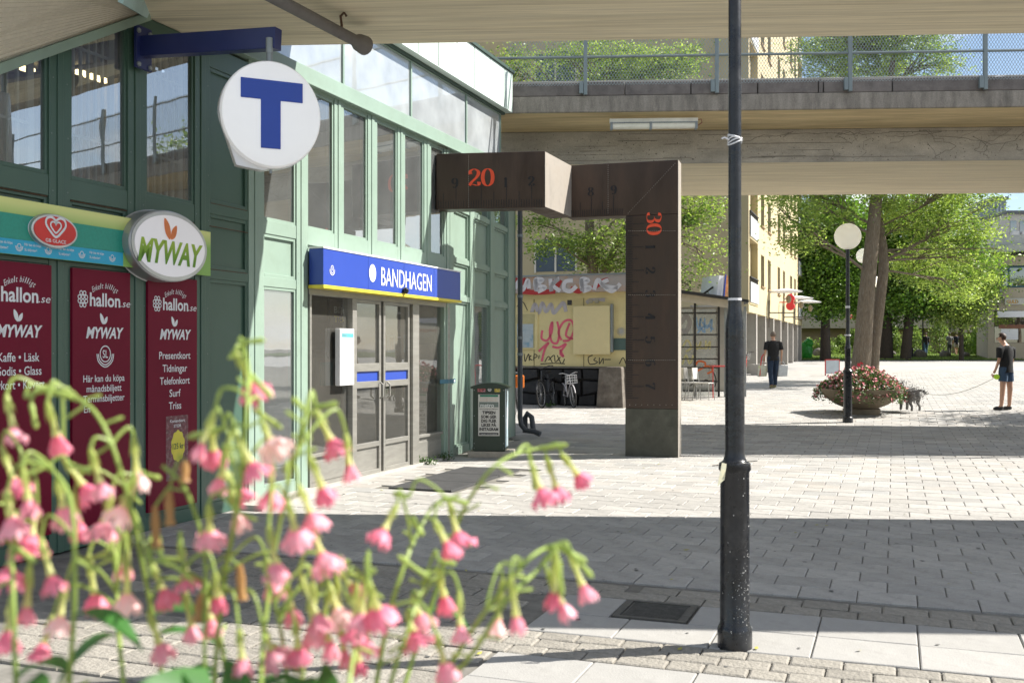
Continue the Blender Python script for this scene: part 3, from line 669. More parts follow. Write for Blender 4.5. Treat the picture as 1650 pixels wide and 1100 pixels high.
def outline(k, lip=True):
    pts = []
    for i in range(64):
        t = 2*math.pi*i/64; x, y = math.cos(t)*Rw*k, math.sin(t)*Rh*k; pts.append((x, y))
    if lip:
        out = []
        for x, y in pts:
            ang = math.atan2(y, x)
            if R(-178) < ang < R(-92):
                # straight run to a blunt corner low on the left
                t = (ang-R(-178))/(R(-92)-R(-178)); ex = [(-.398,-.02),(-.265,-.415),(-.03,-.445)]
                if t < .72: q = t/.72; x, y = ex[0][0]+(ex[1][0]-ex[0][0])*q, ex[0][1]+(ex[1][1]-ex[0][1])*q
                else: q = (t-.72)/.28; x, y = ex[1][0]+(ex[2][0]-ex[1][0])*q, ex[1][1]+(ex[2][1]-ex[1][1])*q
            out.append((x, y))
        pts = out
    return pts
def W3(x, y, d): return cT + rT*x + uT*y + nT*d
layers = [(.985, -.09, True), (1.0, -.08, True), (1.0, -.01, True), (.995, .0, True)]
mb = MB(); o1 = outline(1.0); mb.add([W3(x*k, y*k, d) for k, d, _ in layers for x, y in o1], [(j*64+i, j*64+(i+1) % 64, (j+1)*64+(i+1) % 64, (j+1)*64+i) for j in range(3) for i in range(64)] + [tuple(range(64))[::-1], tuple(range(192, 256))])
build('back_shell', mb, ACRYL, ts, smooth=True)
mb = MB(); sh = .0; prof = [(.985, .0), (.985, .035), (.96, .05), (.90, .056), (.5, .062)]
cir = [(math.cos(2*math.pi*i/64)*Rw, math.sin(2*math.pi*i/64)*Rh) for i in range(64)]
mb.add([W3(x*k+.0, y*k, d) for k, d in prof for x, y in cir] + [W3(0, 0, .063)], [(j*64+i, j*64+(i+1) % 64, (j+1)*64+(i+1) % 64, (j+1)*64+i) for j in range(4) for i in range(64)] + [(256+i, 256+(i+1) % 64, 320) for i in range(64)])
build('face', mb, M('white_face_added_glow', (.87,.87,.88), rough=.25, var=.02, emit=(1,1,1,.12)), ts, smooth=True)  # faint glow added to brighten the face in the bridge's shade
kx = .815/163.0                                  # metres per pixel on the sign, foreshortening included
Tp = [(-49,57),(48,46),(48,16),(13,20),(13,-55),(-18,-54),(-18,24),(-49,27)]
mb = MB(); mb.prism([W3(x*kx*1.0, y*kx*1.0+.0, .060) for x, y in [(-49,52),(48,52),(48,21),(13,21),(13,-55),(-18,-55),(-18,21),(-49,21)]], nT*.012); build('letter', mb, TBLUE, ts, bevel=.004)
mb = MB(); mb.tube([W3(0,.50,-.04), W3(0,.42,-.04)], .025, 10); build('hanger', mb, GALV, ts, smooth=True)
mb = MB(); mb.tube([W3(.0,-.43,-.0), W3(.0,-.46,-.0)], .012, 8); build('drain_screw', mb, GALV, ts)
mb = MB(); mb.tube([tuple(toS(W3(0,h,-.04)))+(W3(0,h,-.04).z,) for h in (.50,.62)], .03, 10); build('arm_socket', mb, GALV, tb, smooth=True)
# ---- shop fascia
sf = sthing('shop_fascia', 'long yellow and green shop fascia with an ice cream sign and a blue ticket strip', 'sign', (FX+.05, 5, 2.23))
def grad(name, c0, c1, z0, z1):
    m = bpy.data.materials.new(name); m.use_nodes = True; t = m.node_tree; N = t.nodes; b = N['Principled BSDF']; b.inputs['Roughness'].default_value = .4
    g_ = N.new('ShaderNodeTexCoord'); sp = N.new('ShaderNodeSeparateXYZ'); mr = N.new('ShaderNodeMapRange'); mr.inputs[1].default_value = z0; mr.inputs[2].default_value = z1
    mi = N.new('ShaderNodeMix'); mi.data_type = 'RGBA'; mi.inputs[6].default_value = (*c0, 1); mi.inputs[7].default_value = (*c1, 1)
    t.links.new(g_.outputs['Object'], sp.inputs[0]); t.links.new(sp.outputs[2], mr.inputs[0]); t.links.new(mr.outputs[0], mi.inputs[0]); t.links.new(mi.outputs[2], b.inputs['Base Color']); return m
x0 = FX+.055
mb = MB(); mb.box(x0, x0+.03, 4.6, fs(327), 2.235, 2.64); build('board', mb, grad('lime_print', (.28,.50,.12), (.72,.76,.28), .26, .38), sf)
TEAL = M('teal_print', (.02,.30,.22), rough=.4, var=.1, scale=60)
mb = MB(); mb.box(x0+.031, x0+.035, 4.6, fs(186), 2.348, 2.528); build('teal_panel', mb, TEAL, sf)
CYANP = M('cyan_print', (.02,.40,.62), rough=.4, var=.05)
mb = MB(); mb.box(x0+.031, x0+.036, 4.6, fs(184), 2.237, 2.346); build('ticket_strip', mb, CYANP, sf)
xt = x0+.038
for px in (6, 53, 107, 156):
    s = fs(px, xt)
    mb = MB(); put_text(mb, 'Här kan du köpa', (xt, s, 2.318), (0,1,0), (0,0,1), w=.155, h=.019, bold=.01); put_text(mb, 'SL-biljetter!', (xt, s-.02, 2.280), (0,1,0), (0,0,1), w=.115, h=.019, bold=.01); build('lettering', mb, WHITEP, sf)
    s = fs(px+25, xt); mb = MB(); mb.disc((xt, s, 2.30), (0,1,0), (0,0,1), .018, .019, rin=.005)
    for rr in (.026, .034): stroke(mb, [(-rr, 0), (-rr*.7, -rr*.75), (0, -rr*1.05), (rr*.7, -rr*.75), (rr, 0)], .005, (xt, s, 2.30), (0,1,0), (0,0,1))
    build('transit_emblem', mb, WHITEP, sf)
# ice cream oval
gx = x0+.036; gs, gz = fs(84, gx), 2.44
gb = sthing('ice_cream_sign', 'small red oval ice cream sign with a double heart on the shop fascia', 'sign', (gx, gs, gz))
def ell_box(x0_, x1_, s, z, rs, rz, n=40):
    m_ = MB(); vs = [(x, s+rs*math.cos(2*math.pi*i/n), z+rz*math.sin(2*math.pi*i/n)) for x in (x0_, x1_) for i in range(n)]
    m_.add(vs, [tuple(range(n)), tuple(range(n, 2*n))] + [(i, (i+1) % n, n+(i+1) % n, n+i) for i in range(n)]); return m_
SILV = M('silver_trim', (.55,.56,.57), rough=.3, metal=.7)
build('rim', ell_box(gx, gx+.03, gs, gz, .225, .125), SILV, gb, bevel=.004); build('red_face', ell_box(gx+.03, gx+.034, gs, gz, .205, .108), M('ice_red', (.66,.03,.025), rough=.35), gb)
heart = [(0,-.5),(-.28,-.25),(-.5,.08),(-.46,.36),(-.24,.46),(-.04,.34),(0,.2),(.04,.34),(.24,.46),(.46,.36),(.5,.08),(.28,-.25)]
mb = MB(); hc = (gx+.037, gs, gz+.03)
stroke(mb, heart, .018, hc, (0,1,0), (0,0,1), .19, .15, closed=True); stroke(mb, heart, .013, (gx+.037, gs, gz+.028), (0,1,0), (0,0,1), .10, .085, closed=True)
put_text(mb, 'GB GLACE', (gx+.037, gs, gz-.075), (0,1,0), (0,0,1), w=.20, h=.026, bold=.01); build('heart_symbol', mb, WHITEP, gb)
# shop name light box
xo = -5.836; so_ = (6.73+7.74)/2; zo = 2.443
mw = sthing('oval_shop_sign', 'large oval grey edged light box with orange leaves and green shop name', 'sign', (FX, so_, zo))
ALU = M('alu_grey', (.42,.43,.44), rough=.35, metal=.5, var=.05)
build('casing', ell_box(FX+.02, xo, so_, zo, .505, .305, 64), ALU, mw, bevel=.012)
build('front_ring', ell_box(xo, xo+.008, so_, zo, .49, .292, 64), SILV, mw)
build('face', ell_box(xo+.008, xo+.012, so_, zo, .455, .262, 64), M('box_face_added_glow', (.80,.78,.81), rough=.35, var=.03, emit=(1,.97,1,.08)), mw)  # weak glow added to lift this face out of the shade
mb = MB(); leaf_logo(mb, (xo+.015, so_-.02, zo+.14), (0,1,0), (0,0,1), .17); build('leaf_emblem', mb, M('leaf_orange', (.80,.22,.06), rough=.4), mw)
def shop_name(mb, c, w, h):
    put_text(mb, 'MYWAY', c, (0,1,0), (0,0,1), w=w, h=h, bold=.035, shear=.22)
mb = MB(); shop_name(mb, (xo+.015, so_+.0, zo-.055), .80, .19); build('lettering', mb, grad('lime_letters', (.12,.30,.01), (.34,.50,.04), -.12, .02), mw, label='green lettering MYWAY')
# maroon window panels with white print
PANX = FX+.03
def mp_panel(a, b, lab):
    t = sthing('window_poster', lab, 'poster', (PANX, a, .15), group='maroon shop posters')
    mb = MB(); mb.box(FX-.034, PANX, a, b, .16, 2.19); build('sheet', mb, MAROON, t)
    return t
pans = []
for i, (a, b) in enumerate(bays_dark[:3]):
    labs = ['maroon shop poster listing Kaffe and Läsk, leftmost and cut by the picture edge', 'maroon shop poster with a round transit emblem above its ticket lines, in the middle', 'maroon shop poster listing Presentkort with a yellow price flower, right of the others']
    a2 = b-.64 if i == 0 else a; pans.append((mp_panel(a2, b, labs[i]), a2, b))
def hallon(t, c, z):
    X = PANX+.003; mb = MB()
    put_text(mb, 'hallon', (X, c-.0, z), (0,1,0), (0,0,1), w=.34, h=.105, bold=.022); build('lettering', mb, WHITEP, t)
    mb = MB(); put_text(mb, '.se', (X, c+.235, z-.02), (0,1,0), (0,0,1), w=.11, h=.06, shear=.3); build('lettering', mb, WHITEP, t); mb = MB()
    for k, ch in enumerate('Enkelt billigt'):
        if ch == ' ': continue
        q = (k-6.5)/6.5; put_text(mb, ch, (X, c+.0+q*.135, z+.115-.035*q*q+.0), (0,1,0), (0,0,1), w=.018 if ch not in 'il' else .007, h=.045, shear=.25, rot=-q*.45)
    build('small_lettering', mb, WHITEP, t)
    mb = MB()
    for r_ in range(4):
        for k in range(2 if r_ in (0, 3) else 3 if r_ < 3 else 2):
            n = 2 if r_ in (0, 3) else 3; mb.disc((X, c-.245+(k-(n-1)/2)*.036+(.0), z+.045-r_*.032), (0,1,0), (0,0,1), .019, .019, 14, rin=.008)
    build('berry_emblem', mb, WHITEP, t)
for i, (t, a, b) in enumerate(pans):
    c = (a+b)/2 + (.03 if i else .02); X = PANX+.003
    hallon(t, c, 1.955)
    mb = MB(); leaf_logo(mb, (X, c-.02, 1.80), (0,1,0), (0,0,1), .085); put_text(mb, 'MYWAY', (X, c, 1.69), (0,1,0), (0,0,1), w=.40, h=.085, bold=.035, shear=.22); build('shop_name', mb, WHITEP, t)
    mb = MB()
    if i == 0: rows_ = [('Kaffe • Läsk', 1.50, .38), ('Godis • Glass', 1.40, .42), ('Vykort • Kuvert', 1.30, .48)]
    elif i == 1: rows_ = [('Här kan du köpa', 1.325, .46), ('månadsbiljett', 1.245, .39), ('Terminsbiljetter', 1.165, .46)]
    else: rows_ = [('Presentkort', 1.505, .42), ('Tidningar', 1.392, .33), ('Telefonkort', 1.282, .40), ('Surf', 1.172, .15), ('Triss', 1.062, .165)]
    for txt, z, w in rows_: put_text(mb, txt, (X, c-.01, z), (0,1,0), (0,0,1), w=w, h=.055 if i == 1 else .064, bold=.008)
    if i == 1: put_text(mb, 'En', (X, c-.2, 1.085), (0,1,0), (0,0,1), w=.065, h=.055, bold=.008)
    build('lettering', mb, WHITEP, t)
    if i == 1:
        mb = MB(); o_ = (X, c, 1.52); mb.disc(o_, (0,1,0), (0,0,1), .062, .068, rin=.009); put_text(mb, 'SL', o_, (0,1,0), (0,0,1), w=.06, h=.062, bold=.01)
        for rr in (.078, .094): stroke(mb, [(-rr, 0), (-rr*.85, -rr*.6), (-rr*.4, -rr*1.0), (0, -rr*1.12), (rr*.4, -rr*1.0), (rr*.85, -rr*.6), (rr, 0)], .009, o_, (0,1,0), (0,0,1))
        build('transit_emblem', mb, WHITEP, t)
    if i == 2:
        mb = MB(); mb.box(PANX+.001, PANX+.002, c-.13, c+.17, .40, .97); build('torn_sticker', mb, M('torn_film', (.14,.03,.045), rough=.4, var=.5, scale=30, stain=(.5,.42,.42), stain_amt=.35, stain_scale=26), t)
        mb = MB(); pts = []
        for k in range(64): th = 2*math.pi*k/64; rr = .085*(1+.12*abs(math.sin(th*5))); pts.append((PANX+.003, c+.03+rr*math.cos(th), .70+rr*1.5*math.sin(th)))
        mb.poly(pts); build('price_flower', mb, M('price_yellow', (.70,.60,.06), rough=.5), t)
        mb = MB(); put_text(mb, '125 kr', (PANX+.005, c+.03, .70), (0,1,0), (0,0,1), w=.15, h=.05, bold=.015); build('price', mb, M('price_green', (.06,.12,.05)), t)
        mb = MB(); put_text(mb, 'Kontantkort', (PANX+.005, c+.02, .925), (0,1,0), (0,0,1), w=.2, h=.026, bold=.01); put_text(mb, 'STOR', (PANX+.005, c+.02, .88), (0,1,0), (0,0,1), w=.1, h=.026, bold=.01); build('sticker_lettering', mb, WHITEP, t)
# ---- angled end wing
P0 = Vector((-.92, 14.77, 0)); dA = Vector((.94, 3.73, 0)); LA = dA.length; dA.normalize(); angA = math.atan2(dA.x, dA.y)
wing = thing('station_end_wing', 'green panelled end wing of the station with a blind behind one narrow window', 'building', P0, -angA)
def ka(px): m = (px-825)/F; return (P0.x - m*P0.y)/(m*dA.y - dA.x)     # X - mY = 0 along the wall
cols = [(0, ka(728)), (ka(755), ka(762)), (ka(788), ka(794)), (ka(817), ka(827))]
ZR = [0, .12, 2.28, 2.36, 2.84, 2.92, 3.62, 3.70, 4.44]
for a, b in cols: mb = MB(); mb.box(-.12, .03, a, b, 0, 4.43); build('post', mb, GREEN_SUN if a > 0 else GREEN_SUN, wing, bevel=.005)
for ci in range(3):
    a, b = cols[ci][1], cols[ci+1][0]
    for z0, z1 in ((0, .12), (2.28, 2.36), (2.84, 2.92), (3.62, 3.70), (4.30, 4.43)):
        mb = MB(); mb.box(-.11, .015, a, b, z0, z1); build('rail', mb, GREEN_SUN, wing, bevel=.004)
    for z0, z1 in ((.12, 2.28), (2.36, 2.84), (2.92, 3.62), (3.70, 4.30)):
        if (ci == 1 and z1 == 2.28) or z0 > 3.6:
            mb = MB(); f = .03
            for q in ((a, a+f, z0, z1), (b-f, b, z0, z1), (a+f, b-f, z0, z0+f), (a+f, b-f, z1-f, z1)): mb.box(-.08, -.02, *q)
            o = build('window', mb, GREEN_SUN, wing); mb = MB(); mb.quad((-.05, a+f, z0+f), (-.05, b-f, z0+f), (-.05, b-f, z1-f), (-.05, a+f, z1-f)); build('pane', mb, GLZ, o)
            if ci == 1 and z1 == 2.28:
                for k in range(42):
                    mb = MB(); zz = 1.15+k*.027; mb.add([(-.10, a+.04, zz), (-.10, b-.04, zz), (-.085, b-.04, zz+.022), (-.085, a+.04, zz+.022)], [(0,1,2,3)]); build('blind_slat', mb, BOARDW, wing)
                mb = MB(); mb.box(-.12, -.10, a+.03, b-.06, .35, 1.15); build('notice', mb, BOARDW, wing)
        else:
            mb = MB(); mb.box(-.09, -.04, a, b, z0, z1); f = .03
            for q in ((a, a+f, z0, z1), (b-f, b, z0, z1), (a+f, b-f, z0, z0+f), (a+f, b-f, z1-f, z1)): mb.box(-.039, -.01, *q)
            build('wall_panel', mb, GREEN_SUN, wing, bevel=.003)
mb = MB(); mb.box(-4, -.14, -.2, 3.8, 0, 4.4); build('core', mb, DARKI, wing)
mb = MB(); mb.box(-4, .03, cols[3][1]+.002, cols[3][1]+.05, 0, 4.4); build('end_wall', mb, GREEN_SHADE, wing)
# ---- drainpipe at the corner
pc = P0 + dA*(cols[3][1]+.10) + Vector((.10, -.02, 0))
dp = thing('drainpipe', 'dark grey drainpipe with a curved foot at the end of the green wall', 'drainpipe', pc)
PIPE = M('pipe_grey', (.07,.075,.085), rough=.5, var=.15)
mb = MB(); mb.tube([(0,0,5.4), (0,0,.32), (.02,-.02,.2), (.10,-.05,.1), (.25,-.1,.085), (.36,-.15,.04)], [.045]*2+[.047]*3+[.05], 12); build('pipe', mb, PIPE, dp, smooth=True)
mb = MB()
for z in (3.6, 2.5, 1.75, 1.45): mb = MB(); mb.tube([(0,0,z), (0,0,z+.05)], .055, 12); build('clamp', mb, GALV, dp)
mb = MB(); mb.tube([(.1,.7,.0), (.1,.7,.28), (.14,.66,.36), (.22,.6,.3), (.26,.57,.0)], .05, 12); build('pipe_hoop', mb, PIPE, dp, smooth=True)
# ---- newspaper bin
bn = thing('newspaper_bin', 'dark green metal newspaper bin with a metro headline poster on a concrete foot', 'bin', G(790, 737)+Vector((0,.25,0)), R(-6))
BG = M('bin_green', (.018,.035,.022), rough=.35, var=.15, bump=.1, bscale=20)
w, d = .235, .2
mb = MB(); mb.box(-.30, .34, -.28, .25, 0, .085); build('concrete_foot', mb, M('foot_concrete', (.40,.36,.30), rough=.9, var=.15, scale=20, bump=.5), bn, bevel=.01)
mb = MB(); mb.box(-w, w, -d, d, .086, 1.02); build('body', mb, BG, bn, bevel=.012)
pts = [(x, -d-.03, 1.02+.055*(1-(x/(w+.03))**2)) for x in np.linspace(-w-.03, w+.05, 12)] + [(w+.05, -d-.03, .995), (-w-.03, -d-.03, .995)]
mb = MB(); mb.prism(pts, (0, 2*d+.05, 0)); build('curved_lid', mb, BG, bn, smooth=False)
mb = MB(); mb.box(-w-.004, w+.004, -d-.004, -d, .10, .15); build('base_strip', mb, BG, bn)
y = -d-.006
GREYP = M('poster_grey', (.62,.61,.57), rough=.6, var=.05)
mb = MB(); mb.box(-.155, .155, y, -d-.001, .31, .91); build('headline_poster', mb, GREYP, bn)
y2 = y-.003
mb = MB(); mb.box(-.13, .135, y2, y-.001, .875, .905); build('poster_strip', mb, M('strip_green', (.03,.2,.12)), bn)
mb = MB(); mb.box(-.14, .14, y2, y-.001, .725, .80); build('masthead', mb, M('masthead_grey', (.16,.2,.18)), bn)
mb = MB(); put_text(mb, 'metro', (-.025, y2-.002, .755), (1,0,0), (0,0,1), w=.2, h=.06, bold=.02); build('masthead_lettering', mb, M('masthead_white', (.7,.72,.7)), bn)
mb = MB()
for z in (.855, .825): put_text(mb, 'fotograferar', (0, y2, z), (1,0,0), (0,0,1), w=.26, h=.016)
build('faint_lines', mb, M('faint_orange', (.55,.35,.22)), bn)
BK = M('print_black', (.015,.015,.015), rough=.6)
mb = MB()
for txt, z, ww in (('TIPSEN', .648, .19), ('SOM GER', .588, .225), ('DIG FLER', .528, .225), ('LIKES PÅ', .468, .215), ('INSTAGRAM', .408, .275)): put_text(mb, txt, (0, y2, z), (1,0,0), (0,0,1), w=ww, h=.042, bold=.035)
put_text(mb, 'Fyra Instagram-stjärnor', (0, y2, .70), (1,0,0), (0,0,1), w=.27, h=.016, bold=.01)
mb.box(-.14, .14, y2, y-.001, .325, .355); build('headline', mb, BK, bn, label='headline TIPSEN SOM GER DIG FLER LIKES PÅ INSTAGRAM')
mb = MB(); put_text(mb, 'Sveriges största tidning', (0, y2-.002, .34), (1,0,0), (0,0,1), w=.24, h=.014); build('foot_line', mb, WHITEP, bn)
for cx, ww, c in ((-.105, .06, (.35,.08,.08)), (.125, .045, (.5,.4,.05))):
    mb = MB(); mb.box(cx-ww, cx+ww*.9, -d-.004, -d-.001, .945, 1.005); build('sticker', mb, M('sticker_%d' % int(cx*100), c, rough=.4, var=.8, scale=30, stain=(.5,.5,.6), stain_amt=.8, stain_scale=25), bn)
mb = MB(); mb.disc((.01, -d-.004, .98), (1,0,0), (0,0,1), .026, .026, rin=.008); mb.disc((.01, -d-.004, .98), (1,0,0), (0,0,1), .012, .012, rin=.005); build('round_emblem', mb, WHITEP, bn)
mb = MB()
for xx in (-w+.02, w-.02):
    for z in (.13, .2, .6, .97): mb.ball((xx, -d-.002, z), .008, 6, 4)
build('rivet', mb, GALV, bn, kind='stuff')
mb = MB(); mb.box(w, w+.004, -d+.02, d-.02, .14, .99); build('side_poster', mb, M('side_poster', (.55,.66,.70), rough=.4, var=.1, stain=(.1,.45,.55), stain_amt=.6, stain_scale=7), bn)
mb = MB(); mb.box(w+.004, w+.008, -.03, .05, .8, 1.0); mb.poly([(w+.0065, -.03, .8), (w+.0065, .05, .8), (w+.0065, .02, .7), (w+.0065, .015, .55), (w+.0065, .0, .55), (w+.0065, -.005, .7)]); build('slot_graphic', mb, BK, bn)
# small blue and white plate on door edge
pl = sthing('small_plate', 'small blue and white adhesive plate on the glass right of the doors', 'sign', (FX, fs(718), 1.1))
mb = MB(); a, b = fs(709, FX+.02), fs(734, FX+.02); mb.box(FX+.015, FX+.02, a, b, 1.075, 1.135); build('plate', mb, M('plate_blue', (.02,.13,.20), rough=.4), pl)
mb = MB(); mb.box(FX+.021, FX+.022, b-.06, b-.02, 1.09, 1.12); build('white_patch', mb, WHITEP, pl)
# ================================================================== folding ruler sculpture
sc_top, sc_bot = 4.30, 3.52
def SPt(px, Y): return Vector(((px-825)/F*Y, Y, 0))
a0, a1 = SPt(703, 14.35), SPt(878, 14.15)
b0, b1 = SPt(920, 15.25), SPt(1092, 14.80)
sp = thing('ruler_sculpture', 'tall dark metal sculpture of a folded ruler with orange 20 and 30', 'sculpture', (b1.x, b1.y, 0)); OFF[sp.name] = Vector((b1.x, b1.y, 0))
TK = .32
def slab(p, q, z0, z1, name, th=TK, mat=RULE, bev=.008):
    d = (q-p).normalized(); n = Vector((-d.y, d.x, 0))
    if n.y < 0: n = -n
    mb = MB(); mb.prism([p+Vector((0,0,z0)), q+Vector((0,0,z0)), q+n*th+Vector((0,0,z0)), p+n*th+Vector((0,0,z0))], (0,0,z1-z0)); return build(name, mb, mat, sp, bevel=bev), d, -n
A_, dA_, nA = slab(a0, a1, sc_bot, sc_top, 'ruler_segment')
dB = (b1-b0).normalized(); nB = Vector((dB.y, -dB.x, 0)); nB = nB if nB.y < 0 else -nB
W_ = (b1-SPt(1008, 15.02)).length
colp = b1 - dB*W_
slab(b0-dB*.05, b1, sc_bot, sc_top, 'ruler_segment')
slab(colp, b1, .70, sc_bot-.004, 'ruler_segment')
slab(colp-dB*.004, b1+dB*.004, 0, .698, 'ruler_foot', mat=RULEB)
# fold between the two levels
mb = MB(); q0, q1 = a1 - dA_*.003, b0 + dB*.0
dF = (q1-q0).normalized(); nF = Vector((dF.y, -dF.x, 0))
mb.prism([q0+Vector((0,0,sc_bot+.002)), q1+Vector((0,0,sc_bot+.002)), q1-nF*TK+Vector((0,0,sc_bot+.002)), q0-nF*TK+Vector((0,0,sc_bot+.002))], (0,0,sc_top-sc_bot-.004)); build('ruler_fold', mb, RULE, sp, bevel=.006)
mb = MB(); e = nF*.004; mb.prism([q0+e+Vector((0,0,sc_bot+.01)), q1+e+Vector((0,0,sc_bot+.01)), q1+e+Vector((0,0,sc_top-.01)), q0+e+Vector((0,0,sc_top-.01))], nF*.004); build('sunlit_end_plate', mb, RULES, sp)  # pale plate stands for sunlight on the right face of the fold
mb = MB(); e = dB*.003; n_ = -nB
mb.prism([b1+e+Vector((0,0,.0)), b1+e+n_*TK+Vector((0,0,.0)), b1+e+n_*TK+Vector((0,0,sc_top)), b1+e+Vector((0,0,sc_top))], dB*.006); build('sunlit_edge', mb, RULES, sp)  # pale strip paints the sunlit right side of the column
U = Vector((0,0,1))
def onA(px, py): m = (px-825)/F; k = (a0.x-m*a0.y)/(m*dA_.y-dA_.x); p = a0+dA_*k+nA*.004; p.z = CAMZ-(py-HZ)*p.y/F; return p
def onB(px, py): m = (px-825)/F; k = (b0.x-m*b0.y)/(m*dB.y-dB.x); p = b0+dB*k+nB*.008; p.z = CAMZ-(py-HZ)*p.y/F; return p
sc = F/14.4
mb = MB(); didone(mb, '20', onA(775, 286), dA_, U, 27/sc, wk=.22, sx=1.1); build('orange_numeral', mb, ORANGE, sp, label='orange numeral 20')
mb = MB(); didone(mb, '30', onB(1054, 360), dB, U, 24/sc, rot=-R(90), wk=.22, sx=1.1); build('orange_numeral', mb, ORANGE, sp, label='orange numeral 30')
def numeral(ch, o, r, h, rot=0): mb = MB(); didone(mb, ch, o, r, U, h, rot=rot, wk=.25); build('black_numeral', mb, TICK, sp)
for ch, px, py in (('9', 733, 295), ('1', 815, 294), ('2', 856, 292)): numeral(ch, onA(px, py), dA_, 15/sc)
for ch, px, py in (('8', 952, 309), ('9', 989, 306)): numeral(ch, onB(px, py), dB, 14/sc)
for k, ch in enumerate('1234567'): numeral(ch, onB(1048, 398+37.3*k), dB, 16/sc, -R(90))
mb = MB()
def tick(p, dirv, ln, w, nrm): q = p+dirv*ln; mb.bar(p, q, w, .003, up=nrm)
for k in range(0, 45):                                   # arm A : 40.6 px per unit
    px = 706.5 + k*4.06
    if px > 876: break
    kk = k-6.5; j = (px-733)/40.6*10; j = round(j); ln = .30 if j % 10 == 0 else .22 if j % 5 == 0 else .11
    p = onA(px, 335); p.z = sc_bot+.01; tick(p, U, ln, .008, nA)
for k in range(0, 26):
    px = 921 + k*3.55
    if px > 1005: break
    j = round((px-952)/36.5*10); ln = .29 if j % 10 == 0 else .21 if j % 5 == 0 else .10
    p = onB(px, 345); p.z = sc_bot+.01; tick(p, U, ln, .008, nB)
for k in range(0, 80):
    py = 350 + k*3.73
    if py > 643: break
    j = round((py-398)/37.3*10); ln = .27 if j % 10 == 0 else .19 if j % 5 == 0 else .10
    p = onB(1008.5, py); tick(p, dB, ln, .008, nB)
build('ruler_ticks', mb, TICK, sp, kind='stuff')
mb = MB()
def rivets(p, q, n):
    for i in range(n): mb.ball(p.lerp(q, (i+.5)/n), .006, 5, 3)
for py in (372, 475, 580): rivets(onB(1012, py), onB(1089, py), 26)
rivets(onB(1011, 345), onB(1089, 262), 30); rivets(onA(755, 250), onA(755, 335), 26); rivets(onB(980, 265), onB(980, 345), 24); rivets(onB(1010, 652), onB(1088, 652), 8)
build('rivets', mb, RULES, sp, kind='stuff')

# ================================================================== bridges
BA = -math.atan(.055)
def bridge(name, label, Y0, near, far, zb, zs, zf, x0, x1, beam):
    t = thing(name, label, 'bridge', (0, Y0, 0), BA)
    mb = MB(); mb.box(x0+.2, x1, beam[0], beam[1], zb, zs-.002); build('beam', mb, CONC, t, bevel=.02)
    mb = MB(); mb.box(x0+.201, x1, beam[0]+.01, beam[1]-.01, zb-.004, zb-.001); build('beam_underside', mb, BOARD, t)
    mb = MB(); mb.box(x0, x1, near, far, zs, zf); build('deck', mb, M('stained_fascia', (.27,.24,.205), rough=.9, var=.3, scale=3, stretch=(2.5,1,.6), stain=(.13,.115,.10), stain_amt=.7, stain_scale=2.2, bump=.6, bscale=40, speck=.2, sscale=60), t, bevel=.015)
    mb = MB(); mb.box(x0+.001, x1, near+.03, beam[0]-.003, zs-.006, zs-.001); build('deck_underside', mb, M('ochre_underside', (.68,.54,.31), rough=.85, var=.25, scale=2, stretch=(.4,4,4), stain=(.48,.38,.20), stain_amt=.6, stain_scale=1.2, bump=.3, bscale=20), t)
    return t
br1 = bridge('near_bridge', 'concrete bridge deck overhead crossing close to the camera', 9.50, -2.47, 1.35, 4.41, 4.95, 5.2, -6.3, 32, (-1.95, 0))
br2 = bridge('far_bridge', 'concrete bridge with mesh railing crossing behind the ruler sculpture', 16.75, .12, 5.45, 4.86, 5.45, 5.72, -.55, 34, (1.58, 5.42))
mb = MB()
for x, y in ((31, 3.4), (31, -1)): pass
for br, cols_ in ((br1, ((12.5, -1.0), (24, -1.0))), (br2, ((16, 3.4), (27, 3.4)))):
    for x, y in cols_:
        mb = MB(); mb.box(x-.35, x+.35, y-.5, y+.5, -5, 4.86 if br is br2 else 4.41); 
        mb.v = [(v[0], v[1], max(v[2], 0)) for v in mb.v]; build('pier', mb, CONC, br, bevel=.02)
# cracks and formwork lines on the grey beam face
CRK = M('crack_dark', (.19,.175,.155), rough=1, var=.3)
mb = MB(); random.seed(5)
def crack(x, z, n, dx, dz, w):
    pts = [(x, z)]
    for _ in range(n): x += random.gauss(dx, .05); z += random.gauss(dz, .035); z = min(max(z, 4.9), 5.4); pts.append((x, z))
    stroke(mb, pts, w, (0, 1.577, 0), (1,0,0), (0,0,1), smooth=False)
for i in range(22):
    x = random.uniform(5.4, 9.6); crack(x, random.uniform(5.0, 5.35), random.randint(4, 9), random.choice((.05,-.05,.02)), random.choice((-.03,.03,-.05)), random.uniform(.004,.009))
for i in range(5): crack(3.8+i*.9, 5.3+random.uniform(-.03,.03), 9, .12, 0, .008)
build('cracks', mb, CRK, br2, kind='stuff')
for i in range(26):
    z = random.uniform(4.92, 5.4); x = random.uniform(.2, 10); l_ = random.uniform(.4, 1.6); mb = MB(); mb.box(x, x+l_, 1.576, 1.579, z, z+random.uniform(.004,.009)); build('formwork_line', mb, CRK, br2)
mb = MB()
for i in range(260): mb.disc((random.uniform(.1, 10.5), 1.5775, random.uniform(4.88, 5.42)), (1,0,0), (0,0,1), random.uniform(.006,.014), random.uniform(.006,.012), 6)
build('air_holes', mb, CRK, br2, kind='stuff')
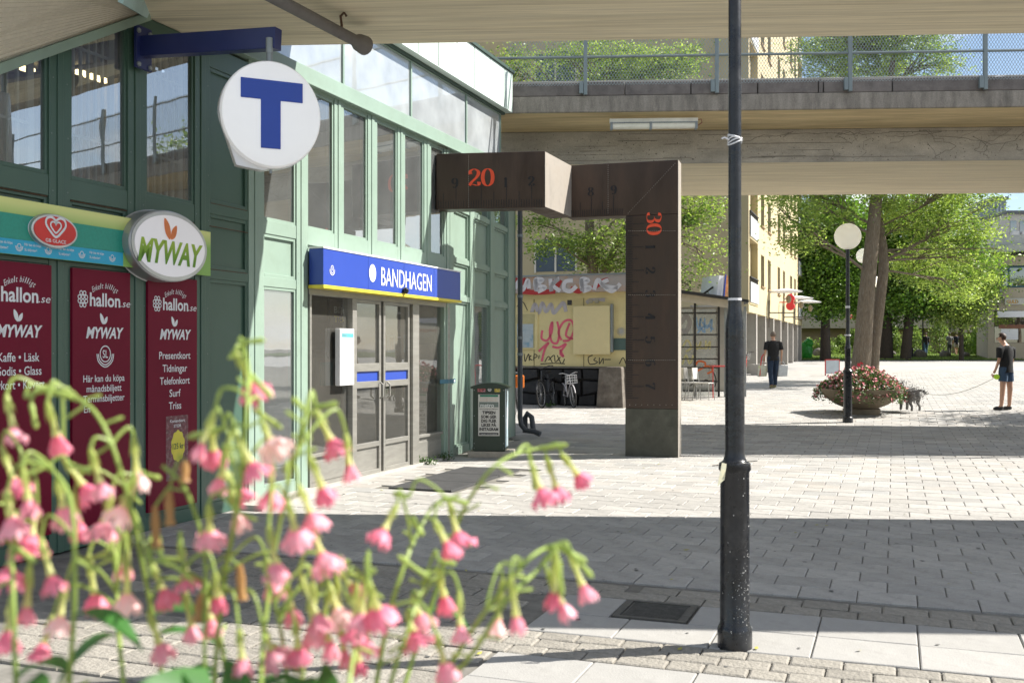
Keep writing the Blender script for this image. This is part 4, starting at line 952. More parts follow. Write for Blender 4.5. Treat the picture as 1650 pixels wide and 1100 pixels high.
# parapet blocks and railing of the far bridge
x = -.5; random.seed(3); 
bl = [0.0]
jx = [(815-825)/F*16.9, (940-825)/F*16.9, (1005-825)/F*16.9, (1110-825)/F*16.9, (1215-825)/F*16.9, (1310-825)/F*16.9, (1318-825)/F*16.9, (1425-825)/F*16.9, (1640-825)/F*16.9]
while jx[-1] < 20: jx.append(jx[-1]+random.uniform(1.0, 1.9))
jx[0] = -.45
BLK = M('parapet_stone', (.17,.15,.14), rough=.9, var=.25, scale=6, rnd=.15, stain=(.09,.08,.08), stain_amt=.5, stain_scale=5, bump=.7, bscale=50)
for a, b in zip(jx, jx[1:]):
    if b-a < .06: continue
    mb = MB(); mb.box(a+.008, b-.008, .12, .30, 5.722, 5.94+random.uniform(-.01, .01)); build('parapet_block', mb, BLK, br2, bevel=.012)
mb = MB(); mb.box(-.5, 33, .40, .52, 5.722, 6.04); build('ledge', mb, CONC, br2, bevel=.01)
rl = thing('bridge_railing', 'grey steel railing with diamond mesh along the near edge of the far bridge', 'railing', (0, 16.75, 5.72), BA)
RAILM = M('railing_grey', (.20,.24,.25), rough=.45, metal=.2, var=.1)
pitch = 2.13
for k in range(-1, 9):
    x = (1358-825)/F*16.9 + (k-2)*pitch
    if x < -.45: continue
    mb = MB(); mb.box(x-.03, x+.03, .04, .10, 0, 1.5); mb.box(x-.10, x-.035, .03, .09, .02, .22); build('railing_post', mb, RAILM, rl, bevel=.004)
for z in (.62, 1.30): mb = MB(); mb.tube([(-.45, .07, z), (20, .07, z)], .022, 8); build('rail', mb, RAILM, rl, smooth=True)
mb = MB(); H_ = 1.2; z0 = .17; c = .05
def wire(x0, z0_, x1, z1_): 
    w = .0042; mb.add([(x0-w, .115, z0_), (x0+w, .115, z0_), (x1+w, .115, z1_), (x1-w, .115, z1_)], [(0,1,2,3)])
n = int(13.5/c)
for i in range(-int(H_/c), n):
    x = -.45 + i*c
    for sgn in (1, -1):
        xa, xb = (x, x+H_*.62) if sgn > 0 else (x+H_*.62, x)
        if min(xa, xb) < -.45: continue
        wire(xa, z0, xb, z0+H_)
build('wire_mesh', mb, M('mesh_grey', (.30,.34,.35), rough=.5, metal=.3), rl, kind='stuff')
rl2 = thing('far_side_railing', 'plain second railing behind the mesh on the far side of the bridge', 'railing', (0, 21.0, 5.72), BA)
for k in range(0, 9):
    x = (871-825)/F*21 + k*2.13; mb = MB(); mb.box(x-.035, x+.035, -.03, .03, 0, .95); build('railing_post', mb, RAILM, rl2)
mb = MB(); mb.tube([(-.3, 0, .95), (19, 0, .95)], .03, 8); build('rail', mb, RAILM, rl2, smooth=True)
# litter on the ledge
lt = thing('plastic_bag', 'crumpled white plastic bag lying on the bridge ledge at the right', 'bag', P(1611, 128, 16.6))
mb = MB(); mb.ball((0,0,0), .1, 14, 8, (1.1,.6,.55)); mb.v = [(v[0]+random.gauss(0,.008), v[1]+random.gauss(0,.008), v[2]+random.gauss(0,.008)) for v in mb.v]; build('bag', mb, WHITEP, lt)
# fluorescent fitting below the deck
fx = thing('bridge_lamp', 'long white fluorescent lamp fitting under the far bridge deck', 'lamp', P(1053, 196, 17.05), BA)
LH = M('lamp_housing', (.85,.85,.82), rough=.4); L2 = 1.40/2
mb = MB(); mb.box(-L2-.03, L2+.03, -.05, .05, -.02, .05); build('housing', mb, LH, fx, bevel=.01)
mb = MB(); mb.tube([(-L2, -.02, -.075), (L2, -.02, -.075)], .055, 14); build('tube_cover', mb, M('tube_cover', (.88,.86,.76), rough=.3), fx, smooth=True)
mb = MB(); mb.box(-L2+.0, L2, -.07, .04, -.035, -.022)
for q in (-L2, -.05, L2): mb.box(q-.02, q+.02, -.085, .045, -.14, -.02)
build('clips', mb, GALV, fx)
mb = MB(); mb.tube([(L2+.03, 0, .02), (L2+.09, 0, .03), (L2+.1, 0, -.03), (L2+.02, 0, -.08)], .008, 6); build('cable', mb, M('cable_red', (.3,.1,.08)), fx)
# drainpipe below the near bridge
p1, p2 = P(588, 74, 9.05), P(395, -28, 7.55)
bp_ = thing('bridge_pipe', 'grey drain pipe running under the near bridge with a flared end', 'pipe', p1); OFF[bp_.name] = p1.copy()
d = (p2-p1).normalized(); mb = MB(); mb.tube([p1, p1+d*.10, p1+d*.16, p2], [.085, .075, .05, .05], 16); build('pipe', mb, M('pipe_bridge', (.15,.14,.135), rough=.6, var=.2), bp_, smooth=True)
q = p1 + d*.42; mb = MB(); mb.tube([q+Vector((0,0,-.05)), q+Vector((.03,0,.05)), q+Vector((.02,0,.13)), q+Vector((.05,0,.16)), q+Vector((.07,0,.13))], .012, 6); build('hook', mb, M('rust', (.10,.05,.03)), bp_)

# ================================================================== lamp posts
def pixpost():
    b = G(1184, 1041); b.z = 0; Y = b.y
    t = thing('lamp_post', 'black painted cast lamp post close to the camera with chipped paint', 'lamp post', b, 0)
    z = lambda py: CAMZ-(py-HZ)*Y/F
    r = lambda w: w/2/F*Y
    prof = [(r(55), -.005), (r(55), z(1012)), (r(52), z(1008)), (r(47), z(1003)), (r(46), z(760)), (r(52), z(755)), (r(50), z(746)), (r(38), z(742)), (r(33), z(735)), (r(31), z(725)), (r(31), z(545)), (r(30), z(522)), (r(22), z(498)), (r(21), z(485)), (r(20.5), z(250)), (r(20), 4.15)]
    mb = MB(); mb.lathe(prof, (0,0,0), 36); build('post', mb, BLACKP, t, smooth=True)
    mb = MB(); mb.ball((0,0,4.42), .27, 24, 14); build('globe', mb, leafmat('opal_globe', (.95,.94,.90), (.95,.94,.9), .5), t, smooth=True)
    mb = MB(); mb.lathe([(.0225, 0), (.0225, .012)], (0,0,z(484)), 24); 
    mb.v = [(v[0]*1.55, v[1]*1.55, v[2]) for v in mb.v]; build('cable_tie', mb, WHITEP, t)
    mb = MB(); zz = z(227)
    for k in range(5):
        mb.tube([(.034*math.cos(a)*1.05, .034*math.sin(a)*1.05, zz+k*.008-.012+.012*math.sin(a*1.3+k)) for a in np.linspace(0, 6.28, 16)], .004, 5)
    mb.tube([(-.034, -.02, zz), (-.06, -.03, zz+.012), (-.075, -.03, zz+.004)], .005, 5); build('tape_scrap', mb, WHITEP, t)
    mb = MB(); mb.bar((-.13, -.06, z(748)), (.0, -.09, z(742)), .004); mb.bar((.0, -.09, z(742)), (.11, -.03, z(741)), .004)
    build('strap', mb, BLACKP, t)
    mb = MB(); mb.add([(-.085,-.085,z(742)), (-.062,-.088,z(744)), (-.075,-.10,z(768)), (-.115,-.12,z(778)), (-.10,-.11,z(757))], [(0,1,2,3,4)]); o = build('paper_tag', mb, M('tag_paper', (.62,.58,.40), rough=.8, var=.1, stain=(.25,.4,.42), stain_amt=.5, stain_scale=25), t)
    md = o.modifiers.new('thick', 'SOLIDIFY'); md.thickness = .001
    mb = MB()
    for _ in range(120):
        zc = random.choice((random.uniform(.05,.5), random.uniform(.02,.9), random.uniform(.1,.35))); a = random.gauss(-1.15, .55); s_ = random.uniform(.0009,.0032); rr_ = r(46.6)+.0006 if zc > z(1003) else r(55)+.001
        c = Vector((rr_*math.cos(a), rr_*math.sin(a), zc)); tg = Vector((-math.sin(a), math.cos(a), 0)); n_ = random.randint(4,6)
        mb.poly([c+tg*s_*math.cos(6.283*i/n_)*random.uniform(.6,1.2)+Vector((0,0,1))*s_*1.4*math.sin(6.283*i/n_)*random.uniform(.6,1.2) for i in range(n_)])
    build('paint_chips', mb, M('chip_white', (.6,.6,.58), rough=.8), t, kind='stuff')
    return t
pixpost()
def globe_lamp(px, Y, zc, label, base_scale=1.0, grp='white globe lamps'):
    b = Vector(((px-825)/F*Y, Y, gh(Y))); t = thing('globe_lamp', label, 'street lamp', b, 0, grp); h = zc-b.z
    k = base_scale
    mb = MB(); mb.lathe([(.105*k, -.01), (.105*k, .10), (.085*k, .12), (.085*k, 1.0), (.095*k, 1.02), (.095*k, 1.06), (.06*k, 1.1), (.06*k, 1.5), (.07*k, 1.52), (.05*k, 1.6), (.042*k, 1.7), (.038*k, h-.25), (.06*k, h-.24), (.06*k, h-.2)], (0,0,0), 20); build('post', mb, BLACKP, t, smooth=True)
    mb = MB(); mb.ball((0,0,h), .27, 28, 16); build('globe', mb, MATS['opal_globe'], t, smooth=True)
    return t
l1 = globe_lamp(1366, GY(680), CAMZ+183/F*GY(680), 'white globe lamp on a black post in front of the flower bowl')
mb = MB(); mb.lathe([(.062, 1.18), (.062, 1.21)], (0,0,.6), 14); mb.lathe([(.045, 0), (.05, .02), (.045, .05)], (0,0,2.35), 14); build('tape', mb, WHITEP, l1)
globe_lamp(1392, 37, CAMZ+152/F*37, 'white globe lamp half hidden behind the leaning tree trunk', .9)
globe_lamp(1413, 52, CAMZ+110/F*52, 'farther globe lamp showing between the two trunks', .9)
# ================================================================== trees
LEAF_A = leafmat('ash_leaves', (.07,.14,.025), (.40,.50,.12), .42)
LEAF_B = leafmat('maple_leaves', (.05,.12,.02), (.20,.33,.05), .38)
LEAF_C = leafmat('shrub_leaves', (.09,.16,.035), (.28,.36,.10), .35)
BARK = M('bark', (.17,.13,.09), rough=.95, var=.35, scale=6, stretch=(4,4,.7), bump=1.0, bscale=22, stain=(.30,.28,.23), stain_amt=.6, stain_scale=9)
BARKD = M('dark_bark', (.05,.04,.032), rough=.95, var=.35, scale=6, stretch=(4,4,.7), bump=1.0, bscale=22)
def leaves_mesh(name, C, size, mat, parent, aspect=.45, dark=None, kind='stuff', flat=.5):
    """C: (n,3) centres in parent coordinates -> rhombic leaves"""
    n = len(C); a = rng.normal(size=(n,3)); a[:,2] *= flat; a /= np.linalg.norm(a,axis=1)[:,None]
    b = rng.normal(size=(n,3)); b -= (b*a).sum(1)[:,None]*a; b /= np.linalg.norm(b,axis=1)[:,None]
    l = (size*rng.uniform(.6,1.35,n))[:,None]; w = l*aspect
    fold = np.cross(a,b)*l*.12
    V = np.stack([C-a*l*.5, C+b*w*.5+fold, C+a*l*.5, C-b*w*.5+fold], 1).reshape(-1,3).astype(np.float32)
    me = bpy.data.meshes.new(name); me.vertices.add(4*n); me.vertices.foreach_set('co', V.ravel())
    me.loops.add(4*n); me.loops.foreach_set('vertex_index', np.arange(4*n, dtype=np.int32)); me.polygons.add(n)
    me.polygons.foreach_set('loop_start', np.arange(0, 4*n, 4, dtype=np.int32)); me.update(calc_edges=True); me.materials.append(mat)
    t = rng.beta(2,2,n) if dark is None else np.clip(dark+rng.normal(0,.16,n),0,1)
    c = np.repeat(t,4).astype(np.float32); ca = me.color_attributes.new('tint','FLOAT_COLOR','POINT'); ca.data.foreach_set('color', np.stack([c,c,c,np.ones_like(c)],1).ravel())
    o = bpy.data.objects.new(name, me); COL.objects.link(o); o.parent = parent; o['kind'] = kind; return o
def limb(mb, p, q, r0, r1, n=7, wob=.06, seg=6):
    p, q = Vector(p), Vector(q); L_ = (q-p).length; pts = [p.lerp(q, i/seg) + Vector((random.gauss(0,wob*L_*.3), random.gauss(0,wob*L_*.3), 0))*(1 if 0 < i < seg else 0) for i in range(seg+1)]
    mb.tube(pts, [r0+(r1-r0)*i/seg for i in range(seg+1)], n); return pts
def tree(name, label, base, trunks, blobs, nleaf, size, lmat=None, bark=None, twigs=70, group=None, spread=.42, aspect=.42, cat='tree', surf=.6):
    """trunks: list of lists of (x,y,z,r) relative to base; blobs: (x,y,z,rx,ry,rz)"""
    lmat = lmat or LEAF_A; bark = bark or BARK
    t = thing(name, label, cat, base, 0, group)
    tips = []
    for tr in trunks:
        mb = MB(); pts = catmull([p[:3] for p in tr], 4); rr = np.interp(np.linspace(0,1,len(pts)), np.linspace(0,1,len(tr)), [p[3] for p in tr]).tolist()
        mb.tube(pts, rr, 12); build('trunk', mb, bark, t, smooth=True); tips += [(Vector(p), r) for p, r in zip(pts[len(pts)//3:], rr[len(pts)//3:])]
    mb = MB(); cen = []; vol = sum(b[3]*b[4]*b[5] for b in blobs)
    for b in blobs:
        c = Vector(b[:3]); q, r0 = min(tips, key=lambda a: (a[0]-c).length + (5 if a[0].z > c.z-.45*(Vector((a[0].x-c.x, a[0].y-c.y, 0))).length else 0)); r0 = max(.02, r0*.45); c = c + Vector((0,0,-.0))
        pts = limb(mb, q, c, r0*.5, .02); k = max(3, int(twigs*b[3]*b[4]*b[5]/vol))
        for _ in range(k):
            d = rng.normal(size=3); d /= np.linalg.norm(d); rad = rng.uniform(surf, 1.0)**.7
            e = c + Vector((d[0]*b[3]*rad, d[1]*b[4]*rad, d[2]*b[5]*rad)); s_ = pts[random.randrange(2, len(pts))]
            mid = s_.lerp(e, .55)+Vector((0,0,.1*(e-s_).length)); mb.tube([s_, mid, e], [.022, .014, .006], 4); cen.append(e); cen.append(mid.lerp(e, .5))
    build('branches', mb, bark, t, kind='stuff')
    cen = np.array([tuple(c) for c in cen]); idx = rng.integers(0, len(cen), nleaf); sp_ = spread*rng.uniform(.5,1.3,len(cen))
    C = cen[idx] + rng.normal(size=(nleaf,3))*sp_[idx][:,None]*np.array([1,1,.55])
    base_t = rng.beta(2,2,len(cen))[idx]
    leaves_mesh('crown', C, size, lmat, t, aspect, dark=base_t*.95+.02); return t
def rel(px, py, Y, base): p = P(px, py, Y)-base; return (p.x, p.y, p.z)
# main two-trunk tree on the square
b = Vector(((1392-825)/F*35, 35, gh(35)))
def TP(px, py, r, dy=0, b=b, Y=35): q = rel(px, py, Y+dy, b); return (*q, r)
def BL(px, py, rx, rz, dy=0, b=b, Y=35, ry=None): q = rel(px, py, Y+dy, b); k = (Y+dy)/F; return (*q, rx*k, (ry or rx*.8)*k, rz*k)
tree('ash_tree', 'large ash tree with two leaning trunks rising behind the flower bowl', b,
  [[TP(1384,616,.36), TP(1390,560,.31), TP(1396,480,.27), TP(1404,400,.24), TP(1412,320,.20), TP(1425,200,.15), TP(1440,90,.08)],
   [TP(1404,616,.26,.5), TP(1408,560,.21,.5), TP(1418,480,.19,.5), TP(1424,420,.17,.6), TP(1416,350,.14,.8), TP(1418,300,.13,1), TP(1470,160,.07,2)]],
  [BL(1290,370,55,36,-1), BL(1330,335,45,40), BL(1290,300,60,40,1), BL(1475,350,55,40,1), BL(1530,370,50,45), BL(1565,350,45,40,1), BL(1580,410,40,42,.5), BL(1500,420,60,45,3),
   BL(1555,455,45,35,1.5), BL(1450,300,60,45), BL(1530,300,60,45,2), BL(1595,330,25,30,1), BL(1330,120,55,50), BL(1400,110,70,50,2), BL(1480,105,60,50), BL(1420,180,100,60), BL(1300,200,70,60), BL(1520,210,80,60,1), BL(1600,400,22,30), BL(1370,60,90,50,1), BL(1255,335,30,20,-1.5), BL(1450,40,80,40), BL(1560,290,60,40,-1)],
  78000, .115, twigs=560, spread=.34)
# tree in front of the yellow gable
b2 = Vector(((965-825)/F*30, 30, gh(30)))
BT = lambda px, py, rx, rz, dy=0: BL(px, py, rx, rz, dy, b=b2, Y=30)
TT = lambda px, py, r, dy=0: TP(px, py, r, dy, b=b2, Y=30)
tree('ash_tree', 'leafy ash tree between the graffiti kiosk and the shaded yellow gable', b2,
  [[TT(962,640,.22), TT(960,520,.19), TT(955,430,.16), TT(950,350,.13), TT(960,230,.1), TT(980,100,.05)], [TT(960,480,.13), TT(990,400,.1), TT(1030,330,.08), TT(1090,250,.05)]],
  [BT(880,380,40,36,-1), BT(925,400,38,30), BT(975,375,45,36,-1), BT(990,420,40,22), BT(860,350,30,26), BT(1030,390,40,50), BT(1120,360,35,32), BT(1135,410,33,34,-1), BT(1110,460,22,32,-1), BT(1090,330,60,36), BT(1150,340,30,22,.5),
   BT(900,300,60,40), BT(990,290,60,40,1), BT(1060,280,60,50), BT(940,110,60,48), BT(1000,100,60,50,1), BT(1060,110,60,50), BT(830,110,40,50,1), BT(1110,90,35,30), BT(870,200,50,60), BT(980,200,80,60), BT(1090,190,60,60)],
  52000, .105, twigs=420, spread=.30)
# dark maples beyond the square
def bgtree(px, Y, label, trunk_r, blobs, n, size=.2, lm=None, kind='maple_tree', grp='trees beyond the square', lean=0, ht=500):
    b = Vector(((px-825)/F*Y, Y, gh(Y)))
    tk = [(0,0,0,trunk_r*1.25), (lean*.3,0,2,trunk_r), (lean*.7,0,4.2,trunk_r*.8), (lean,0,7,trunk_r*.5), (lean,0,10,trunk_r*.25)]
    tree(kind, label, b, [tk], [BL(x, y, rx, rz, dy, b=b, Y=Y) for x, y, rx, rz, dy in blobs], n, size, lmat=lm or LEAF_B, bark=BARKD, twigs=260, spread=.65, aspect=.7, group=grp)
bgtree(1427, 68, 'dark maple with a thick trunk standing just right of the leaning ash trunks', .42, [(1400,470,60,40,2), (1440,490,55,35,0), (1390,420,60,50,2), (1450,430,60,50,1), (1430,360,80,50,0), (1480,470,40,35,0)], 26000)
bgtree(1459, 67, 'darker slimmer maple leaning right beside the thick trunk', .3, [(1500,480,55,38,0), (1540,465,50,30,1), (1470,488,36,18,-1), (1520,420,60,45,1), (1500,380,60,45,0), (1570,440,40,36,0)], 24000, lean=.6)
bgtree(1330, 66, 'dense maple in deep shade beside the end of the yellow block', .3, [(1320,450,40,45,0), (1345,470,42,34,0), (1310,400,35,45,0), (1350,410,45,50,1), (1322,505,24,14,-1), (1370,480,34,26,0), (1340,350,50,40,0)], 30000)
bgtree(1549, 66, 'small pale green multi stemmed tree left of the gold shop', .13, [(1540,500,26,22,0), (1565,490,26,24,0), (1580,460,24,26,0), (1520,510,16,12,0), (1560,520,22,14,0)], 9000, .15, lm=LEAF_A, kind='small_tree')
# two trees outside the picture on the right, they shade the square and show in the glass
for (x, y, lab, sd) in ((18.5, 22.5, 'leafy tree standing right of the picture beside the bridge', 1), (23, 27.5, 'leafy tree farther back right of the picture', 2)):
    tree('plaza_tree', lab, Vector((x, y, gh(y))), [[(0,0,0,.25), (.1,0,2.5,.2), (0,.1,5,.15), (0,0,8,.07)]], [(0,0,6,1.9,1.5,1.4), (-1.6,.4,4.9,1.4,1.1,.9), (1.5,-.3,5.2,1.5,1.2,1), (.2,.5,7.8,1.4,1.2,1.1)], 8000, .17, twigs=120, spread=.4, group='trees shading the square')

# ================================================================== yellow apartment block
AX = -5.57
ap = sthing('apartment_block', 'tall pale yellow apartment block with corner balconies and a ground floor arcade', 'building', (AX, 42.7, 0))
YW = M('yellow_render', (.50,.42,.25), rough=.9, var=.05, scale=1, stain=(.42,.36,.24), stain_amt=.3, stain_scale=.6, bump=.2, bscale=60)
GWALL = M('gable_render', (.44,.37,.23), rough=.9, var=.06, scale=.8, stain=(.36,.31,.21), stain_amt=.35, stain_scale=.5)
COLM = M('arcade_concrete', (.36,.34,.31), rough=.9, var=.1)
WFR = M('white_frame', (.60,.56,.48), rough=.5)
def ay(px): m = (px-825)/F; Y = -AX/(ST-m*CT); return Y*(m*ST+CT)
def az(px, py): m = (px-825)/F; Y = -AX/(ST-m*CT); return CAMZ-(py-HZ)*Y/F
S0, S1 = 42.7, ay(1292)
ZL = 3.42; FH = 2.72
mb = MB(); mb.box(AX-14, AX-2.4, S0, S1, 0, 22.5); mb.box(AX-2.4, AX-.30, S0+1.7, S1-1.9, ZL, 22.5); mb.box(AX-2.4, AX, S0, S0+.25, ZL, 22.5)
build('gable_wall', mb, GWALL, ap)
mb = MB(); mb.box(AX-14.6, AX+.5, S0-.4, S1+.4, 22.5, 22.8); build('roof', mb, M('roof_grey', (.1,.1,.1)), ap)
wins = []
zs = [4.42 + k*FH for k in range(7)]
wpx = [(1226,1231.5), (1237,1242), (1253,1257), (1261.5,1265), (1273,1276.5), (1279.5,1282.5)]
xw = AX-.001
# wall between windows, built as piers and bands so that the openings have depth
fa, fb = ay(1221), ay(1285.5)
sp_w = [(ay(a), ay(b)) for a, b in wpx]
zb = ZL
edges = [fa] + [e for w in sp_w for e in w] + [fb]
for i in range(0, len(edges), 2): mb = MB(); mb.box(AX-.30, AX, edges[i], edges[i+1], ZL, 22.5); build('wall_pier', mb, YW, ap)
GLA = glass('flat_glass', tint=(.10,.11,.11), refl=.25, ior=1.8)
for a, b in sp_w:
    prev = ZL
    for k, z in enumerate(zs):
        mb = MB(); mb.box(AX-.30, AX-.002, a, b, prev, z); build('spandrel', mb, YW, ap); prev = z+1.42
        mb = MB(); f = .06
        for q in ((a, a+f, z, z+1.42), (b-f, b, z, z+1.42), (a+f, b-f, z, z+f), (a+f, b-f, z+1.42-f, z+1.42)): mb.box(AX-.22, AX-.14, *q)
        o = build('window', mb, WFR, ap); mb = MB(); mb.quad((AX-.18, a+f, z+f), (AX-.18, b-f, z+f), (AX-.18, b-f, z+1.42-f), (AX-.18, a+f, z+1.42-f)); build('pane', mb, GLA, o)
        mb = MB(); mb.box(AX-.14, AX+.07, a-.04, b+.04, z-.06, z); build('sill', mb, M('sill_brown', (.28,.19,.10), rough=.6), o)
    mb = MB(); mb.box(AX-.30, AX-.002, a, b, prev, 22.5); build('spandrel', mb, YW, ap)
# balconies at both ends
RIB = M('ribbed_white', (.52,.53,.53), rough=.6)
for (a, b, e) in ((S0+.26, ay(1220.5), 0), (ay(1286), S1-.1, 1)):
    for k in range(7):
        z = 3.46 + k*FH
        o_ = MB(); o_.box(AX-1.7, AX+.02, a, b, z, z+.14); o = build('balcony', o_, YW, ap)
        n = 9 if not e else 5
        for j in range(n):
            s = a+(b-a)*j/n; mb = MB(); mb.box(AX+.02, AX+.06, s+.03, s+(b-a)/n-.02, z+.08, z+.92); build('balcony_panel', mb, RIB, o)
        mb = MB(); mb.box(AX-.02, AX+.07, a, b, z+1.10, z+1.14); 
        for j in range(n+1): s = a+(b-a)*j/n; mb.box(AX+.0, AX+.03, s-.02, s+.02, z+.1, z+1.10)
        build('balcony_rail', mb, M('rail_dark', (.04,.04,.04)), o)
    mb = MB(); mb.box(AX-1.75, AX-1.7, a, b, ZL, 22.5); build('balcony_back_wall', mb, YW, ap)
mb = MB(); mb.box(AX-2.4, AX, S1-.1, S1, 0, 22.5); build('end_wall', mb, YW, ap)
mb = MB(); mb.box(AX-.3, AX+.01, S0, S1, ZL-.30, ZL); build('lintel', mb, YW, ap)
# arcade fins
fpx = [1202, 1219.5, 1234, 1247, 1258.5, 1269.5, 1278, 1285.5, 1291]
for px in fpx:
    s = ay(px); mb = MB(); mb.box(AX-.95, AX, s-.16, s+.16, gS(AX, s)-.05, ZL-.301); build('arcade_fin', mb, COLM, ap)
mb = MB(); mb.box(AX-2.38, AX-2.34, S0, S1, .4, ZL); build('shop_front', mb, M('shop_dark', (.12,.12,.11), rough=.3), ap)
mb = MB(); mb.box(AX-2.4, AX-.31, S0, S1, ZL-.1, ZL); build('arcade_ceiling', mb, COLM, ap)
for px in (1213, 1228):
    s = ay(px); mb = MB(); mb.box(AX-.05, AX+.5, s-.3, s+.5, gS(AX, s)-.1, gS(AX, s)+.45); build('bench_block', mb, COLM, ap)
for k in range(5): # gable windows seen through the railing
    mb = MB(); mb.box(AX-9.2, AX-7.4, S0-.02, S0-.003, 5.0+k*FH, 6.4+k*FH); o = build('gable_window', mb, M('gable_window_blue', (.035,.06,.09), rough=.35), ap)
    for q in ((AX-9.28, AX-9.2), (AX-7.4, AX-7.32), (AX-8.34, AX-8.26)): mb = MB(); mb.box(*q, S0-.06, S0-.003, 4.95+k*FH, 6.45+k*FH); build('mullion', mb, WFR, o)
# signs and lamps along its front
for i, (px, py) in enumerate(((1238, 470), (1262, 481), (1280, 487))):
    s = ay(px); z = az(px, py); t = sthing('bracket_lamp', ['nearest', 'middle', 'farthest'][i] + ' of the flat white lamp shades on brackets along the yellow facade', 'lamp', (AX, s, z), group='facade bracket lamps')
    mb = MB(); mb.lathe([(.75,-.02), (.8,.03), (.2,.14)], (AX+.75, s+.4, z), 20); build('shade', mb, WHITEP, t, smooth=True)
    mb = MB(); mb.box(AX+.02, AX+.06, s-.05, s+.05, z-1.7, z-.4); mb.bar((AX+.05, s, z-1.0), (AX+1.2, s+.3, z-1.0), .05); build('bracket', mb, M('bracket_grey', (.10,.08,.07)), t)
    mb = MB(); mb.ball((AX+.9, s+.35, z-.35), .13, 8, 6, (1,1,1.5)); build('lamp_body', mb, M('ornate_brass', (.25,.2,.12), rough=.5, var=.5, scale=20), t)
s = ay(1256); z = az(1256, 487); t = sthing('heart_sign', 'small round red shop sign hanging on the yellow facade', 'sign', (AX+.2, s, z))
REDS = M('sign_red', (.65,.03,.04), rough=.4)
mb = MB(); mb.lathe([(.2,-.06), (.23,0), (.2,.06)], (0,0,0), 20); mb.xform(Matrix.Translation((AX+.55, s, z+.2)) @ Matrix.Rotation(R(90), 4, 'X')); mb2 = MB(); mb2.lathe([(.2,-.06), (.23,0), (.2,.06)], (0,0,0), 20); mb2.xform(Matrix.Translation((AX+.55, s, z-.2)) @ Matrix.Rotation(R(90), 4, 'X')); mb.add(mb2.v, mb2.f); mb.bar((AX, s, z), (AX+.8, s, z), .05); build('disc', mb, REDS, t)

# ================================================================== garden building beyond, gold shop, towers
gd = thing('garden_building', 'long low beige building with a shaded base behind the shrubs', 'building', (0, 92, gh(92)), 0); 
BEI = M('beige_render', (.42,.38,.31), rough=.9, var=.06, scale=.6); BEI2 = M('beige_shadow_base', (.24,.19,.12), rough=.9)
def GX(px, Y): return (px-825)/F*Y
mb = MB(); mb.box(GX(1280,92), GX(1600,92), 0, 8, 2.3, 9.5); build('wall', mb, BEI, gd)
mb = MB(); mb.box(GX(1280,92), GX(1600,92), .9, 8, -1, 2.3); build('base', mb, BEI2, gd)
mb = MB(); mb.box(GX(1280,92)-.3, GX(1600,92)+.3, -.4, 8, 9.5, 9.8); build('roof', mb, M('roof_dark2', (.06,.06,.06)), gd)
for k in range(1, 7): mb = MB(); x = GX(1290+k*44, 92); mb.box(x, x+.03, -.006, 0, 2.3, 9.5); build('wall_joint', mb, BEI2, gd)
for px in (1487, 1330, 1420, 1555):
    for z in (3.2, 6.2):
        x = GX(px, 92); mb = MB(); mb.box(x-.9, x+.9, -.05, -.01, z, z+1.5); o = build('window', mb, M('window_blue_frame', (.04,.08,.12)), gd); mb = MB(); mb.box(x-.8, x+.8, -.07, -.051, z+.1, z+1.4); build('pane', mb, GLA, o)
# flower balconies
mb = MB(); mb.box(GX(1538,90), GX(1600,90), -2, 0, 1.9, 3.0); o = build('balcony', mb, BEI, gd)
for px in (1549, 1557, 1385):
    Yq = 89.5; t = thing('balcony_flowers', {1549: 'red geraniums on the balcony rail left of the gold shop', 1557: 'smaller red geraniums beside them on the balcony rail', 1385: 'red flowers on a sill glimpsed behind the leaning trunks'}[px], 'flowers', P(px, 508, Yq))
    leaves_mesh('petals', rng.normal(size=(160,3))*np.array([.4,.15,.3]), .2, REDS, t, .8)
gs_ = sthing('gold_shop', 'beige two storey corner shop with a pale sign reading GULD at the right edge', 'building', S(0,0) and (toS(P(1592, 576, 68))[0], toS(P(1592, 576, 68))[1], 0))
gx, gy = toS(P(1592, 576, 68)); k_ = 68/F
def gl(px): m = (px-825)/F; Y = gy/(m*ST+CT); return Y*(m*CT-ST), Y
def gzz(px, py): return CAMZ-(py-HZ)*gl(px)[1]/F
g0 = .8; wx = [gl(p)[0] for p in (1592, 1601.5, 1612, 1672, 1690)]
zt = gzz(1600, 408)
BEI3 = M('shop_render', (.42,.37,.28), rough=.9, var=.05, scale=.8)
mb = MB(); mb.box(wx[0], wx[0]+20, gy+.3, gy+10, 0, zt); mb.box(wx[0], wx[1], gy, gy+.3, 0, zt); mb.box(wx[1], wx[0]+20, gy, gy+.3, gzz(1620,466), gzz(1620,466)+.9) if False else None
build('wall', mb, BEI3, gs_)
for z0, z1 in ((gzz(1630,428), zt), (gzz(1630,500), gzz(1630,463.5)), (0, gzz(1630,552))): mb = MB(); mb.box(wx[1], wx[0]+20, gy, gy+.3, z0, z1); build('wall_band', mb, BEI3, gs_)
mb = MB(); mb.box(wx[1], wx[2], gy, gy+.299, gzz(1630,463.5), gzz(1630,428)); build('wall_band', mb, BEI3, gs_)
mb = MB(); mb.box(wx[0]-.6, wx[0]+20, gy-.6, gy+10, zt+.02, zt+.45); mb.box(wx[0]+.6, wx[0]+20, gy+.3, gy+10, zt+.45, zt+1.2); build('roof', mb, M('roof_pale', (.36,.38,.38), rough=.6), gs_)
mb = MB(); mb.box(wx[0]-.2, wx[0]+20, gy-.25, gy, zt-.22, zt+.018); build('eave', mb, M('eave_dark', (.02,.02,.02)), gs_)
TF = M('teal_frame', (.03,.09,.11), rough=.5)
za, zb_ = gzz(1630,463), gzz(1630,428.5)
mb = MB(); f = .12
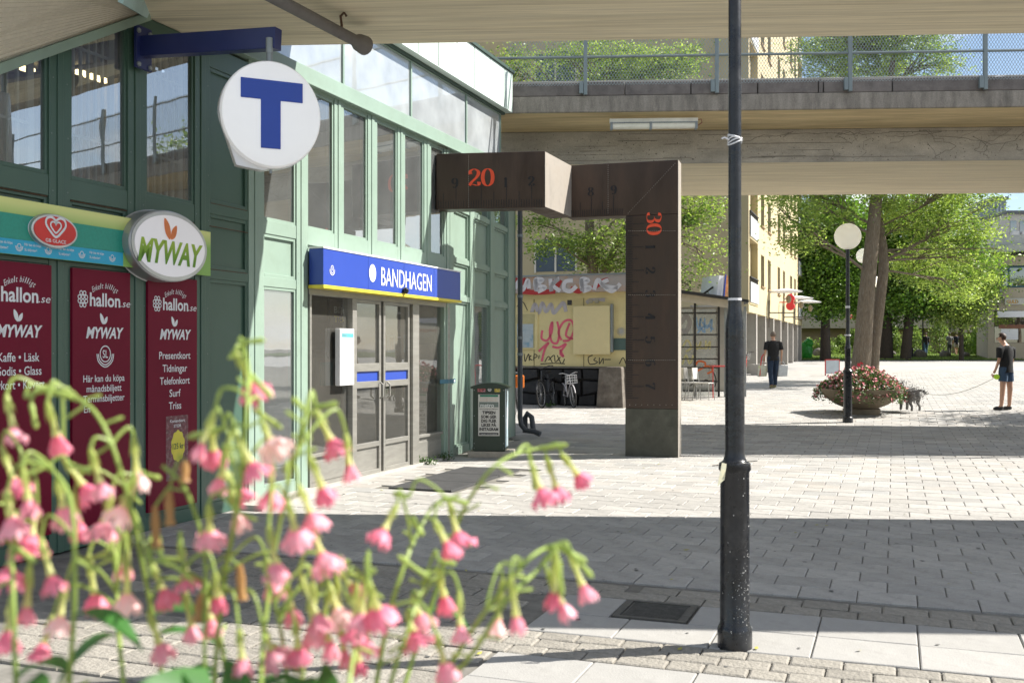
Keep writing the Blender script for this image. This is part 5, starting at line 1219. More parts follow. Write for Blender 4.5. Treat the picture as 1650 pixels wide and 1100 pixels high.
for q in ((wx[2], wx[2]+f), (gl(1624)[0], gl(1624)[0]+f), (wx[3]-f, wx[3])): mb.box(*q, gy+.05, gy+.15, za, zb_)
mb.box(wx[2]+f, wx[3]-f, gy+.05, gy+.14, za, za+f); mb.box(wx[2]+f, wx[3]-f, gy+.05, gy+.14, zb_-f, zb_); o = build('window', mb, TF, gs_)
mb = MB(); mb.quad((wx[2]+f, gy+.1, za), (wx[3], gy+.1, za), (wx[3], gy+.1, zb_), (wx[2]+f, gy+.1, zb_)); build('pane', mb, GLA, o)
mb = MB(); za, zb_ = gzz(1630,551.5), gzz(1630,500.5); mb.box(wx[1]+.05, wx[0]+19, gy+.18, gy+.2, za, zb_); o = build('shop_window', mb, GLA, gs_)
mb = MB(); mb.box(wx[1]+.2, wx[0]+19, gy-.08, gy+.1, gzz(1630,511), gzz(1630,501)); build('blind', mb, WHITEP, o)
mb = MB(); mb.box(wx[1]+.3, wx[0]+19, gy+.1, gy+.17, gzz(1630,529), gzz(1630,523)); build('orange_stripe', mb, M('stripe_orange', (.22,.09,.05)), o)
mb = MB(); mb.box(gl(1613)[0], gl(1641)[0], gy+.12, gy+.175, gzz(1630,547), gzz(1630,530)); build('poster', mb, WHITEP, o)
gsn = sthing('gold_shop_sign', 'pale sign with golden GULD letters above the shop window', 'sign', (gl(1620)[0], gy-.1, gzz(1620,491)))
mb = MB(); mb.box(gl(1619)[0], wx[0]+8, gy-.12, gy-.01, gzz(1630,491), gzz(1630,480.5)); build('board', mb, M('sign_board_grey', (.5,.49,.45), rough=.5), gsn)
mb = MB(); put_text(mb, 'GULD', ((gl(1622)[0]+gl(1640)[0])/2, gy-.13, gzz(1630,486)), (1,0,0), (0,0,1), w=gl(1640)[0]-gl(1622)[0], h=.22, bold=.03); build('lettering', mb, M('gold_letters', (.55,.28,.02), rough=.4), gsn)
bu = sthing('ring_emblem', 'ornate ring emblem under a small canopy left of the GULD sign', 'sign', (gl(1608)[0], gy-.2, gzz(1608,490)))
mb = MB(); c = (gl(1608)[0], gy-.15, gzz(1608,484)); mb.disc(c, (1,0,0), (0,0,1), .22, .3, rin=.09); mb.box(c[0]-.05, c[0]+.3, gy-.2, gy-.1, c[2]-.15, c[2]+.5); build('emblem', mb, M('emblem_grey', (.25,.23,.2)), bu)
mb = MB(); pts = [(c[0]-.4+.85*i/10, gy-.3, c[2]+.55+.18*math.sin(math.pi*i/10)) for i in range(11)]; mb.prism(pts, (0,.25,0)); build('arched_canopy', mb, MATS['roof_pale'], bu)
# towers beyond
def tower(label, px0, px1, py0, Y, col, floors_, grp='white tower blocks'):
    t = thing('tower_block', label, 'building', (GX(px0,Y), Y, gh(Y)), 0, grp); w = GX(px1,Y)-GX(px0,Y); h = CAMZ-(py0-HZ)*Y/F-gh(Y)
    TW = M('tower_wall_%d' % int(px0), col, rough=.8, var=.05)
    mb = MB(); mb.box(0, w, 0, 12, -2, h); build('wall', mb, TW, t)
    mb = MB(); mb.box(-.3, w+.3, -.3, 12, h, h+.5); build('roof', mb, M('tower_roof', (.12,.13,.14)), t)
    for k in range(floors_):
        z = h-2.6-k*2.9
        for j in range(3):
            x = w*(.10+.31*j); ww = w*.22; mb = MB(); mb.box(x, x+ww, -.9, 0, z-.9, z); o = build('balcony', mb, M('balcony_white', (.60,.60,.60)), t)
            mb = MB(); mb.box(x+.05, x+ww-.05, -.08, -.01, z, z+1.6); build('window', mb, GLA, o)
tower('white tower block with glazed balconies above the gold shop roof', 1622, 1672, 345, 150, (.52,.50,.46), 4)
tower('taller dark topped tower at the right edge behind the ash crown', 1603, 1621, 322, 165, (.20,.24,.28), 5)
# ================================================================== graffiti kiosk
ks = 23.9; kx0, kx1 = -9.6, -5.72
def kx(px): m = (px-825)/F; Y = ks/(m*ST+CT); return Y*(m*CT-ST)
def kz(px, py): m = (px-825)/F; Y = ks/(m*ST+CT); return CAMZ-(py-HZ)*Y/F
kg = .20
kk = sthing('kiosk', 'yellow painted kiosk covered in graffiti on a black stone plinth', 'kiosk', (-7.5, ks, kg))
KY = M('kiosk_yellow', (.72,.62,.32), rough=.7, var=.08, scale=2, stain=(.5,.44,.24), stain_amt=.5, stain_scale=1.4)
zp, ze, zf = kz(900,590), kz(900,472), kz(900,446)
mb = MB(); mb.box(kx0, kx1, ks, ks+3, zp, ze); build('wall', mb, KY, kk)
mb = MB(); mb.box(kx0, kx1, ks-.03, ks, ze-.14, ze); build('eave_strip', mb, KY, kk)
mb = MB(); mb.box(kx0-.1, kx1+.05, ks-.25, ks+3, ze+.002, zf); build('fascia', mb, M('fascia_pale', (.42,.38,.36), rough=.5, var=.1, stain=(.50,.22,.05), stain_amt=.9, stain_scale=1.0), kk)
mb = MB(); mb.box(kx0-.12, kx1+.07, ks-.27, ks+3, zf, zf+.04); build('roof_edge', mb, GALV, kk)
for px in (860, 940): mb = MB(); mb.box(kx(px), kx(px)+.02, ks-.004, ks, zp, ze-.14); build('wall_joint', mb, M('joint_brown', (.2,.17,.08)), kk)
# stone plinth, one piece per block
SB = M('black_stone', (.022,.022,.024), rough=.7, var=.35, scale=5, rnd=.35, bump=1.0, bscale=9)
mb = MB(); mb.box(kx0, kx1, ks+.06, ks+.5, kg-.1, zp-.05); build('plinth_core', mb, M('mortar_dark', (.008,.008,.008)), kk)
mb = MB(); mb.box(kx0, kx1, ks-.06, ks+.5, zp-.045, zp-.003); build('plinth_cap', mb, M('cap_stone', (.16,.15,.13), rough=.9, var=.3, scale=10), kk)
random.seed(11); rowsz = [kg, kg+.30, kg+.60, zp-.05]; cuts = []
for r_ in range(4): 
    x = kx0; c_ = [x]
    while x < kx(968): x += random.uniform(.28, .62); c_.append(x)
    cuts.append(c_)
def jz(x, r_): return rowsz[r_] + (.07*math.sin(x*5+r_*2.3) if 0 < r_ < 3 else 0)
for r_ in range(3):
    for a, b in zip(cuts[r_], cuts[r_][1:]):
        if b > kx(968): b = kx(968)
        if b-a < .1: continue
        sk = random.uniform(-.09, .09); g_ = .014
        pts = [(a+g_, ks, jz(a,r_)+g_), (b-g_, ks, jz(b,r_)+g_), (b-g_+sk*.4, ks, jz(b,r_+1)-g_), (a+g_+sk*.4, ks, jz(a,r_+1)-g_)]
        mb = MB(); d = random.uniform(.03,.07); cx = sum(p[0] for p in pts)/4; cz = sum(p[2] for p in pts)/4
        fr = [(p[0]+(cx-p[0])*.12, ks-d+.0, p[2]+(cz-p[2])*.12) for p in pts]; bk = [(p[0], ks+.06, p[2]) for p in pts]
        mb.add(fr+bk, [(0,1,2,3)]+[(i,4+i,4+(i+1) % 4,(i+1) % 4) for i in range(4)]); build('stone', mb, SB, kk)
mb = MB(); mb.prism([(kx(968), ks-.45, kg-.1), (kx(1012), ks-.45, kg-.1), (kx(1008), ks-.4, zp), (kx(972), ks-.4, zp)], (0,.9,0)); build('granite_pier', mb, M('pier_granite', (.14,.12,.10), rough=.9, var=.3, scale=5, stain=(.30,.28,.24), stain_amt=.5, stain_scale=3, bump=.8, bscale=20), kk, bevel=.03)
mb = MB(); mb.box(kx(1012)+.01, kx1, ks-.05, ks+.05, kg-.1, zp-.05); build('plinth_wall', mb, SB, kk)
# hatch, notice board, window, vent
def kbox(name, x0, x1, y0, y1, pa, pb, mat, parent=None, bevel=0, **k): m_ = MB(); m_.box(kx(x0), kx(x1), ks-y0, ks-y1, kz((x0+x1)/2, pb), kz((x0+x1)/2, pa)); return build(name, m_, mat, parent or kk, bevel=bevel, **k)
h = kbox('hatch', 926, 985, .14, .0, 493, 571, M('hatch_yellow', (.72,.62,.34), rough=.6, var=.04), bevel=.01)
kbox('hatch_frame', 985.5, 989, .12, 0, 490, 567, GALV)
w_ = kbox('window', 990, 1012, -.001, -.05, 491, 564, M('kiosk_window_dark', (.03,.035,.035), rough=.2)); w_.location.y -= 0
mb = MB(); mb.box(kx(989.5), kx(1013), ks-.03, ks-.004, kz(1000,564), kz(1000,545)); build('window_strip', mb, M('strip_greenish', (.08,.13,.12), rough=.4), kk)
mb = MB(); c = Vector((kx(1001.5), ks-.02, kz(1001,534)))
mb.disc(c, (1,0,0), (0,0,1), .05, .05)
for i in range(16): a = i*math.pi/8; stroke(mb, [(.05*math.cos(a), .05*math.sin(a)), (.11*math.cos(a), .11*math.sin(a))], .014, c, (1,0,0), (0,0,1), smooth=False)
build('sun_ornament', mb, M('pale_metal', (.45,.45,.42), rough=.4), kk)
kbox('vent', 914.5, 921.5, .02, 0, 483.5, 491.5, M('vent_dark', (.05,.05,.05)))
for px in (952, 962): kbox('socket', px-3, px+3, .03, 0, 482, 488, M('socket_beige', (.45,.42,.33)))
nb = kbox('notice_frame', 831, 867, .03, 0, 503, 563, KY, bevel=.005); nb2 = kbox('notice_panel', 833, 862, .036, .03, 506, 560, M('notice_yellow', (.48,.43,.22), rough=.6))
kbox('poster', 834, 860, .042, .037, 522, 560, M('poster_blue', (.45,.52,.55), rough=.5, var=.1, stain=(.05,.25,.40), stain_amt=.7, stain_scale=5))
PINK = M('pink_spray', (.75,.12,.20), rough=.5); BLKS = M('black_spray', (.02,.02,.02), rough=.5); WSP = M('pale_spray', (.50,.47,.50), rough=.5, var=.1); RSP = M('red_spray', (.42,.03,.03), rough=.5)
def g_stroke(mb, pts, w, n=6): stroke(mb, [(kx(p[0]), kz(p[0], p[1])) for p in pts], w, (0, ks-.006, 0), (1,0,0), (0,0,1), n=n)
mb = MB()
for pts in ([(874,532),(873,545),(882,548),(889,535),(890,519),(886,532),(889,550),(898,552),(901,535),(898,518)], [(905,548),(900,535),(908,519),(920,516),(925,530),(918,547),(907,549)], [(918,520),(912,540),(924,546)], [(868,566),(884,552),(878,562),(873,582)], [(890,558),(900,560),(912,554),(903,568),(908,574),(902,563)]): g_stroke(mb, pts, .055)
build('pink_graffiti', mb, PINK, kk)
mb = MB()
for pts in ([(833,494),(842,486),(850,500)], [(836,488),(838,500)], [(834,575),(838,580),(842,571),(840,568),(836,574)], [(845,570),(846,582),(849,576),(852,570),(853,581)], [(856,572),(853,577),(858,580)], [(861,570),(860,581),(861,571),(866,573),(861,577)], [(869,572),(868,578)], [(871,586),(895,585),(910,586)], [(878,583),(884,574),(890,584)], [(884,580),(893,572),(895,583),(903,575)], [(898,572),(905,586),(910,578)], [(955,572),(948,576),(950,586),(958,586)], [(960,576),(957,580),(963,583),(958,586)], [(966,576),(966,586),(972,577),(972,586)], [(974,579),(984,579)], [(998,586),(1004,576),(1009,587)]): mb = MB(); g_stroke(mb, pts, .022, 4); build('black_graffiti', mb, BLKS, kk)
mb = MB()
for pts in ([(856,506),(862,490),(868,504),(874,488),(880,502),(888,490),(892,504),(900,496),(908,488),(912,502)], [(945,488),(955,482),(975,483)]): g_stroke(mb, pts, .09)
build('pale_graffiti', mb, WSP, kk)
yf = ks-.256
def f_stroke(mb, pts, w, y=yf, n=6): stroke(mb, [(kx(p[0]), kz(p[0], p[1])) for p in pts], w, (0, y, 0), (1,0,0), (0,0,1), n=n)
mb = MB(); 
for pts in ([(832,468),(838,452),(844,466),(850,452),(856,468)], [(896,452),(900,466),(908,452)], [(924,466),(938,470),(948,462)], [(960,466),(975,455),(985,452)], [(840,470),(870,472),(900,470)]): f_stroke(mb, pts, .12)
build('red_graffiti', mb, RSP, kk)
mb = MB()
for pts in ([(836,466),(842,454),(848,468),(856,452),(858,466)], [(868,450),(870,470),(868,452),(880,452),(870,460),(884,464),(872,471)], [(892,450),(894,470),(894,460),(906,450),(896,460),(908,470)], [(928,453),(916,455),(914,466),(924,470),(934,462)], [(942,450),(943,470),(942,451),(953,453),(943,460),(956,465),(944,470)], [(962,468),(968,452),(978,462),(1000,464)], [(985,452),(975,458),(990,470),(1004,458)]): f_stroke(mb, pts, .10, yf-.003)
build('white_graffiti', mb, M('white_spray', (.66,.65,.68), rough=.5, var=.08), kk)
# ================================================================== glazed pavilion with cage
pY = 27.6; px0, px1 = 1040, 1158
pv = thing('glass_pavilion', 'graffiti covered glazed pavilion behind a black grid fence', 'pavilion', (GX(1100, 28.6), 28.6, gh(28.6)), R(-8))
def lx(px): return GX(px, 28.6)-GX(1100, 28.6)
def lz(py, Y=28.6): return CAMZ-(py-HZ)*Y/F-gh(28.6)
PG = glass('pavilion_glass', tint=(.7,.72,.7), refl=.12, ior=1.5, film=.38, filmcol=(.45,.46,.44)); BM = M('cage_black', (.012,.012,.012), rough=.5)
CREAM = M('pavilion_cream', (.42,.39,.33), rough=.8)
mb = MB(); mb.box(lx(1040), lx(1190), 2.6, 2.7, 0, 2.6); build('back_wall', mb, CREAM, pv)
mb = MB(); mb.add([(lx(1030),-.5,lz(464)),(lx(1202),-.5,lz(489)),(lx(1202),3.2,lz(489)),(lx(1030),3.2,lz(464)),(lx(1030),-.5,lz(464)+.10),(lx(1202),-.5,lz(489)+.07),(lx(1202),3.2,lz(489)+.07),(lx(1030),3.2,lz(464)+.10)], [(0,3,2,1),(4,5,6,7),(0,1,5,4),(1,2,6,5),(2,3,7,6),(3,0,4,7)]); build('roof', mb, BM, pv)
mb = MB(); mb.add([(lx(1098),-.3,lz(470)),(lx(1195),-.3,lz(488)),(lx(1195),-.25,lz(488)),(lx(1098),-.25,lz(470)),(lx(1098),-.3,lz(486)),(lx(1195),-.3,lz(501)),(lx(1195),-.25,lz(501)),(lx(1098),-.25,lz(486))], [(0,3,2,1),(4,5,6,7),(0,1,5,4),(1,2,6,5),(2,3,7,6),(3,0,4,7)]); build('fascia', mb, CREAM, pv)
for a, b in ((1042, 1080), (1080, 1119), (1119, 1156)): mb = MB(); mb.quad((lx(a), .4, 0), (lx(b), .4, 0), (lx(b), .4, 2.45), (lx(a), .4, 2.45)); build('pane', mb, PG, pv)
for px in (1042, 1080, 1119.5, 1157): mb = MB(); mb.box(lx(px)-.03, lx(px)+.03, -.05, .02, 0, lz(488)); build('cage_post', mb, BM, pv)
for py in (505, 540, 560, 579, 593, 615, 630): mb = MB(); mb.box(lx(1042), lx(1157), -.04, .0, lz(py), lz(py)+.035); build('cage_bar', mb, BM, pv)
mb = MB()
for px in (1168, 1186, 1198): mb.box(lx(px)-.04, lx(px)+.04, .0, .08, 0, lz(494))
build('canopy_post', mb, GALV, pv)
def p_stroke(mb, pts, w): stroke(mb, [(lx(p[0]), lz(p[1])) for p in pts], w, (0, .39, 0), (1,0,0), (0,0,1))
for nm, col, w_, sets in (('blue_graffiti', (.25,.42,.65), .045, ([(1122,510),(1126,530),(1130,512),(1128,522),(1134,535)], [(1132,518),(1140,528),(1147,514),(1146,534)], [(1124,536),(1138,524),(1150,530)], [(1136,512),(1136,536)])),
                        ('yellow_graffiti', (.60,.58,.30), .05, ([(1100,560),(1108,548),(1114,560),(1106,566)], [(1122,552),(1124,562),(1130,550),(1128,560),(1136,560)], [(1138,548),(1138,562),(1144,550),(1144,562)], [(1100,588),(1106,572),(1112,586),(1118,572)])),
                        ('orange_graffiti', (.80,.18,.05), .05, ([(1122,588),(1126,582),(1136,584),(1137,590)], [(1124,598),(1140,590),(1149,597),(1140,602)])),
                        ('grey_graffiti', (.32,.32,.34), .12, ([(1098,520),(1106,508),(1112,520),(1106,534),(1099,530)],)),
                        ('black_graffiti', (.02,.02,.02), .03, ([(1100,622),(1106,612),(1112,622),(1120,614)], [(1124,612),(1130,620),(1138,612),(1146,620)], [(1150,600),(1154,612),(1152,624)]))):
    mb = MB()
    for s_ in sets: p_stroke(mb, s_, w_)
    build(nm, mb, M(nm+'_paint', col, rough=.6), pv)
sg = thing('roof_sign', 'tilted orange and white advertising box on the pavilion roof', 'sign', P(1160, 462, 28.4), R(20))
mb = MB(); mb.prism([(-.12,0,-.35), (-.02,0,.32), (.16,0,.30), (.10,0,-.38)], (0,.9,0)); build('white_side', mb, WHITEP, sg)
mb = MB(); mb.prism([(.11,-.01,-.40), (.17,-.01,.34), (.42,-.01,.25), (.42,-.01,-.5)], (0,.05,0)); build('picture_face', mb, M('orange_print', (.55,.20,.05), rough=.5, var=.5, scale=6, stain=(.6,.5,.25), stain_amt=.7, stain_scale=4), sg)
mb = MB(); mb.bar((.10,-.03,-.40), (.17,-.03,.34), .03); build('blue_edge', mb, BLUE, sg)
mb = MB(); mb.bar((-.1,.2,.0), (-.75,.2,-.42), .045); mb.bar((-.1,.2,-.3), (-.5,.2,-.42), .04); build('stay', mb, BM, sg)
# stacked chairs by the pavilion
def chair(t, mat):
    mb = MB(); 
    for x in (-.22,.22):
        mb.tube([(x,-.22,0), (x*.95,-.2,.44), (x*.95,.2,.44), (x*.9,.26,.82)], .012, 6); mb.tube([(x,.24,0), (x*.95,.16,.44)], .012, 6)
    build('frame', mb, M('chair_frame', (.35,.35,.34), rough=.4, metal=.5), t)
    mb = MB(); mb.box(-.2,.2,-.2,.2,.44,.465); build('seat', mb, mat, t)
    mb = MB(); mb.box(-.2,.2,.245,.265,.55,.85); build('backrest', mb, mat, t)
CHM = M('chair_beige', (.45,.44,.42), rough=.5)
for i, (px, Y, lab) in enumerate(((1104, 27.2, 'pale cafe chair at the far left behind the black cage'), (1134, 27.0, 'pale cafe chair with a rounded back by the black cage post'), (1112, 27.3, 'pale cafe chair between the other two by the cage'))):
    t = thing('cafe_chair', lab, 'chair', (GX(px,Y), Y, gh(Y)), R(20+i*40), 'cafe chairs by the pavilion'); chair(t, CHM)
t = thing('red_table_frame', 'thin red metal table frame standing beside the pavilion', 'table', (GX(1152, 29.4), 27.9, gh(27.9)), 0)
RM = M('red_metal', (.55,.05,.05), rough=.4)
for x in (-.35, .35): mb = MB(); mb.tube([(x,0,0),(x,0,.85)], .015, 6); build('leg', mb, RM, t)
mb = MB(); mb.box(-.38,.38,-.2,.2,.85,.88); build('top', mb, RM, t)

# ================================================================== bicycles
def bicycle(label, pos, rot, k=1.0, colr=(.03,.03,.035), basket=None, bar=(.03,.03,.03), tyre=(.02,.02,.02), grp='parked bicycles', lean=R(5)):
    t = thing('bicycle', label, 'bicycle', pos, rot, grp); t.rotation_euler = (0, lean, rot); t.scale = (k,k,k)
    FM = M('bike_frame_%d' % int(colr[0]*1000+colr[2]*97), colr, rough=.3); TY = M('tyre_%d' % int(tyre[0]*1000), tyre, rough=.8); RIMM = M('bike_rim', (.45,.45,.45), rough=.3, metal=.7)
    R0 = .33
    for y in (-.52, .52):
        w = bpy.data.objects.new('wheel', None); COL.objects.link(w); w.parent = t; w.location = (0, y, R0)
        mb = MB(); mb.tube([(0, R0*math.cos(a), R0*math.sin(a)) for a in np.linspace(0, 2*math.pi, 33)], .02, 6, cap=False); build('tyre', mb, TY, w, smooth=True)
        mb = MB(); mb.tube([(0, .30*math.cos(a), .30*math.sin(a)) for a in np.linspace(0, 2*math.pi, 33)], .01, 5, cap=False); build('rim', mb, RIMM, w)
        mb = MB()
        for i in range(18): a = i*math.pi/9; mb.bar((0,0,0), (0,.30*math.cos(a),.30*math.sin(a)), .003)
        mb.ball((0,0,0), .03, 8, 5); build('spokes', mb, RIMM, w)
    mb = MB()
    for a, b, r in (((0,-.52,.33),(0,-.08,.30),.012), ((0,-.52,.33),(0,-.16,.78),.011), ((0,-.08,.30),(0,-.17,.82),.016), ((0,-.08,.30),(0,.36,.72),.018), ((0,-.14,.70),(0,.35,.82),.016), ((0,.34,.92),(0,.40,.62),.017), ((0,.40,.62),(0,.52,.33),.013)): mb.tube([a,b], r, 8)
    build('frame', mb, FM, t, smooth=True)
    mb = MB(); mb.tube([(-.28,.22,1.02),(-.2,.30,1.03),(0,.33,.96),(.2,.30,1.03),(.28,.22,1.02)], .012, 7); build('handlebar', mb, M('bar_%d' % int(bar[0]*1000), bar, rough=.3), t, smooth=True)
    mb = MB(); mb.ball((0,-.2,.88), .1, 10, 6, (.75,1.2,.35)); build('saddle', mb, M('saddle_black', (.02,.02,.02)), t, smooth=True)
    mb = MB(); mb.tube([(-.07,-.06,.2),(-.07,-.08,.3),(.07,-.08,.3),(.07,-.1,.4)], .009, 6); mb.box(-.13,-.08,-.1,-.02,.19,.21); mb.box(.08,.13,-.14,-.06,.39,.41); build('pedals', mb, M('pedal_grey', (.1,.1,.1)), t)
    for y in (-.52, .52): mb = MB(); mb.tube([(0, y+.355*math.cos(a), .33+.355*math.sin(a)) for a in np.linspace(R(20), R(170), 12)], [.018]*12, 6); build('mudguard', mb, FM, t)
    if basket:
        mb = MB()
        for z in (.72,.8,.88,.96): mb.tube([(-.14,.38,z),(.14,.38,z),(.14,.62,z),(-.14,.62,z),(-.14,.38,z)], .006, 5)
        for x, y in ((-.14,.38),(.14,.38),(.14,.62),(-.14,.62),(0,.62),(-.07,.62),(.07,.62),(.14,.5),(-.14,.5)): mb.tube([(x,y,.72),(x,y,.97)], .006, 5)
        mb.box(-.14,.14,.38,.62,.715,.722); build('basket', mb, M('basket_pale', basket), t)
    return t
def gp(px, py): v = G(px, py); return v
b1_ = bicycle('black bicycle with a red rear lamp leaning against the black stone plinth', gp(884, 655), R(160), .95, grp=None)
mb = MB(); mb.ball((0,-.88,.62), .04, 8, 5); build('rear_lamp', mb, REDS, b1_)
mb = MB(); mb.box(-.07,.07,-.75,-.4,.70,.72); build('carrier', mb, M('carrier_dark', (.03,.03,.03)), b1_)
bicycle('white child bicycle with a front basket beside the black bicycle', gp(917, 655), R(192), .8, colr=(.62,.60,.62), basket=(.6,.6,.6), bar=(.6,.6,.6), grp=None)
bicycle('red bicycle parked at the first arcade pillar of the yellow block', gp(1200, 607), R(-12), 1.0, colr=(.45,.05,.03), basket=(.3,.3,.3), grp=None)
ob = thing('delivery_box', 'orange crate on the rack of a bicycle mostly hidden behind the drainpipe', 'crate', P(838, 614, 22.6)); mb = MB(); mb.box(-.14,.09,-.15,.15,-.14,.13); build('crate', mb, M('crate_orange', (.80,.20,.02), rough=.5), ob, bevel=.02)
bicycle('bicycle carrying the orange crate behind the drainpipe', Vector((GX(833,22.8), 22.8, gh(22.8))), R(175), 1.0, grp=None)
br_ = thing('bike_rail', 'low black bicycle rail beside the stone plinth', 'rack', gp(946, 652)); mb = MB(); mb.tube([(-.55,0,.62),(.0,0,.62),(.0,0,0)], .018, 6); build('rail', mb, BM, br_)
# ================================================================== flower bowl
fbp = Vector(((1388-825)/F*22.7, 22.7, gh(22.7)))
fb_ = thing('flower_bowl', 'wide brown concrete bowl planter overflowing with pink flowers behind the globe lamp', 'planter', fbp)
BOWL = M('bowl_brown', (.17,.135,.09), rough=.8, var=.15, scale=6, bump=.3)
mb = MB(); mb.lathe([(.40,-.02), (.40,.10), (.36,.12), (.55,.20), (.76,.34), (.86,.47), (.88,.54), (.83,.54), (.80,.48), (.5,.46)], (0,0,0), 40); build('bowl', mb, BOWL, fb_, smooth=True)
mb = MB(); mb.lathe([(.82,.47), (.4,.56), (.01,.6)], (0,0,0), 24); build('soil', mb, M('soil', (.03,.022,.015), rough=1), fb_)
pl_ = thing('bowl_flowers', 'dense mass of pink and white bedding flowers filling the concrete bowl', 'flowers', fbp+Vector((0,0,.5)))
def mound(n, rx, ry, rz, droop, c=(0,0,0)):
    th = rng.uniform(0, 2*np.pi, n); u = rng.uniform(0,1,n)**.55; r_ = u*(1+.12*np.sin(th*5)+.1*np.sin(th*3+1)); z = rz*(1-u**2.0)*rng.uniform(.6,1.15,n) - droop*np.maximum(0,u-.8)*5*rng.uniform(0,1,n)
    return np.stack([c[0]+rx*r_*np.cos(th), c[1]+ry*r_*np.sin(th), c[2]+z], 1) + rng.normal(0,.02,(n,3))
LEAF_P = leafmat('petunia_leaves', (.03,.075,.02), (.12,.20,.06), .3)
leaves_mesh('foliage', mound(8500, .93, .9, .44, .28), .06, LEAF_P, pl_, .5)
def petals(name, n, col, parent, size, **k):
    C_ = mound(n, *k['m']); o = leaves_mesh(name, C_, size, M('petal_'+name, col, rough=.6), parent, 1.0); return o
petals('pink_blooms', 750, (.72,.22,.28), pl_, .07, m=(.93,.9,.49,.25)); petals('salmon_blooms', 500, (.78,.38,.34), pl_, .065, m=(.95,.9,.5,.2)); petals('white_blooms', 420, (.72,.72,.62), pl_, .05, m=(.95,.92,.46,.28)); petals('red_blooms', 40, (.65,.04,.08), pl_, .08, m=(.5,.5,.55,0))
sb = thing('sandwich_board', 'white pavement board with a red frame behind the flower bowl', 'sign', gp(1356, 607)+Vector((.0,1.2,0)), R(5))
mb = MB(); mb.box(-.28,.28,-.02,.02,.10,.66); build('board', mb, M('board_bluewhite', (.5,.56,.62), rough=.5), sb)
mb = MB(); 
for q in ((-.31,-.28,0,.70), (.28,.31,0,.70)): mb.box(q[0],q[1],-.03,.03,q[2],q[3])
mb.box(-.31,.31,-.03,.03,.66,.70); build('frame', mb, RM, sb)

# ================================================================== people
def skin_obj(name, verts, edges, mat, parent, sub=2, root=0, label=None):
    me = bpy.data.meshes.new(name); me.from_pydata([v[:3] for v in verts], edges, []); me.materials.append(mat)
    o = bpy.data.objects.new(name, me); COL.objects.link(o); o.parent = parent
    m1 = o.modifiers.new('skin', 'SKIN'); m1.use_smooth_shade = True
    sk = me.skin_vertices[0].data
    for i, v in enumerate(verts): r_ = v[3]; sk[i].radius = (r_, r_ if len(v) < 5 else v[4]); sk[i].use_root = (i == root)
    m2 = o.modifiers.new('sub', 'SUBSURF'); m2.levels = sub; m2.render_levels = sub
    return o
SKIN = M('skin_tone', (.48,.27,.18), rough=.55, var=.06, scale=8); HAIR = M('brown_hair', (.05,.022,.012), rough=.6, var=.3, scale=30, bump=.4, bscale=60); SHORTH = M('shaved_hair', (.16,.12,.09), rough=.8, var=.2, scale=40)
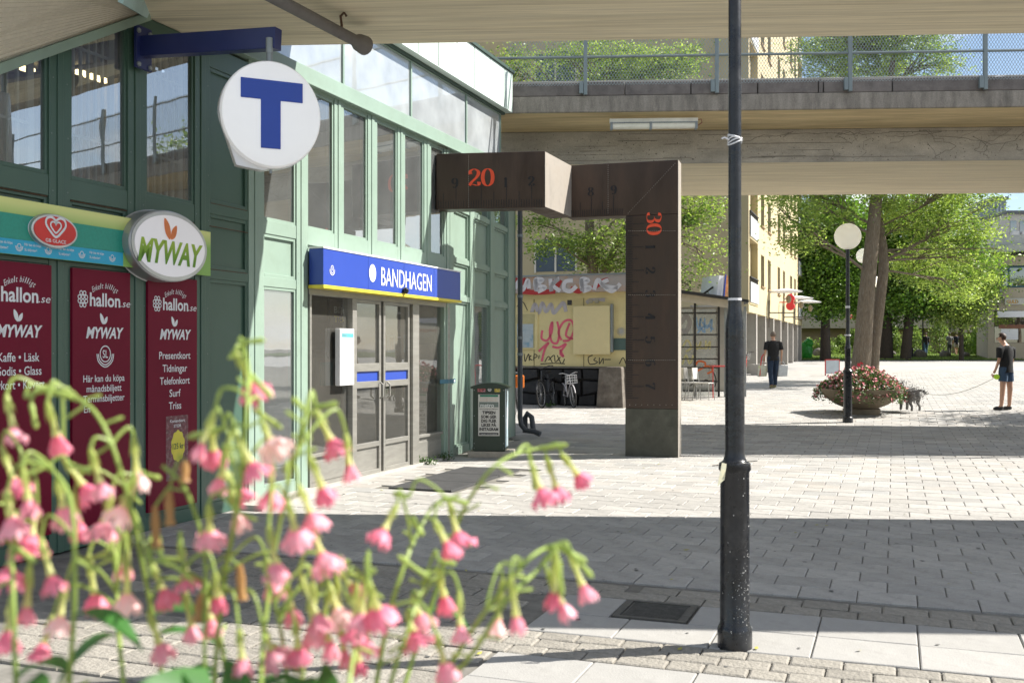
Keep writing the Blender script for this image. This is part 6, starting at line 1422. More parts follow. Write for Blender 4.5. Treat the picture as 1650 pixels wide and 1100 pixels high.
def figure(label, pos, rot, H, shirt, legs_col, pose='stand', hair=HAIR, bare=True, shorts=False, sleeve='short', shoe=(.02,.02,.02), headturn=0, headdown=0, lean=0, broad=1.0, far=False):
    t = thing('person', label, 'person', pos, rot); k = H/1.75; t.scale = (k,k,k)
    b = broad
    if pose == 'walk': LF = [(-.10,-.02,.50), (-.11,-.20,.09), (-.11,-.08,.03)]; RF = [(.10,.12,.50), (.10,.16,.09), (.10,.30,.03)]
    else: LF = [(-.115,.0,.50), (-.125,.03,.09), (-.15,.16,.03)]; RF = [(.125,-.01,.50), (.14,.02,.09), (.16,.15,.03)]
    hl, hr = (-.09,0,.93), (.09,0,.93)
    sh = .19*b
    if pose == 'leash': AL = [(-sh-.03,.0,1.16), (-sh-.04,.08,.94), (-sh-.05,.13,.84)]; AR = [(sh+.02,.0,1.15), (sh+.01,.06,.92), (sh-.01,.09,.82)]
    elif pose == 'walk': AL = [(-sh-.05,-.03,1.16), (-sh-.06,.05,.92), (-sh-.07,.07,.82)]; AR = [(sh+.05,-.03,1.16), (sh+.06,.05,.92), (sh+.07,.07,.82)]
    else: AL = [(-sh-.05,0,1.16), (-sh-.05,.04,.93), (-sh-.05,.06,.83)]; AR = [(sh+.05,0,1.16), (sh+.05,.04,.93), (sh+.05,.06,.83)]
    hx, hy = math.sin(headturn)*.0, .0
    hd = headdown
    V = [(0,0,1.0,.12*b,.10), (0,0,1.12,.125*b,.10), (0,0,1.30,.145*b,.10), (0,-.01,1.43,.09,.075), (0,.0+hd*.02,1.50,.052,.055), (0,.02+hd*.07,1.56,.055,.06),
         (0,.03+hd*.10,1.63,.075,.09), (0,.02+hd*.10,1.69,.07,.085),
         (hl[0],0,.87,.085), (*LF[0],.062), (*LF[1],.040), (*LF[2],.034), (hr[0],0,.87,.085), (*RF[0],.062), (*RF[1],.040), (*RF[2],.034),
         (-sh,0,1.39,.045), (*AL[0],.038), (*AL[1],.027), (*AL[2],.032), (sh,0,1.39,.045), (*AR[0],.038), (*AR[1],.027), (*AR[2],.032)]
    E = [(0,1),(1,2),(2,3),(3,4),(4,5),(5,6),(6,7),(0,8),(8,9),(9,10),(10,11),(0,12),(12,13),(13,14),(14,15),(3,16),(16,17),(17,18),(18,19),(3,20),(20,21),(21,22),(22,23)]
    skin_obj('body', V, E, SKIN, t, 2)
    # face details
    fc = Vector((0, .105+hd*.12, 1.63)); Rz = Matrix.Translation((0,.03+hd*.1,0)) @ Matrix.Rotation(headturn, 4, 'Z') @ Matrix.Translation((0,-.03-hd*.1,0))
    hcen = Vector((0,.03+hd*.10,1.65))
    # hair cap
    mb = MB(); mb.ball((0,.015+hd*.09,1.675), .098, 16, 10, (.86,1.05,1.02)); 
    mb.v = [v for v in mb.v]; mb2 = MB()
    Fd = Vector((-math.sin(headturn), math.cos(headturn), 0))
    keep = [];
    for f_ in mb.f:
        c = sum((Vector(mb.v[i]) for i in f_), Vector())/len(f_); dd = (c-Vector((0,.015+hd*.09,1.675)))
        if not (dd.dot(Fd) > .035 and dd.z < .045) and dd.z > -.065: keep.append(f_)
    mb.f = keep; mb.m = [0]*len(keep); o = build('hair', mb, hair, t, smooth=True); md = o.modifiers.new('s', 'SOLIDIFY'); md.thickness = .012
    if not far:
        mb = MB(); c = hcen + Fd*.088; mb.ball(c+Vector((0,0,-.02)), .014, 8, 5, (1,1,1.4)); build('nose', mb, SKIN, t, smooth=True)
        side = Vector((Fd.y, -Fd.x, 0))
        for sg_ in (-1, 1): mb = MB(); mb.ball(hcen+side*.082*sg_+Vector((0,0,-.015)), .022, 8, 5, (.5,.8,1.3)); build('ear', mb, SKIN, t, smooth=True)
        for sg_ in (-1, 1): mb = MB(); mb.ball(hcen+Fd*.082+side*.03*sg_+Vector((0,0,.005)), .009, 6, 4); build('eye', mb, BLKS, t)
        mb = MB(); mb.ball(hcen+Fd*.083+Vector((0,0,-.055)), .018, 8, 4, (1.1,1.1,.35)); build('mouth', mb, M('lips', (.35,.1,.08)), t)
        for hand, A_h in (('l', AL), ('r', AR)):
            w = Vector(A_h[2])
            for i in range(4): mb = MB(); a = w+Vector((0,(i-1.5)*.018,-.02)); mb.tube([a, a+Vector((0,.004,-.045)), a+Vector((.012 if hand == 'l' else -.012,.008,-.072-(.008 if i in (1,2) else 0)))], [.009,.008,.006], 6); build('finger', mb, SKIN, t, smooth=True)
            mb = MB(); a = w+Vector((0,.03,0)); mb.tube([a, a+Vector((0,.022,-.03)), a+Vector((0,.024,-.052))], [.010,.009,.007], 6); build('thumb', mb, SKIN, t, smooth=True)
    SM = M('cloth_%d_%d_%d' % tuple(int(c*999) for c in shirt), shirt, rough=.9, var=.25, scale=7, bump=.5, bscale=12); LM = M('cloth_%d_%d_%d' % tuple(int(c*999) for c in legs_col), legs_col, rough=.9, var=.25, scale=9, bump=.4, bscale=14)
    def mid(p, q, f_): return tuple(p[i]+(q[i]-p[i])*f_ for i in range(3))
    el_l, el_r = AL[0], AR[0]; fr_ = .85
    a1 = mid((-sh,0,1.41), el_l, fr_); a2 = mid((sh,0,1.41), el_r, fr_)
    hem = .86
    mb = MB(); nn = 24; rings = [(hem,.172,.13), (.93,.165,.128), (1.02,.155,.122), (1.14,.16,.12), (1.26,.178,.124), (1.35,.188,.120), (1.42,.168,.105), (1.46,.115,.085), (1.485,.074,.068)]
    vs = [((rx*b+.007*math.sin(5*t_+z_*23)*(z_ < 1.3))*math.cos(t_), (ry+.008*math.sin(4*t_-z_*31)*(z_ < 1.3))*math.sin(t_)-.005, z_+.008*math.sin(3*t_)*(z_ < .9)) for z_, rx, ry in rings for t_ in [2*math.pi*j/nn for j in range(nn)]]
    mb.add(vs, [(i*nn+j, i*nn+(j+1) % nn, (i+1)*nn+(j+1) % nn, (i+1)*nn+j) for i in range(len(rings)-1) for j in range(nn)])
    for sx_, a_ in ((-1, a1), (1, a2)):
        p_ = Vector((sx_*sh*.62, 0, 1.405)); q_ = Vector((sx_*sh*1.03, 0, 1.385)); e_ = Vector(a_) if sleeve != 'long' else Vector((AL if sx_ < 0 else AR)[1]); mb.tube([p_, q_, q_.lerp(e_, .5), e_], [.075,.086,.074,.068 if sleeve != 'long' else .045], 14)
    build('shirt', mb, SM, t, smooth=True)
    mb = MB(); mb.ball((0,0,.95), .15, 16, 10, (1.12*b,.86,.8))
    for hp, q in ((hl, LF), (hr, RF)):
        kn, an = Vector(q[0]), Vector(q[1]); hp = Vector((hp[0]*.95, 0, .93)); md_ = hp.lerp(kn, .62)
        if shorts: mb.tube([hp+Vector((0,0,.06)), hp-Vector((0,0,.06)), md_], [.10,.108,.098], 14)
        else: mb.tube([hp+Vector((0,0,.06)), hp-Vector((0,0,.06)), kn, kn.lerp(an,.55), kn.lerp(an,.97)], [.10,.106,.078,.070,.066], 14)
    build('shorts' if shorts else 'trousers', mb, LM, t, smooth=True)
    for q in (LF, RF): a, c = Vector(q[1]), Vector(q[2]); mb = MB(); d = (c-a); d.z = 0; d = d.normalized()*.13 if d.length else Vector((0,.13,0)); mb.tube([Vector((a.x,a.y,.05))-d*.35, Vector((a.x,a.y,.055)), Vector((a.x,a.y,.045))+d*.9, Vector((a.x,a.y,.03))+d*1.35], [.035,.048,.044,.025], 10); build('shoe', mb, M('shoe_%d' % int(shoe[0]*999), shoe, rough=.6), t, smooth=True)
    return t
pw = G(1621, 661)
woman = figure('woman in a black t-shirt and denim shorts looking down at her dog', pw, R(28), 1.75, (.012,.012,.013), (.04,.075,.13), 'leash', shorts=True, headturn=R(45), headdown=1.0, broad=1.08)
pm = G(1246, 625)
man = figure('man in a black t-shirt and jeans walking away with carrier bags', pm, R(2), 1.80, (.010,.010,.010), (.014,.028,.055), 'walk', hair=SHORTH, shoe=(.25,.22,.10), broad=1.1)
for i, (dx, lab, col) in enumerate(((-.33, 'white and yellow carrier bag in the left hand of the walking man', (.62,.62,.50)), (.33, 'crumpled white carrier bag in the right hand of the walking man', (.60,.62,.62)))):
    bpos = pm + Vector((dx, .08, .36)); t = thing('carrier_bag', lab, 'bag', bpos, 0)
    mb = MB(); mb.prism([(-.15,-.05,0),(.14,-.05,.02),(.16,-.04,.36),(-.13,-.04,.38)], (0,.10,0)); mb.v = [(v[0]+random.gauss(0,.012), v[1]+random.gauss(0,.02), v[2]) for v in mb.v]; build('bag', mb, M('bag_plastic_%d' % i, col, rough=.4, var=.15, scale=12, stain=(.55,.55,.05) if i == 0 else None, stain_amt=.8, stain_scale=5), t, bevel=.02)
    mb = MB(); mb.tube([(-.06,0,.36),(-.02,0,.50),(.02,0,.50),(.06,0,.36)], .008, 5); build('handle', mb, WHITEP, t)
t = thing('red_strap', 'long red strap hanging beside the left arm of the walking man', 'strap', pm+Vector((-.34,.05,.5))); mb = MB(); mb.tube([(.12,0,.68),(-.02,0,.5),(-.06,0,.2),(-.08,0,-.1)], .018, 6); build('strap', mb, REDS, t)
for lab, px, Y, sh_, lg, ps, so_ in (('distant person in a dark hooded jacket and jeans between the boulders', 1492, 78, (.015,.015,.02), (.07,.14,.24), 'walk', False), ('distant person in a grey top on the left of the strolling pair', 1530, 78, (.22,.22,.23), (.05,.055,.05), 'walk', False), ('distant person in a dark vest and pale shorts on the right of the strolling pair', 1541, 78.5, (.012,.016,.03), (.42,.38,.34), 'walk', True)):
    figure(lab, Vector((GX(px,Y), Y, gh(Y)+.03)), 0, 1.74, sh_, lg, ps, shorts=so_, far=True, sleeve='long' if 'jacket' in lab else 'short')
# dog and leash
dpos = G(1466, 663); dog = thing('dog', 'shaggy grey dog seen from behind beside the flower bowl', 'dog', dpos, R(12)); dog.scale = (1.12,1.12,1.1)
FUR = M('grey_fur', (.20,.195,.185), rough=.95, var=.6, scale=14, bump=1, bscale=40)
V = [(0,-.16,.34,.115,.12), (0,0,.36,.12,.12), (0,.18,.37,.11,.12), (0,.28,.42,.06,.075), (0,.35,.50,.07,.075), (0,.46,.47,.04,.04),
     (-.075,-.18,.28,.052), (-.085,-.13,.19,.036), (-.085,-.21,.11,.024), (-.085,-.19,.02,.026), (.075,-.18,.28,.052), (.085,-.13,.19,.036), (.085,-.21,.11,.024), (.085,-.19,.02,.026),
     (-.07,.2,.26,.045), (-.07,.19,.12,.03), (-.07,.21,.02,.028), (.07,.2,.26,.045), (.07,.19,.12,.03), (.07,.21,.02,.028), (.02,-.25,.43,.022), (.06,-.29,.46,.018), (.13,-.30,.42,.012), (.19,-.30,.35,.008)]
E = [(1,0),(1,2),(2,3),(3,4),(4,5),(0,6),(6,7),(7,8),(8,9),(0,10),(10,11),(11,12),(12,13),(2,14),(14,15),(15,16),(2,17),(17,18),(18,19),(0,20),(20,21),(21,22),(22,23)]
skin_obj('body', V, E, FUR, dog, 2, root=1)
pts = np.concatenate([rng.normal(size=(900,3))*[.075,.15,.07]+[0,0,.37], rng.normal(size=(50,3))*[.03,.012,.012]+[.09,-.30,.43], rng.normal(size=(25,3))*[.04,.02,.015]+[.16,-.30,.38], rng.normal(size=(160,3))*[.085,.12,.06]*np.array([1,1,1])+[0,-.05,.27], rng.normal(size=(120,3))*[.05,.05,.05]+[0,.36,.53]])
leaves_mesh('fur_tufts', pts, .07, M('fur_tuft', (.26,.255,.245), rough=.95, var=.5, scale=20), dog, .22, flat=1)
for sx_ in (-1, 1): mb = MB(); mb.ball((.06*sx_,.34,.55), .04, 8, 5, (.6,.5,1.2)); build('ear', mb, FUR, dog, smooth=True)
hb = P(1606, 607, pw.y-.1); lp = thing('leash', 'thin dog leash with a bright lime handle held by the woman', 'leash', hb); OFF[lp.name] = hb.copy()
mb = MB(); mb.ball(hb, .068, 14, 10, (1,.6,.9)); build('handle', mb, M('lime_plastic', (.50,.80,.03), rough=.35), lp, smooth=True)
mb = MB(); d0 = dpos+Vector((.05,.2,.45)); pts = [hb.lerp(d0, i/12)-Vector((0,0,.22*math.sin(math.pi*i/12))) for i in range(13)]; mb.tube(pts, .005, 5); build('cord', mb, M('leash_cord', (.12,.14,.05)), lp)
# ================================================================== shrubs, boulders, far lamps
def shrub(px, py, Y, rx, rz, lab, n=1800, lm=None, size=.16, grp='shrubs along the lawn', flower=None):
    b = Vector((GX(px,Y), Y, gh(Y))); t = thing('shrub', lab, 'shrub', b, 0, grp); kx_ = Y/F
    th = rng.uniform(0,2*np.pi,n); u = rng.uniform(0,1,n)**.5; z = rng.uniform(0,1,n)**.8; r_ = np.sqrt(np.maximum(0,1-z**2))*u*(1+.25*np.sin(th*4+px))
    C_ = np.stack([rx*kx_*r_*np.cos(th), rx*.7*kx_*r_*np.sin(th), rz*kx_*z*(1+.2*np.sin(th*3))], 1)+rng.normal(0,.08,(n,3))
    leaves_mesh('foliage', C_, size, lm or LEAF_C, t, .6)
    mb = MB()
    for _ in range(6): a = random.uniform(0,6.28); mb.tube([(0,0,0), (rx*kx_*.6*math.cos(a), rx*kx_*.4*math.sin(a), rz*kx_*.7)], .02, 4)
    build('stems', mb, BARKD, t, kind='stuff')
for a in ((1375, 572, 84, 16, 34, 'yellow green shrub low behind the second trunk'), (1405, 570, 85, 18, 30, 'pale shrub between the leaning trunks and the thick maple'), (1442, 572, 84, 14, 38, 'bright shrub between the two maple trunks'), (1474, 574, 83, 24, 40, 'grey green shrub left of the person in the hooded jacket'), (1513, 572, 86, 22, 60, 'tall bright shrub right of the person in the hooded jacket'), (1557, 572, 85, 18, 28, 'low shrub right of the strolling pair'), (1572, 560, 84, 12, 34, 'mid green shrub at the foot of the dark yew'), (1330, 575, 82, 22, 24, 'low shrub beside the green sack'), (1355, 575, 83, 18, 26, 'light edged shrub left of the globe lamp'), (1304, 575, 82, 14, 22, 'low dark shrub next to the arcade end')): shrub(*a)
shrub(1583, 572, 80, 17, 62, 'dense dark yew against the wall of the gold shop', 6000, LEAF_B, .14, grp=None)
STONE = M('boulder_stone', (.20,.18,.16), rough=.95, var=.3, scale=3, bump=1, bscale=8)
def boulder(px, py, w, h, lab, Yb=None):
    g0_ = G(px, py); Y = g0_.y; t = thing('boulder', lab, 'boulder', g0_, random.uniform(0,3), 'boulders closing the path'); k = Y/F
    mb = MB(); mb.ball((0,0,h*k*.4), 1, 14, 9, (w*k/2, w*k*.4, h*k*.62)); mb.v = [(v[0]*(1+.12*math.sin(v[2]*5+v[1]*4)), v[1]*(1+.12*math.sin(v[0]*6)), v[2]*(1+.08*math.sin(v[0]*4+v[1]*3))) for v in mb.v]; build('rock', mb, STONE, t, smooth=True)
for a in ((1321, 575, 20, 14, 'grey boulder on the lawn right of the green sack'), (1438, 573, 12, 8, 'small pale boulder left of the maple trunks'), (1448, 566, 14, 9, 'reddish boulder between the maples'), (1483, 577, 20, 14, 'widest boulder, left of the person in the hooded jacket'), (1523, 576, 16, 11, 'boulder at the feet of the strolling pair'), (1556, 576, 16, 9, 'low boulder right of the strolling pair')): boulder(*a)
gb_ = thing('green_sack', 'bright green sack standing by the end of the yellow block', 'sack', G(1298, 579)); mb = MB(); mb.ball((0,0,.55), .55, 14, 9, (.9,.6,1.1)); mb.ball((.2,0,1.1), .3, 10, 7); mb.v = [(v[0]+random.gauss(0,.03), v[1], max(v[2]+random.gauss(0,.03),0)) for v in mb.v]; build('sack', mb, M('sack_green', (.03,.30,.03), rough=.4, var=.3, scale=6), gb_)
bo = thing('bollard', 'short dark bollard left of the widest boulder', 'bollard', G(1468.5, 577)); mb = MB(); mb.lathe([(.14,0),(.14,.65),(.10,.75)], (0,0,0), 12); build('post', mb, BM, bo)
for px, Y, pt, lab in ((1487, 74, 496, 'thin dark path lamp beside the person in the hooded jacket'), (1531, 80, 470, 'thin dark path lamp behind the strolling pair'), (1415, 60, 480, 'thin dark post right of the leaning trunks')):
    b = Vector((GX(px,Y), Y, gh(Y))); t = thing('path_lamp', lab, 'street lamp', b, 0, 'thin lamps by the lawn'); h = CAMZ-(pt-HZ)*Y/F-b.z
    mb = MB(); mb.tube([(0,0,0),(0,0,1),(0,0,h)], [.08,.06,.045], 8); build('post', mb, BM, t)
    mb = MB(); mb.lathe([(.1,0),(.38,.03),(.33,.16),(.05,.22)], (0,0,h), 14); build('lamp_head', mb, BM, t, smooth=True)
# grass on the lawn
n = 26000; gx_ = rng.uniform(14.6, 36, n); gy_ = rng.uniform(66.2, 90, n)
lw = thing('grass', 'patchy sunlit grass on the lawn behind the square', 'grass', (0,0,0)); 
C_ = np.stack([gx_, gy_, np.interp(gy_, [p[0] for p in PROF], [p[1] for p in PROF])+.06], 1)
bpy.data.objects.remove(lw); gr = leaves_mesh('grass', C_, .16, LEAF_C, None, .3, flat=2.0); tag(gr, 'patchy sunlit grass on the lawn behind the square', 'grass', kind='stuff')
# weeds at the wall foot
for px, py, lab in ((718, 741, 'small pale weed at the foot of the right door pane'), (688, 748, 'tiny weed in the joint left of the door pane weed'), (886, 656, 'low weeds under the bicycle by the stone plinth')):
    t = thing('weed', lab, 'plant', G(px, py)); leaves_mesh('foliage', rng.normal(size=(120,3))*[.06,.03,.03]+[0,0,.05], .045, LEAF_P, t, .35, flat=1.2)
# ================================================================== foreground flowers
STEM = leafmat('stem_green', (.20,.32,.06), (.40,.50,.13), .2); TUBEM = leafmat('tube_yellow_green', (.42,.50,.12), (.68,.68,.34), .35)
COR = [leafmat('corolla_pink', (.72,.20,.33), (.88,.55,.60), .35), leafmat('corolla_rose', (.66,.11,.22), (.84,.36,.46), .35), leafmat('corolla_pale', (.84,.50,.50), (.90,.74,.72), .4)]
BROWN = leafmat('withered', (.35,.18,.06), (.5,.3,.12), .2); BIGL = leafmat('big_leaf', (.03,.12,.02), (.07,.20,.04), .3)
def tint(o, f):
    me = o.data; ca = me.color_attributes.new('tint', 'FLOAT_COLOR', 'POINT'); v = np.array([f(p.co) for p in me.vertices], dtype=np.float32); ca.data.foreach_set('color', np.stack([v,v,v,np.ones_like(v)],1).ravel())
pt_ = thing('planter_tub', 'round concrete flower tub below the picture edge holding the tobacco flowers', 'planter', (-.42, 1.12, 0))
mb = MB(); mb.lathe([(.45,0),(.55,.05),(.72,.7),(.75,.78),(.70,.78),(.68,.72),(.3,.72)], (0,0,0), 36); build('tub', mb, M('tub_concrete', (.3,.28,.25), rough=.9), pt_, smooth=True)
mb = MB(); mb.lathe([(.69,.70),(.01,.73)], (0,0,0), 20); build('soil', mb, MATS['soil'], pt_)
def flower_proto(kind):
    """unit flower hanging along -Z: tube from the origin, length 1"""
    mt = MB(); mt.tube([(0,0,0),(0,0,-.15),(0,0,-.35),(.01,0,-.6),(.01,0,-.9),(0,0,-1.0)], [.05,.085,.075,.062,.085,.12], 9)
    for i in range(5): a = i*1.257; mt.tube([(.07*math.cos(a),.07*math.sin(a),-.18),(.11*math.cos(a),.11*math.sin(a),-.42),(.12*math.cos(a+.1),.12*math.sin(a+.1),-.6)], [.022,.018,.004], 4)
    me_t = bpy.data.objects; o = build('flower', mt, TUBEM, None, smooth=True); tint(o, lambda c: min(1, max(0, .2+.8*(-c.z)**1.2))); tube_me = o.data; bpy.data.objects.remove(o)
    mc = MB(); n = 5
    op = {0: 1.0, 1: .75, 2: .5}[kind]
    for i in range(n):
        a0 = 2*math.pi*i/n; rows_ = [(0,.09,.09), (.12,.15*op+.05,.13), (.28,.30*op+.03,.19), (.44,.44*op+.01,.24), (.56,.50*op+.0,.10)]
        vs = []
        for z, rad, w in rows_:
            for j in (-1, -.33, .33, 1):
                w_ = w*(1 if abs(j) < .5 else 1); rr = rad - .05*j*j + random.gauss(0,.012); vs.append((rr*math.cos(a0)-w_*j*math.sin(a0), rr*math.sin(a0)+w_*j*math.cos(a0), -1.0-z*(.85+.15*abs(j)) + random.gauss(0,.05)*(z > .15) + (.14 if abs(j) < .5 and z > .45 else 0)))
        mc.add(vs, [(r*4+c, r*4+c+1, r*4+c+5, r*4+c+4) for r in range(4) for c in range(3)])
    o = build('corolla', mc, COR[0], None, smooth=True); tint(o, lambda c: max(0, min(1, .5+.8*(-c.z-1.15)+random.uniform(-.2,.2)))); cm = o.data; bpy.data.objects.remove(o); return tube_me, cm
random.seed(21)
FP = [flower_proto(k % 3) for k in range(5)]
corm = []
for tm_, cm in FP:
    for m in COR: c2 = cm.copy(); c2.materials.clear(); c2.materials.append(m); corm.append(c2)
mbd = MB(); mbd.tube([(0,0,0),(0,0,-.1),(.02,0,-.5),(.05,0,-.85),(.08,0,-1)], [.05,.09,.07,.10,.03], 8); ob_ = build('bud', mbd, STEM, None, smooth=True); tint(ob_, lambda c: .8+.2*(-c.z)); BUDM = ob_.data; bpy.data.objects.remove(ob_)
def place(me, name, parent, p0, p1, off, wid=1.0, mat=None):
    d = Vector(p1)-Vector(p0); L_ = d.length; q = (-d).to_track_quat('Z', 'Y'); o = bpy.data.objects.new(name, me); COL.objects.link(o); o.parent = parent
    o.rotation_mode = 'QUATERNION'; o.rotation_quaternion = q; o.location = Vector(p0)-off; o.scale = (wid*L_, wid*L_, L_); return o
WH = [ # (stem path in px, depth, [(corolla px,py, tube top px,py)], extra buds)
 ([(640,1150),(700,960),(735,850),(762,795),(800,748),(850,725),(892,722)], 1.16, [(873,792,854,742),(897,788,880,734),(932,766,904,730)], [(915,716,868,722),(862,790,858,752)]),
 ([(690,1150),(745,1040),(800,960),(850,902),(885,880),(905,882)], 1.02, [(893,958,895,888)], [(945,905,905,880),(955,930,920,890),(920,892,895,878)]),
 ([(700,1150),(770,1040),(820,962),(862,922),(900,884),(918,884)], 1.04, [(941,948,916,886)], [(905,960,900,900)]),
 ([(600,1150),(625,1000),(655,900),(680,845),(700,812),(722,806)], 1.10, [(738,862,723,806),(720,876,700,838),(618,856,640,812)], [(755,812,722,802),(632,795,660,800),(683,862,662,838)]),
 ([(620,1150),(655,1020),(685,940),(708,912)], 1.06, [(716,964,706,918),(677,992,664,958),(668,1020,655,985)], [(735,908,706,904),(640,895,690,930)]),
 ([(560,1150),(572,1040),(585,960),(592,940)], 1.0, [(609,982,594,938),(581,992,555,952),(577,1066,570,1028),(716,1070,703,1020)], [(605,915,590,930)]),
 ([(480,1150),(500,1010),(520,925),(535,905)], .98, [(520,996,535,950),(531,1036,525,992),(555,1050,548,1010),(570,946,537,912)], [(600,938,560,922),(565,905,540,905)]),
 ([(345,1150),(358,960),(385,800),(395,690),(400,600),(392,552)], 1.0, [(405,620,379,566),(344,728,341,684),(407,750,377,693),(438,712,422,680),(384,792,356,752),(382,828,370,790),(338,858,336,812)], [(428,548,385,552),(372,575,385,556),(440,640,400,600),(455,690,410,660),(300,705,360,690)]),
 ([(270,1150),(240,960),(195,760),(150,660),(92,636),(70,632)], .92, [(92,705,76,648),(23,694,10,636),(137,785,102,738),(196,820,219,769)], [(75,625,40,640),(120,640,80,628),(60,690,50,650)]),
 ([(110,1150),(120,960),(112,800),(60,740),(40,742)], .86, [(46,808,36,752),(20,835,12,790),(51,866,60,815),(102,820,92,770)], [(150,760,110,748)]),
 ([(30,1150),(22,980),(18,860),(10,800)], .84, [(15,918,25,868),(43,983,48,910),(13,1022,20,958)], [(60,905,24,880)]),
 ([(200,1150),(190,1000),(190,880),(215,800),(232,768)], .94, [(168,846,180,790),(127,846,120,792),(204,962,204,890),(97,998,107,935),(153,962,143,892),(70,1040,85,990)], [(260,770,232,764),(130,905,175,890)]),
 ([(420,1150),(432,960),(455,820),(480,720),(505,662)], 1.0, [(535,712,509,660),(520,788,498,734),(502,830,480,780),(476,856,462,806),(443,912,433,846),(520,896,502,848)], [(545,650,508,656),(470,640,500,670),(455,760,480,730)]),
 ([(370,1150),(352,1010),(330,940),(260,905),(240,910)], .96, [(265,955,244,905),(351,962,346,922),(341,1003,326,942),(390,1064,385,1012),(438,1048,423,1010),(470,984,460,932),(258,1040,239,985),(438,936,430,900)], [(300,900,260,900),(310,985,335,950)]),
 ([(470,1150),(455,1030),(440,960),(425,900)], .9, [(505,1012,498,965),(480,1046,475,1000),(545,984,530,940)], []),
]
def ray(px, py, Y): return P(px, py, Y)
for wi, (path, dep, fl, buds) in enumerate(WH):
    dep = dep + (.16 if dep < .95 else .10 if dep < 1.0 else .04)
    base = ray(path[0][0], path[0][1], dep); root = Vector((base.x*.8-.05, 1.12+random.uniform(-.2,.15), .72))
    lab = ['slender tobacco plant with three hanging pink flowers, farthest right at mid height', 'drooping tobacco stem ending in one deep pink flower low on the right', 'arching tobacco stem tipped with a paler ruffled flower, lowest right', 'tobacco plant with a bright pink pair and one lone orange pink flower in the middle', 'short tobacco plant with flowers just left of the long arching stems', 'tobacco plant low in the middle with a flower at the bottom edge', 'bushy tobacco plant with yellow calyces left of the middle', 'tallest tobacco plant rising in front of the green corner post', 'tobacco plant with the pale flower against the maroon poster at left', 'thick pink cluster near the left edge at mid height', 'tobacco stem cut by the left picture edge', 'tobacco plant hanging over the lower left corner', 'tobacco plant in front of the left door pane', 'wide tobacco plant along the bottom with many small flowers', 'short tobacco plant with crowded flowers at the bottom centre'][wi]
    t = thing('tobacco_plant', lab, 'flowering plant', root, 0, 'tobacco flowers in the foreground'); OFF[t.name] = root.copy()
    zz = [dep + .05*math.sin(i*1.3+wi) for i in range(len(path))]
    pts = [ray(x, y, z) for (x, y), z in zip(path, zz)]; pts = [root, root.lerp(pts[0], .6)+Vector((0,0,.03))] + pts
    cp_ = [Vector(p) for p in catmull([tuple(p) for p in pts], 6)]
    mb = MB(); n = len(cp_); mb.tube(cp_, [.0034*(1-.6*i/n) for i in range(n)], 8)
    def pedicel(q):
        a = min(cp_[n//3:], key=lambda c: (c-q).length + (.03 if c.z > q.z+.02 else 0)); d = (q-a).length
        up = Vector((0,0,min(.03, d*.45))); mb.tube([Vector(p) for p in catmull([tuple(a), tuple(a.lerp(q,.35)+up*.7), tuple(a.lerp(q,.8)+up), tuple(q)], 5)], .0017, 6)
    for fi, (cx, cy, tx, ty) in enumerate(fl):
        dz = random.uniform(-.05, .05); q = ray(tx, ty, dep+dz); e = ray(cx, cy, dep+dz+random.uniform(-.015,.02))
        e = q + (e-q)*.90
        pedicel(q); k = random.randrange(5); o = place(FP[k][0], 'flower', t, q, e, root, 1.0); L_ = (e-q).length
        wd = 0
        o.scale = (.040, .040, L_)
        c = bpy.data.objects.new('corolla', corm[k*3+random.choice((0,0,1,1,2))]); COL.objects.link(c); c.parent = o
        rr_ = random.uniform(.012,.0165); sx_ = rr_/.4/o.scale[0]; c.scale = (sx_, sx_*random.uniform(.85,1.1), random.uniform(.034,.044)/L_); c.location = (0,0,-1+c.scale[2]*1.0)
    nx_ = random.randint(1, 3)
    for _ in range(nx_):                                  # further flowers hanging off the stem
        i = random.randrange(n//2, n-2); a = cp_[i]; q = a + Vector((random.uniform(-.045,.045), random.uniform(-.06,.06), random.uniform(.0,.03))); e = q + Vector((random.uniform(-.012,.018), random.uniform(-.01,.01), -random.uniform(.032,.048)))
        pq = (q.x/q.y*F+825, HZ-(q.z-CAMZ)/q.y*F)
        if pq[0] > 560 and pq[1] < 900: continue
        pedicel(q); k = random.randrange(5); o = place(FP[k][0], 'flower', t, q, e, root); L_ = (e-q).length; o.scale = (.037,.037,L_)
        c = bpy.data.objects.new('corolla', corm[k*3+random.choice((0,0,1,2))]); COL.objects.link(c); c.parent = o
        rr_ = random.uniform(.010,.0145); sx_ = rr_/.4/.037; c.scale = (sx_, sx_, random.uniform(.03,.04)/L_); c.location = (0,0,-1+c.scale[2])
    for bx, by, tx, ty in buds:
        dz = random.uniform(-.03,.03); q = ray(tx, ty, dep+dz); e = ray(bx, by, dep+dz); pedicel(q); o = place(BUDM, 'bud', t, q, e, root); L_ = (e-q).length; s_ = .034; o.scale = (s_, s_, L_)
    for _ in range(9):                                    # short calyces and bracts along the stem
        i = random.randrange(n//3, n-1); a = cp_[i]; ang = random.uniform(0, 6.28); e = a + Vector((math.cos(ang)*.022, math.sin(ang)*.014, random.uniform(-.016,.014)))
        o = place(BUDM, 'bract', t, a, e, root); o.scale = (.020, .020, (e-a).length)
    so2 = build('stem', mb, STEM, t, smooth=True); tint(so2, lambda c: min(1, max(0, .3+c.z*.6)))
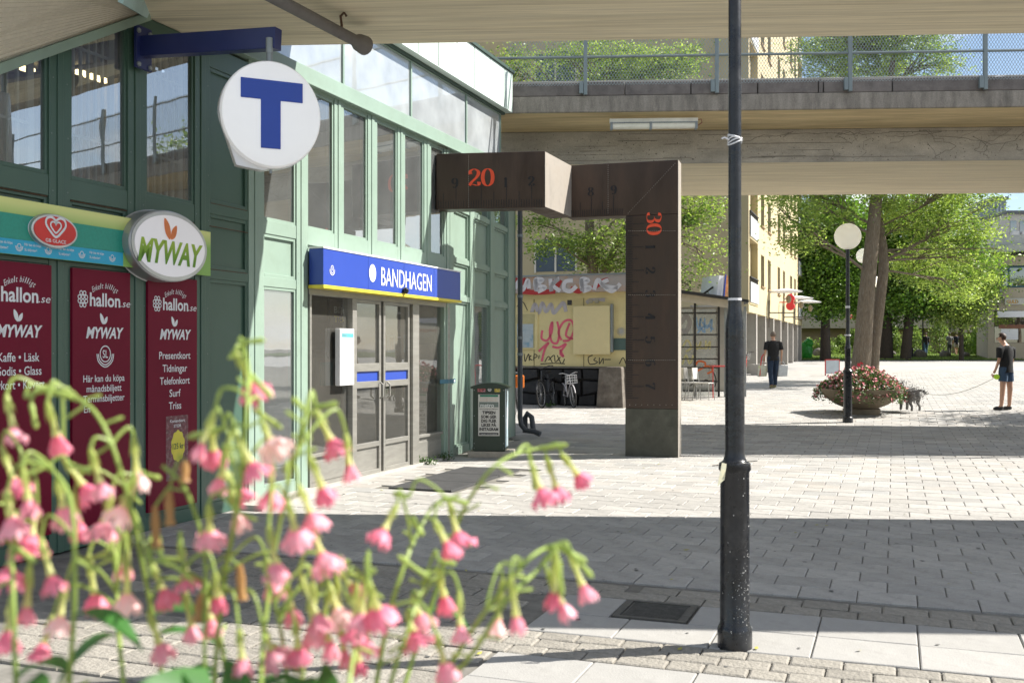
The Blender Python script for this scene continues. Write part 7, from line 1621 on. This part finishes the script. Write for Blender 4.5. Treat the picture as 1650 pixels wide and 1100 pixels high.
    for _ in range(2):                                    # leaves low down
        i = random.randrange(4, n//2); a = cp_[i]; ang = random.uniform(0, 6.28); L_ = random.uniform(.05,.09); d = Vector((math.cos(ang), math.sin(ang)*.6, random.uniform(.0,.5))).normalized(); sd = d.cross(Vector((0,0,1))).normalized()
        mb = MB(); vs = []
        for r_ in range(7):
            u = r_/6; w = .017*math.sin(math.pi*min(1,u*1.02+.02))**.8; c = a + d*L_*u + Vector((0,0,-.05*u*u)); vs += [c-sd*w+Vector((0,0,w*.3)), c, c+sd*w+Vector((0,0,w*.3))]
        mb.add(vs, [(r_*3+c, r_*3+c+1, r_*3+c+4, r_*3+c+3) for r_ in range(6) for c in range(2)]); lo = build('leaf', mb, BIGL, t, smooth=True); tint(lo, lambda c: .4+random.uniform(-.2,.3))
# withered flowers
t = sthing('withered_tobacco_plant', 'dry tobacco stem with four brown withered flowers in front of the shop posters', 'flowering plant', (0,0,0)); bpy.data.objects.remove(t)
root = Vector((-.32, 1.1, .72)); t = thing('withered_tobacco_plant', 'dry tobacco stem with brown withered flowers in front of the shop posters', 'flowering plant', root); OFF[t.name] = root.copy()
mb = MB(); pth = [root, ray(330,1100,1.05), ray(330,900,1.05), ray(300,790,1.05), ray(262,750,1.05)]; cpx = [Vector(p) for p in catmull([tuple(p) for p in pth], 8)]; mb.tube(cpx, .002, 6)
for (bx, by, tx, ty) in ((297,775,298,742), (274,845,272,790), (252,882,250,815), (390,965,386,910), (318,1000,325,955)):
    q, e = ray(tx,ty,1.05), ray(bx,by,1.05); a = min(cpx, key=lambda c: (c-q).length); mb.tube([a, a.lerp(q,.6)+Vector((0,0,.012)), q], .0015, 5)
    mw_ = MB(); mw_.tube([q, q.lerp(e,.4), q.lerp(e,.8), e], [.003,.005,.004,.0065], 8); o = build('withered_flower', mw_, BROWN, t, smooth=True); tint(o, lambda c: random.random())
o = build('stem', mb, STEM, t, smooth=True); tint(o, lambda c: .5)
# large basal leaves at the bottom
for i, (ax, ay_, bx, by, w, d) in enumerate(((330,1170,268,1085,.04,.95), (550,1190,520,1070,.025,1.0), (430,1190,360,1065,.035,1.0), (250,1190,330,1080,.05,.92), (30,1190,60,1085,.04,.9))):
    a, b = ray(ax, ay_, d), ray(bx, by, d+.06); mb = MB(); dd = b-a; sd = dd.cross(Vector((0,1,.2))).normalized(); vs = []
    for r_ in range(9):
        u = r_/8; ww = w*math.sin(math.pi*min(1, u*.97+.03))**.75*.8; c = a+dd*u+Vector((0,-.03*math.sin(math.pi*u),0)); vs += [c-sd*ww+Vector((0,.01,0)), c, c+sd*ww+Vector((0,.01,0))]
    mb.add(vs, [(r_*3+c, r_*3+c+1, r_*3+c+4, r_*3+c+3) for r_ in range(8) for c in range(2)])
    o = build('leaf', mb, BIGL, t, smooth=True, off=root); tint(o, lambda c: .35+random.uniform(-.2,.3))
bpy.context.view_layer.update()
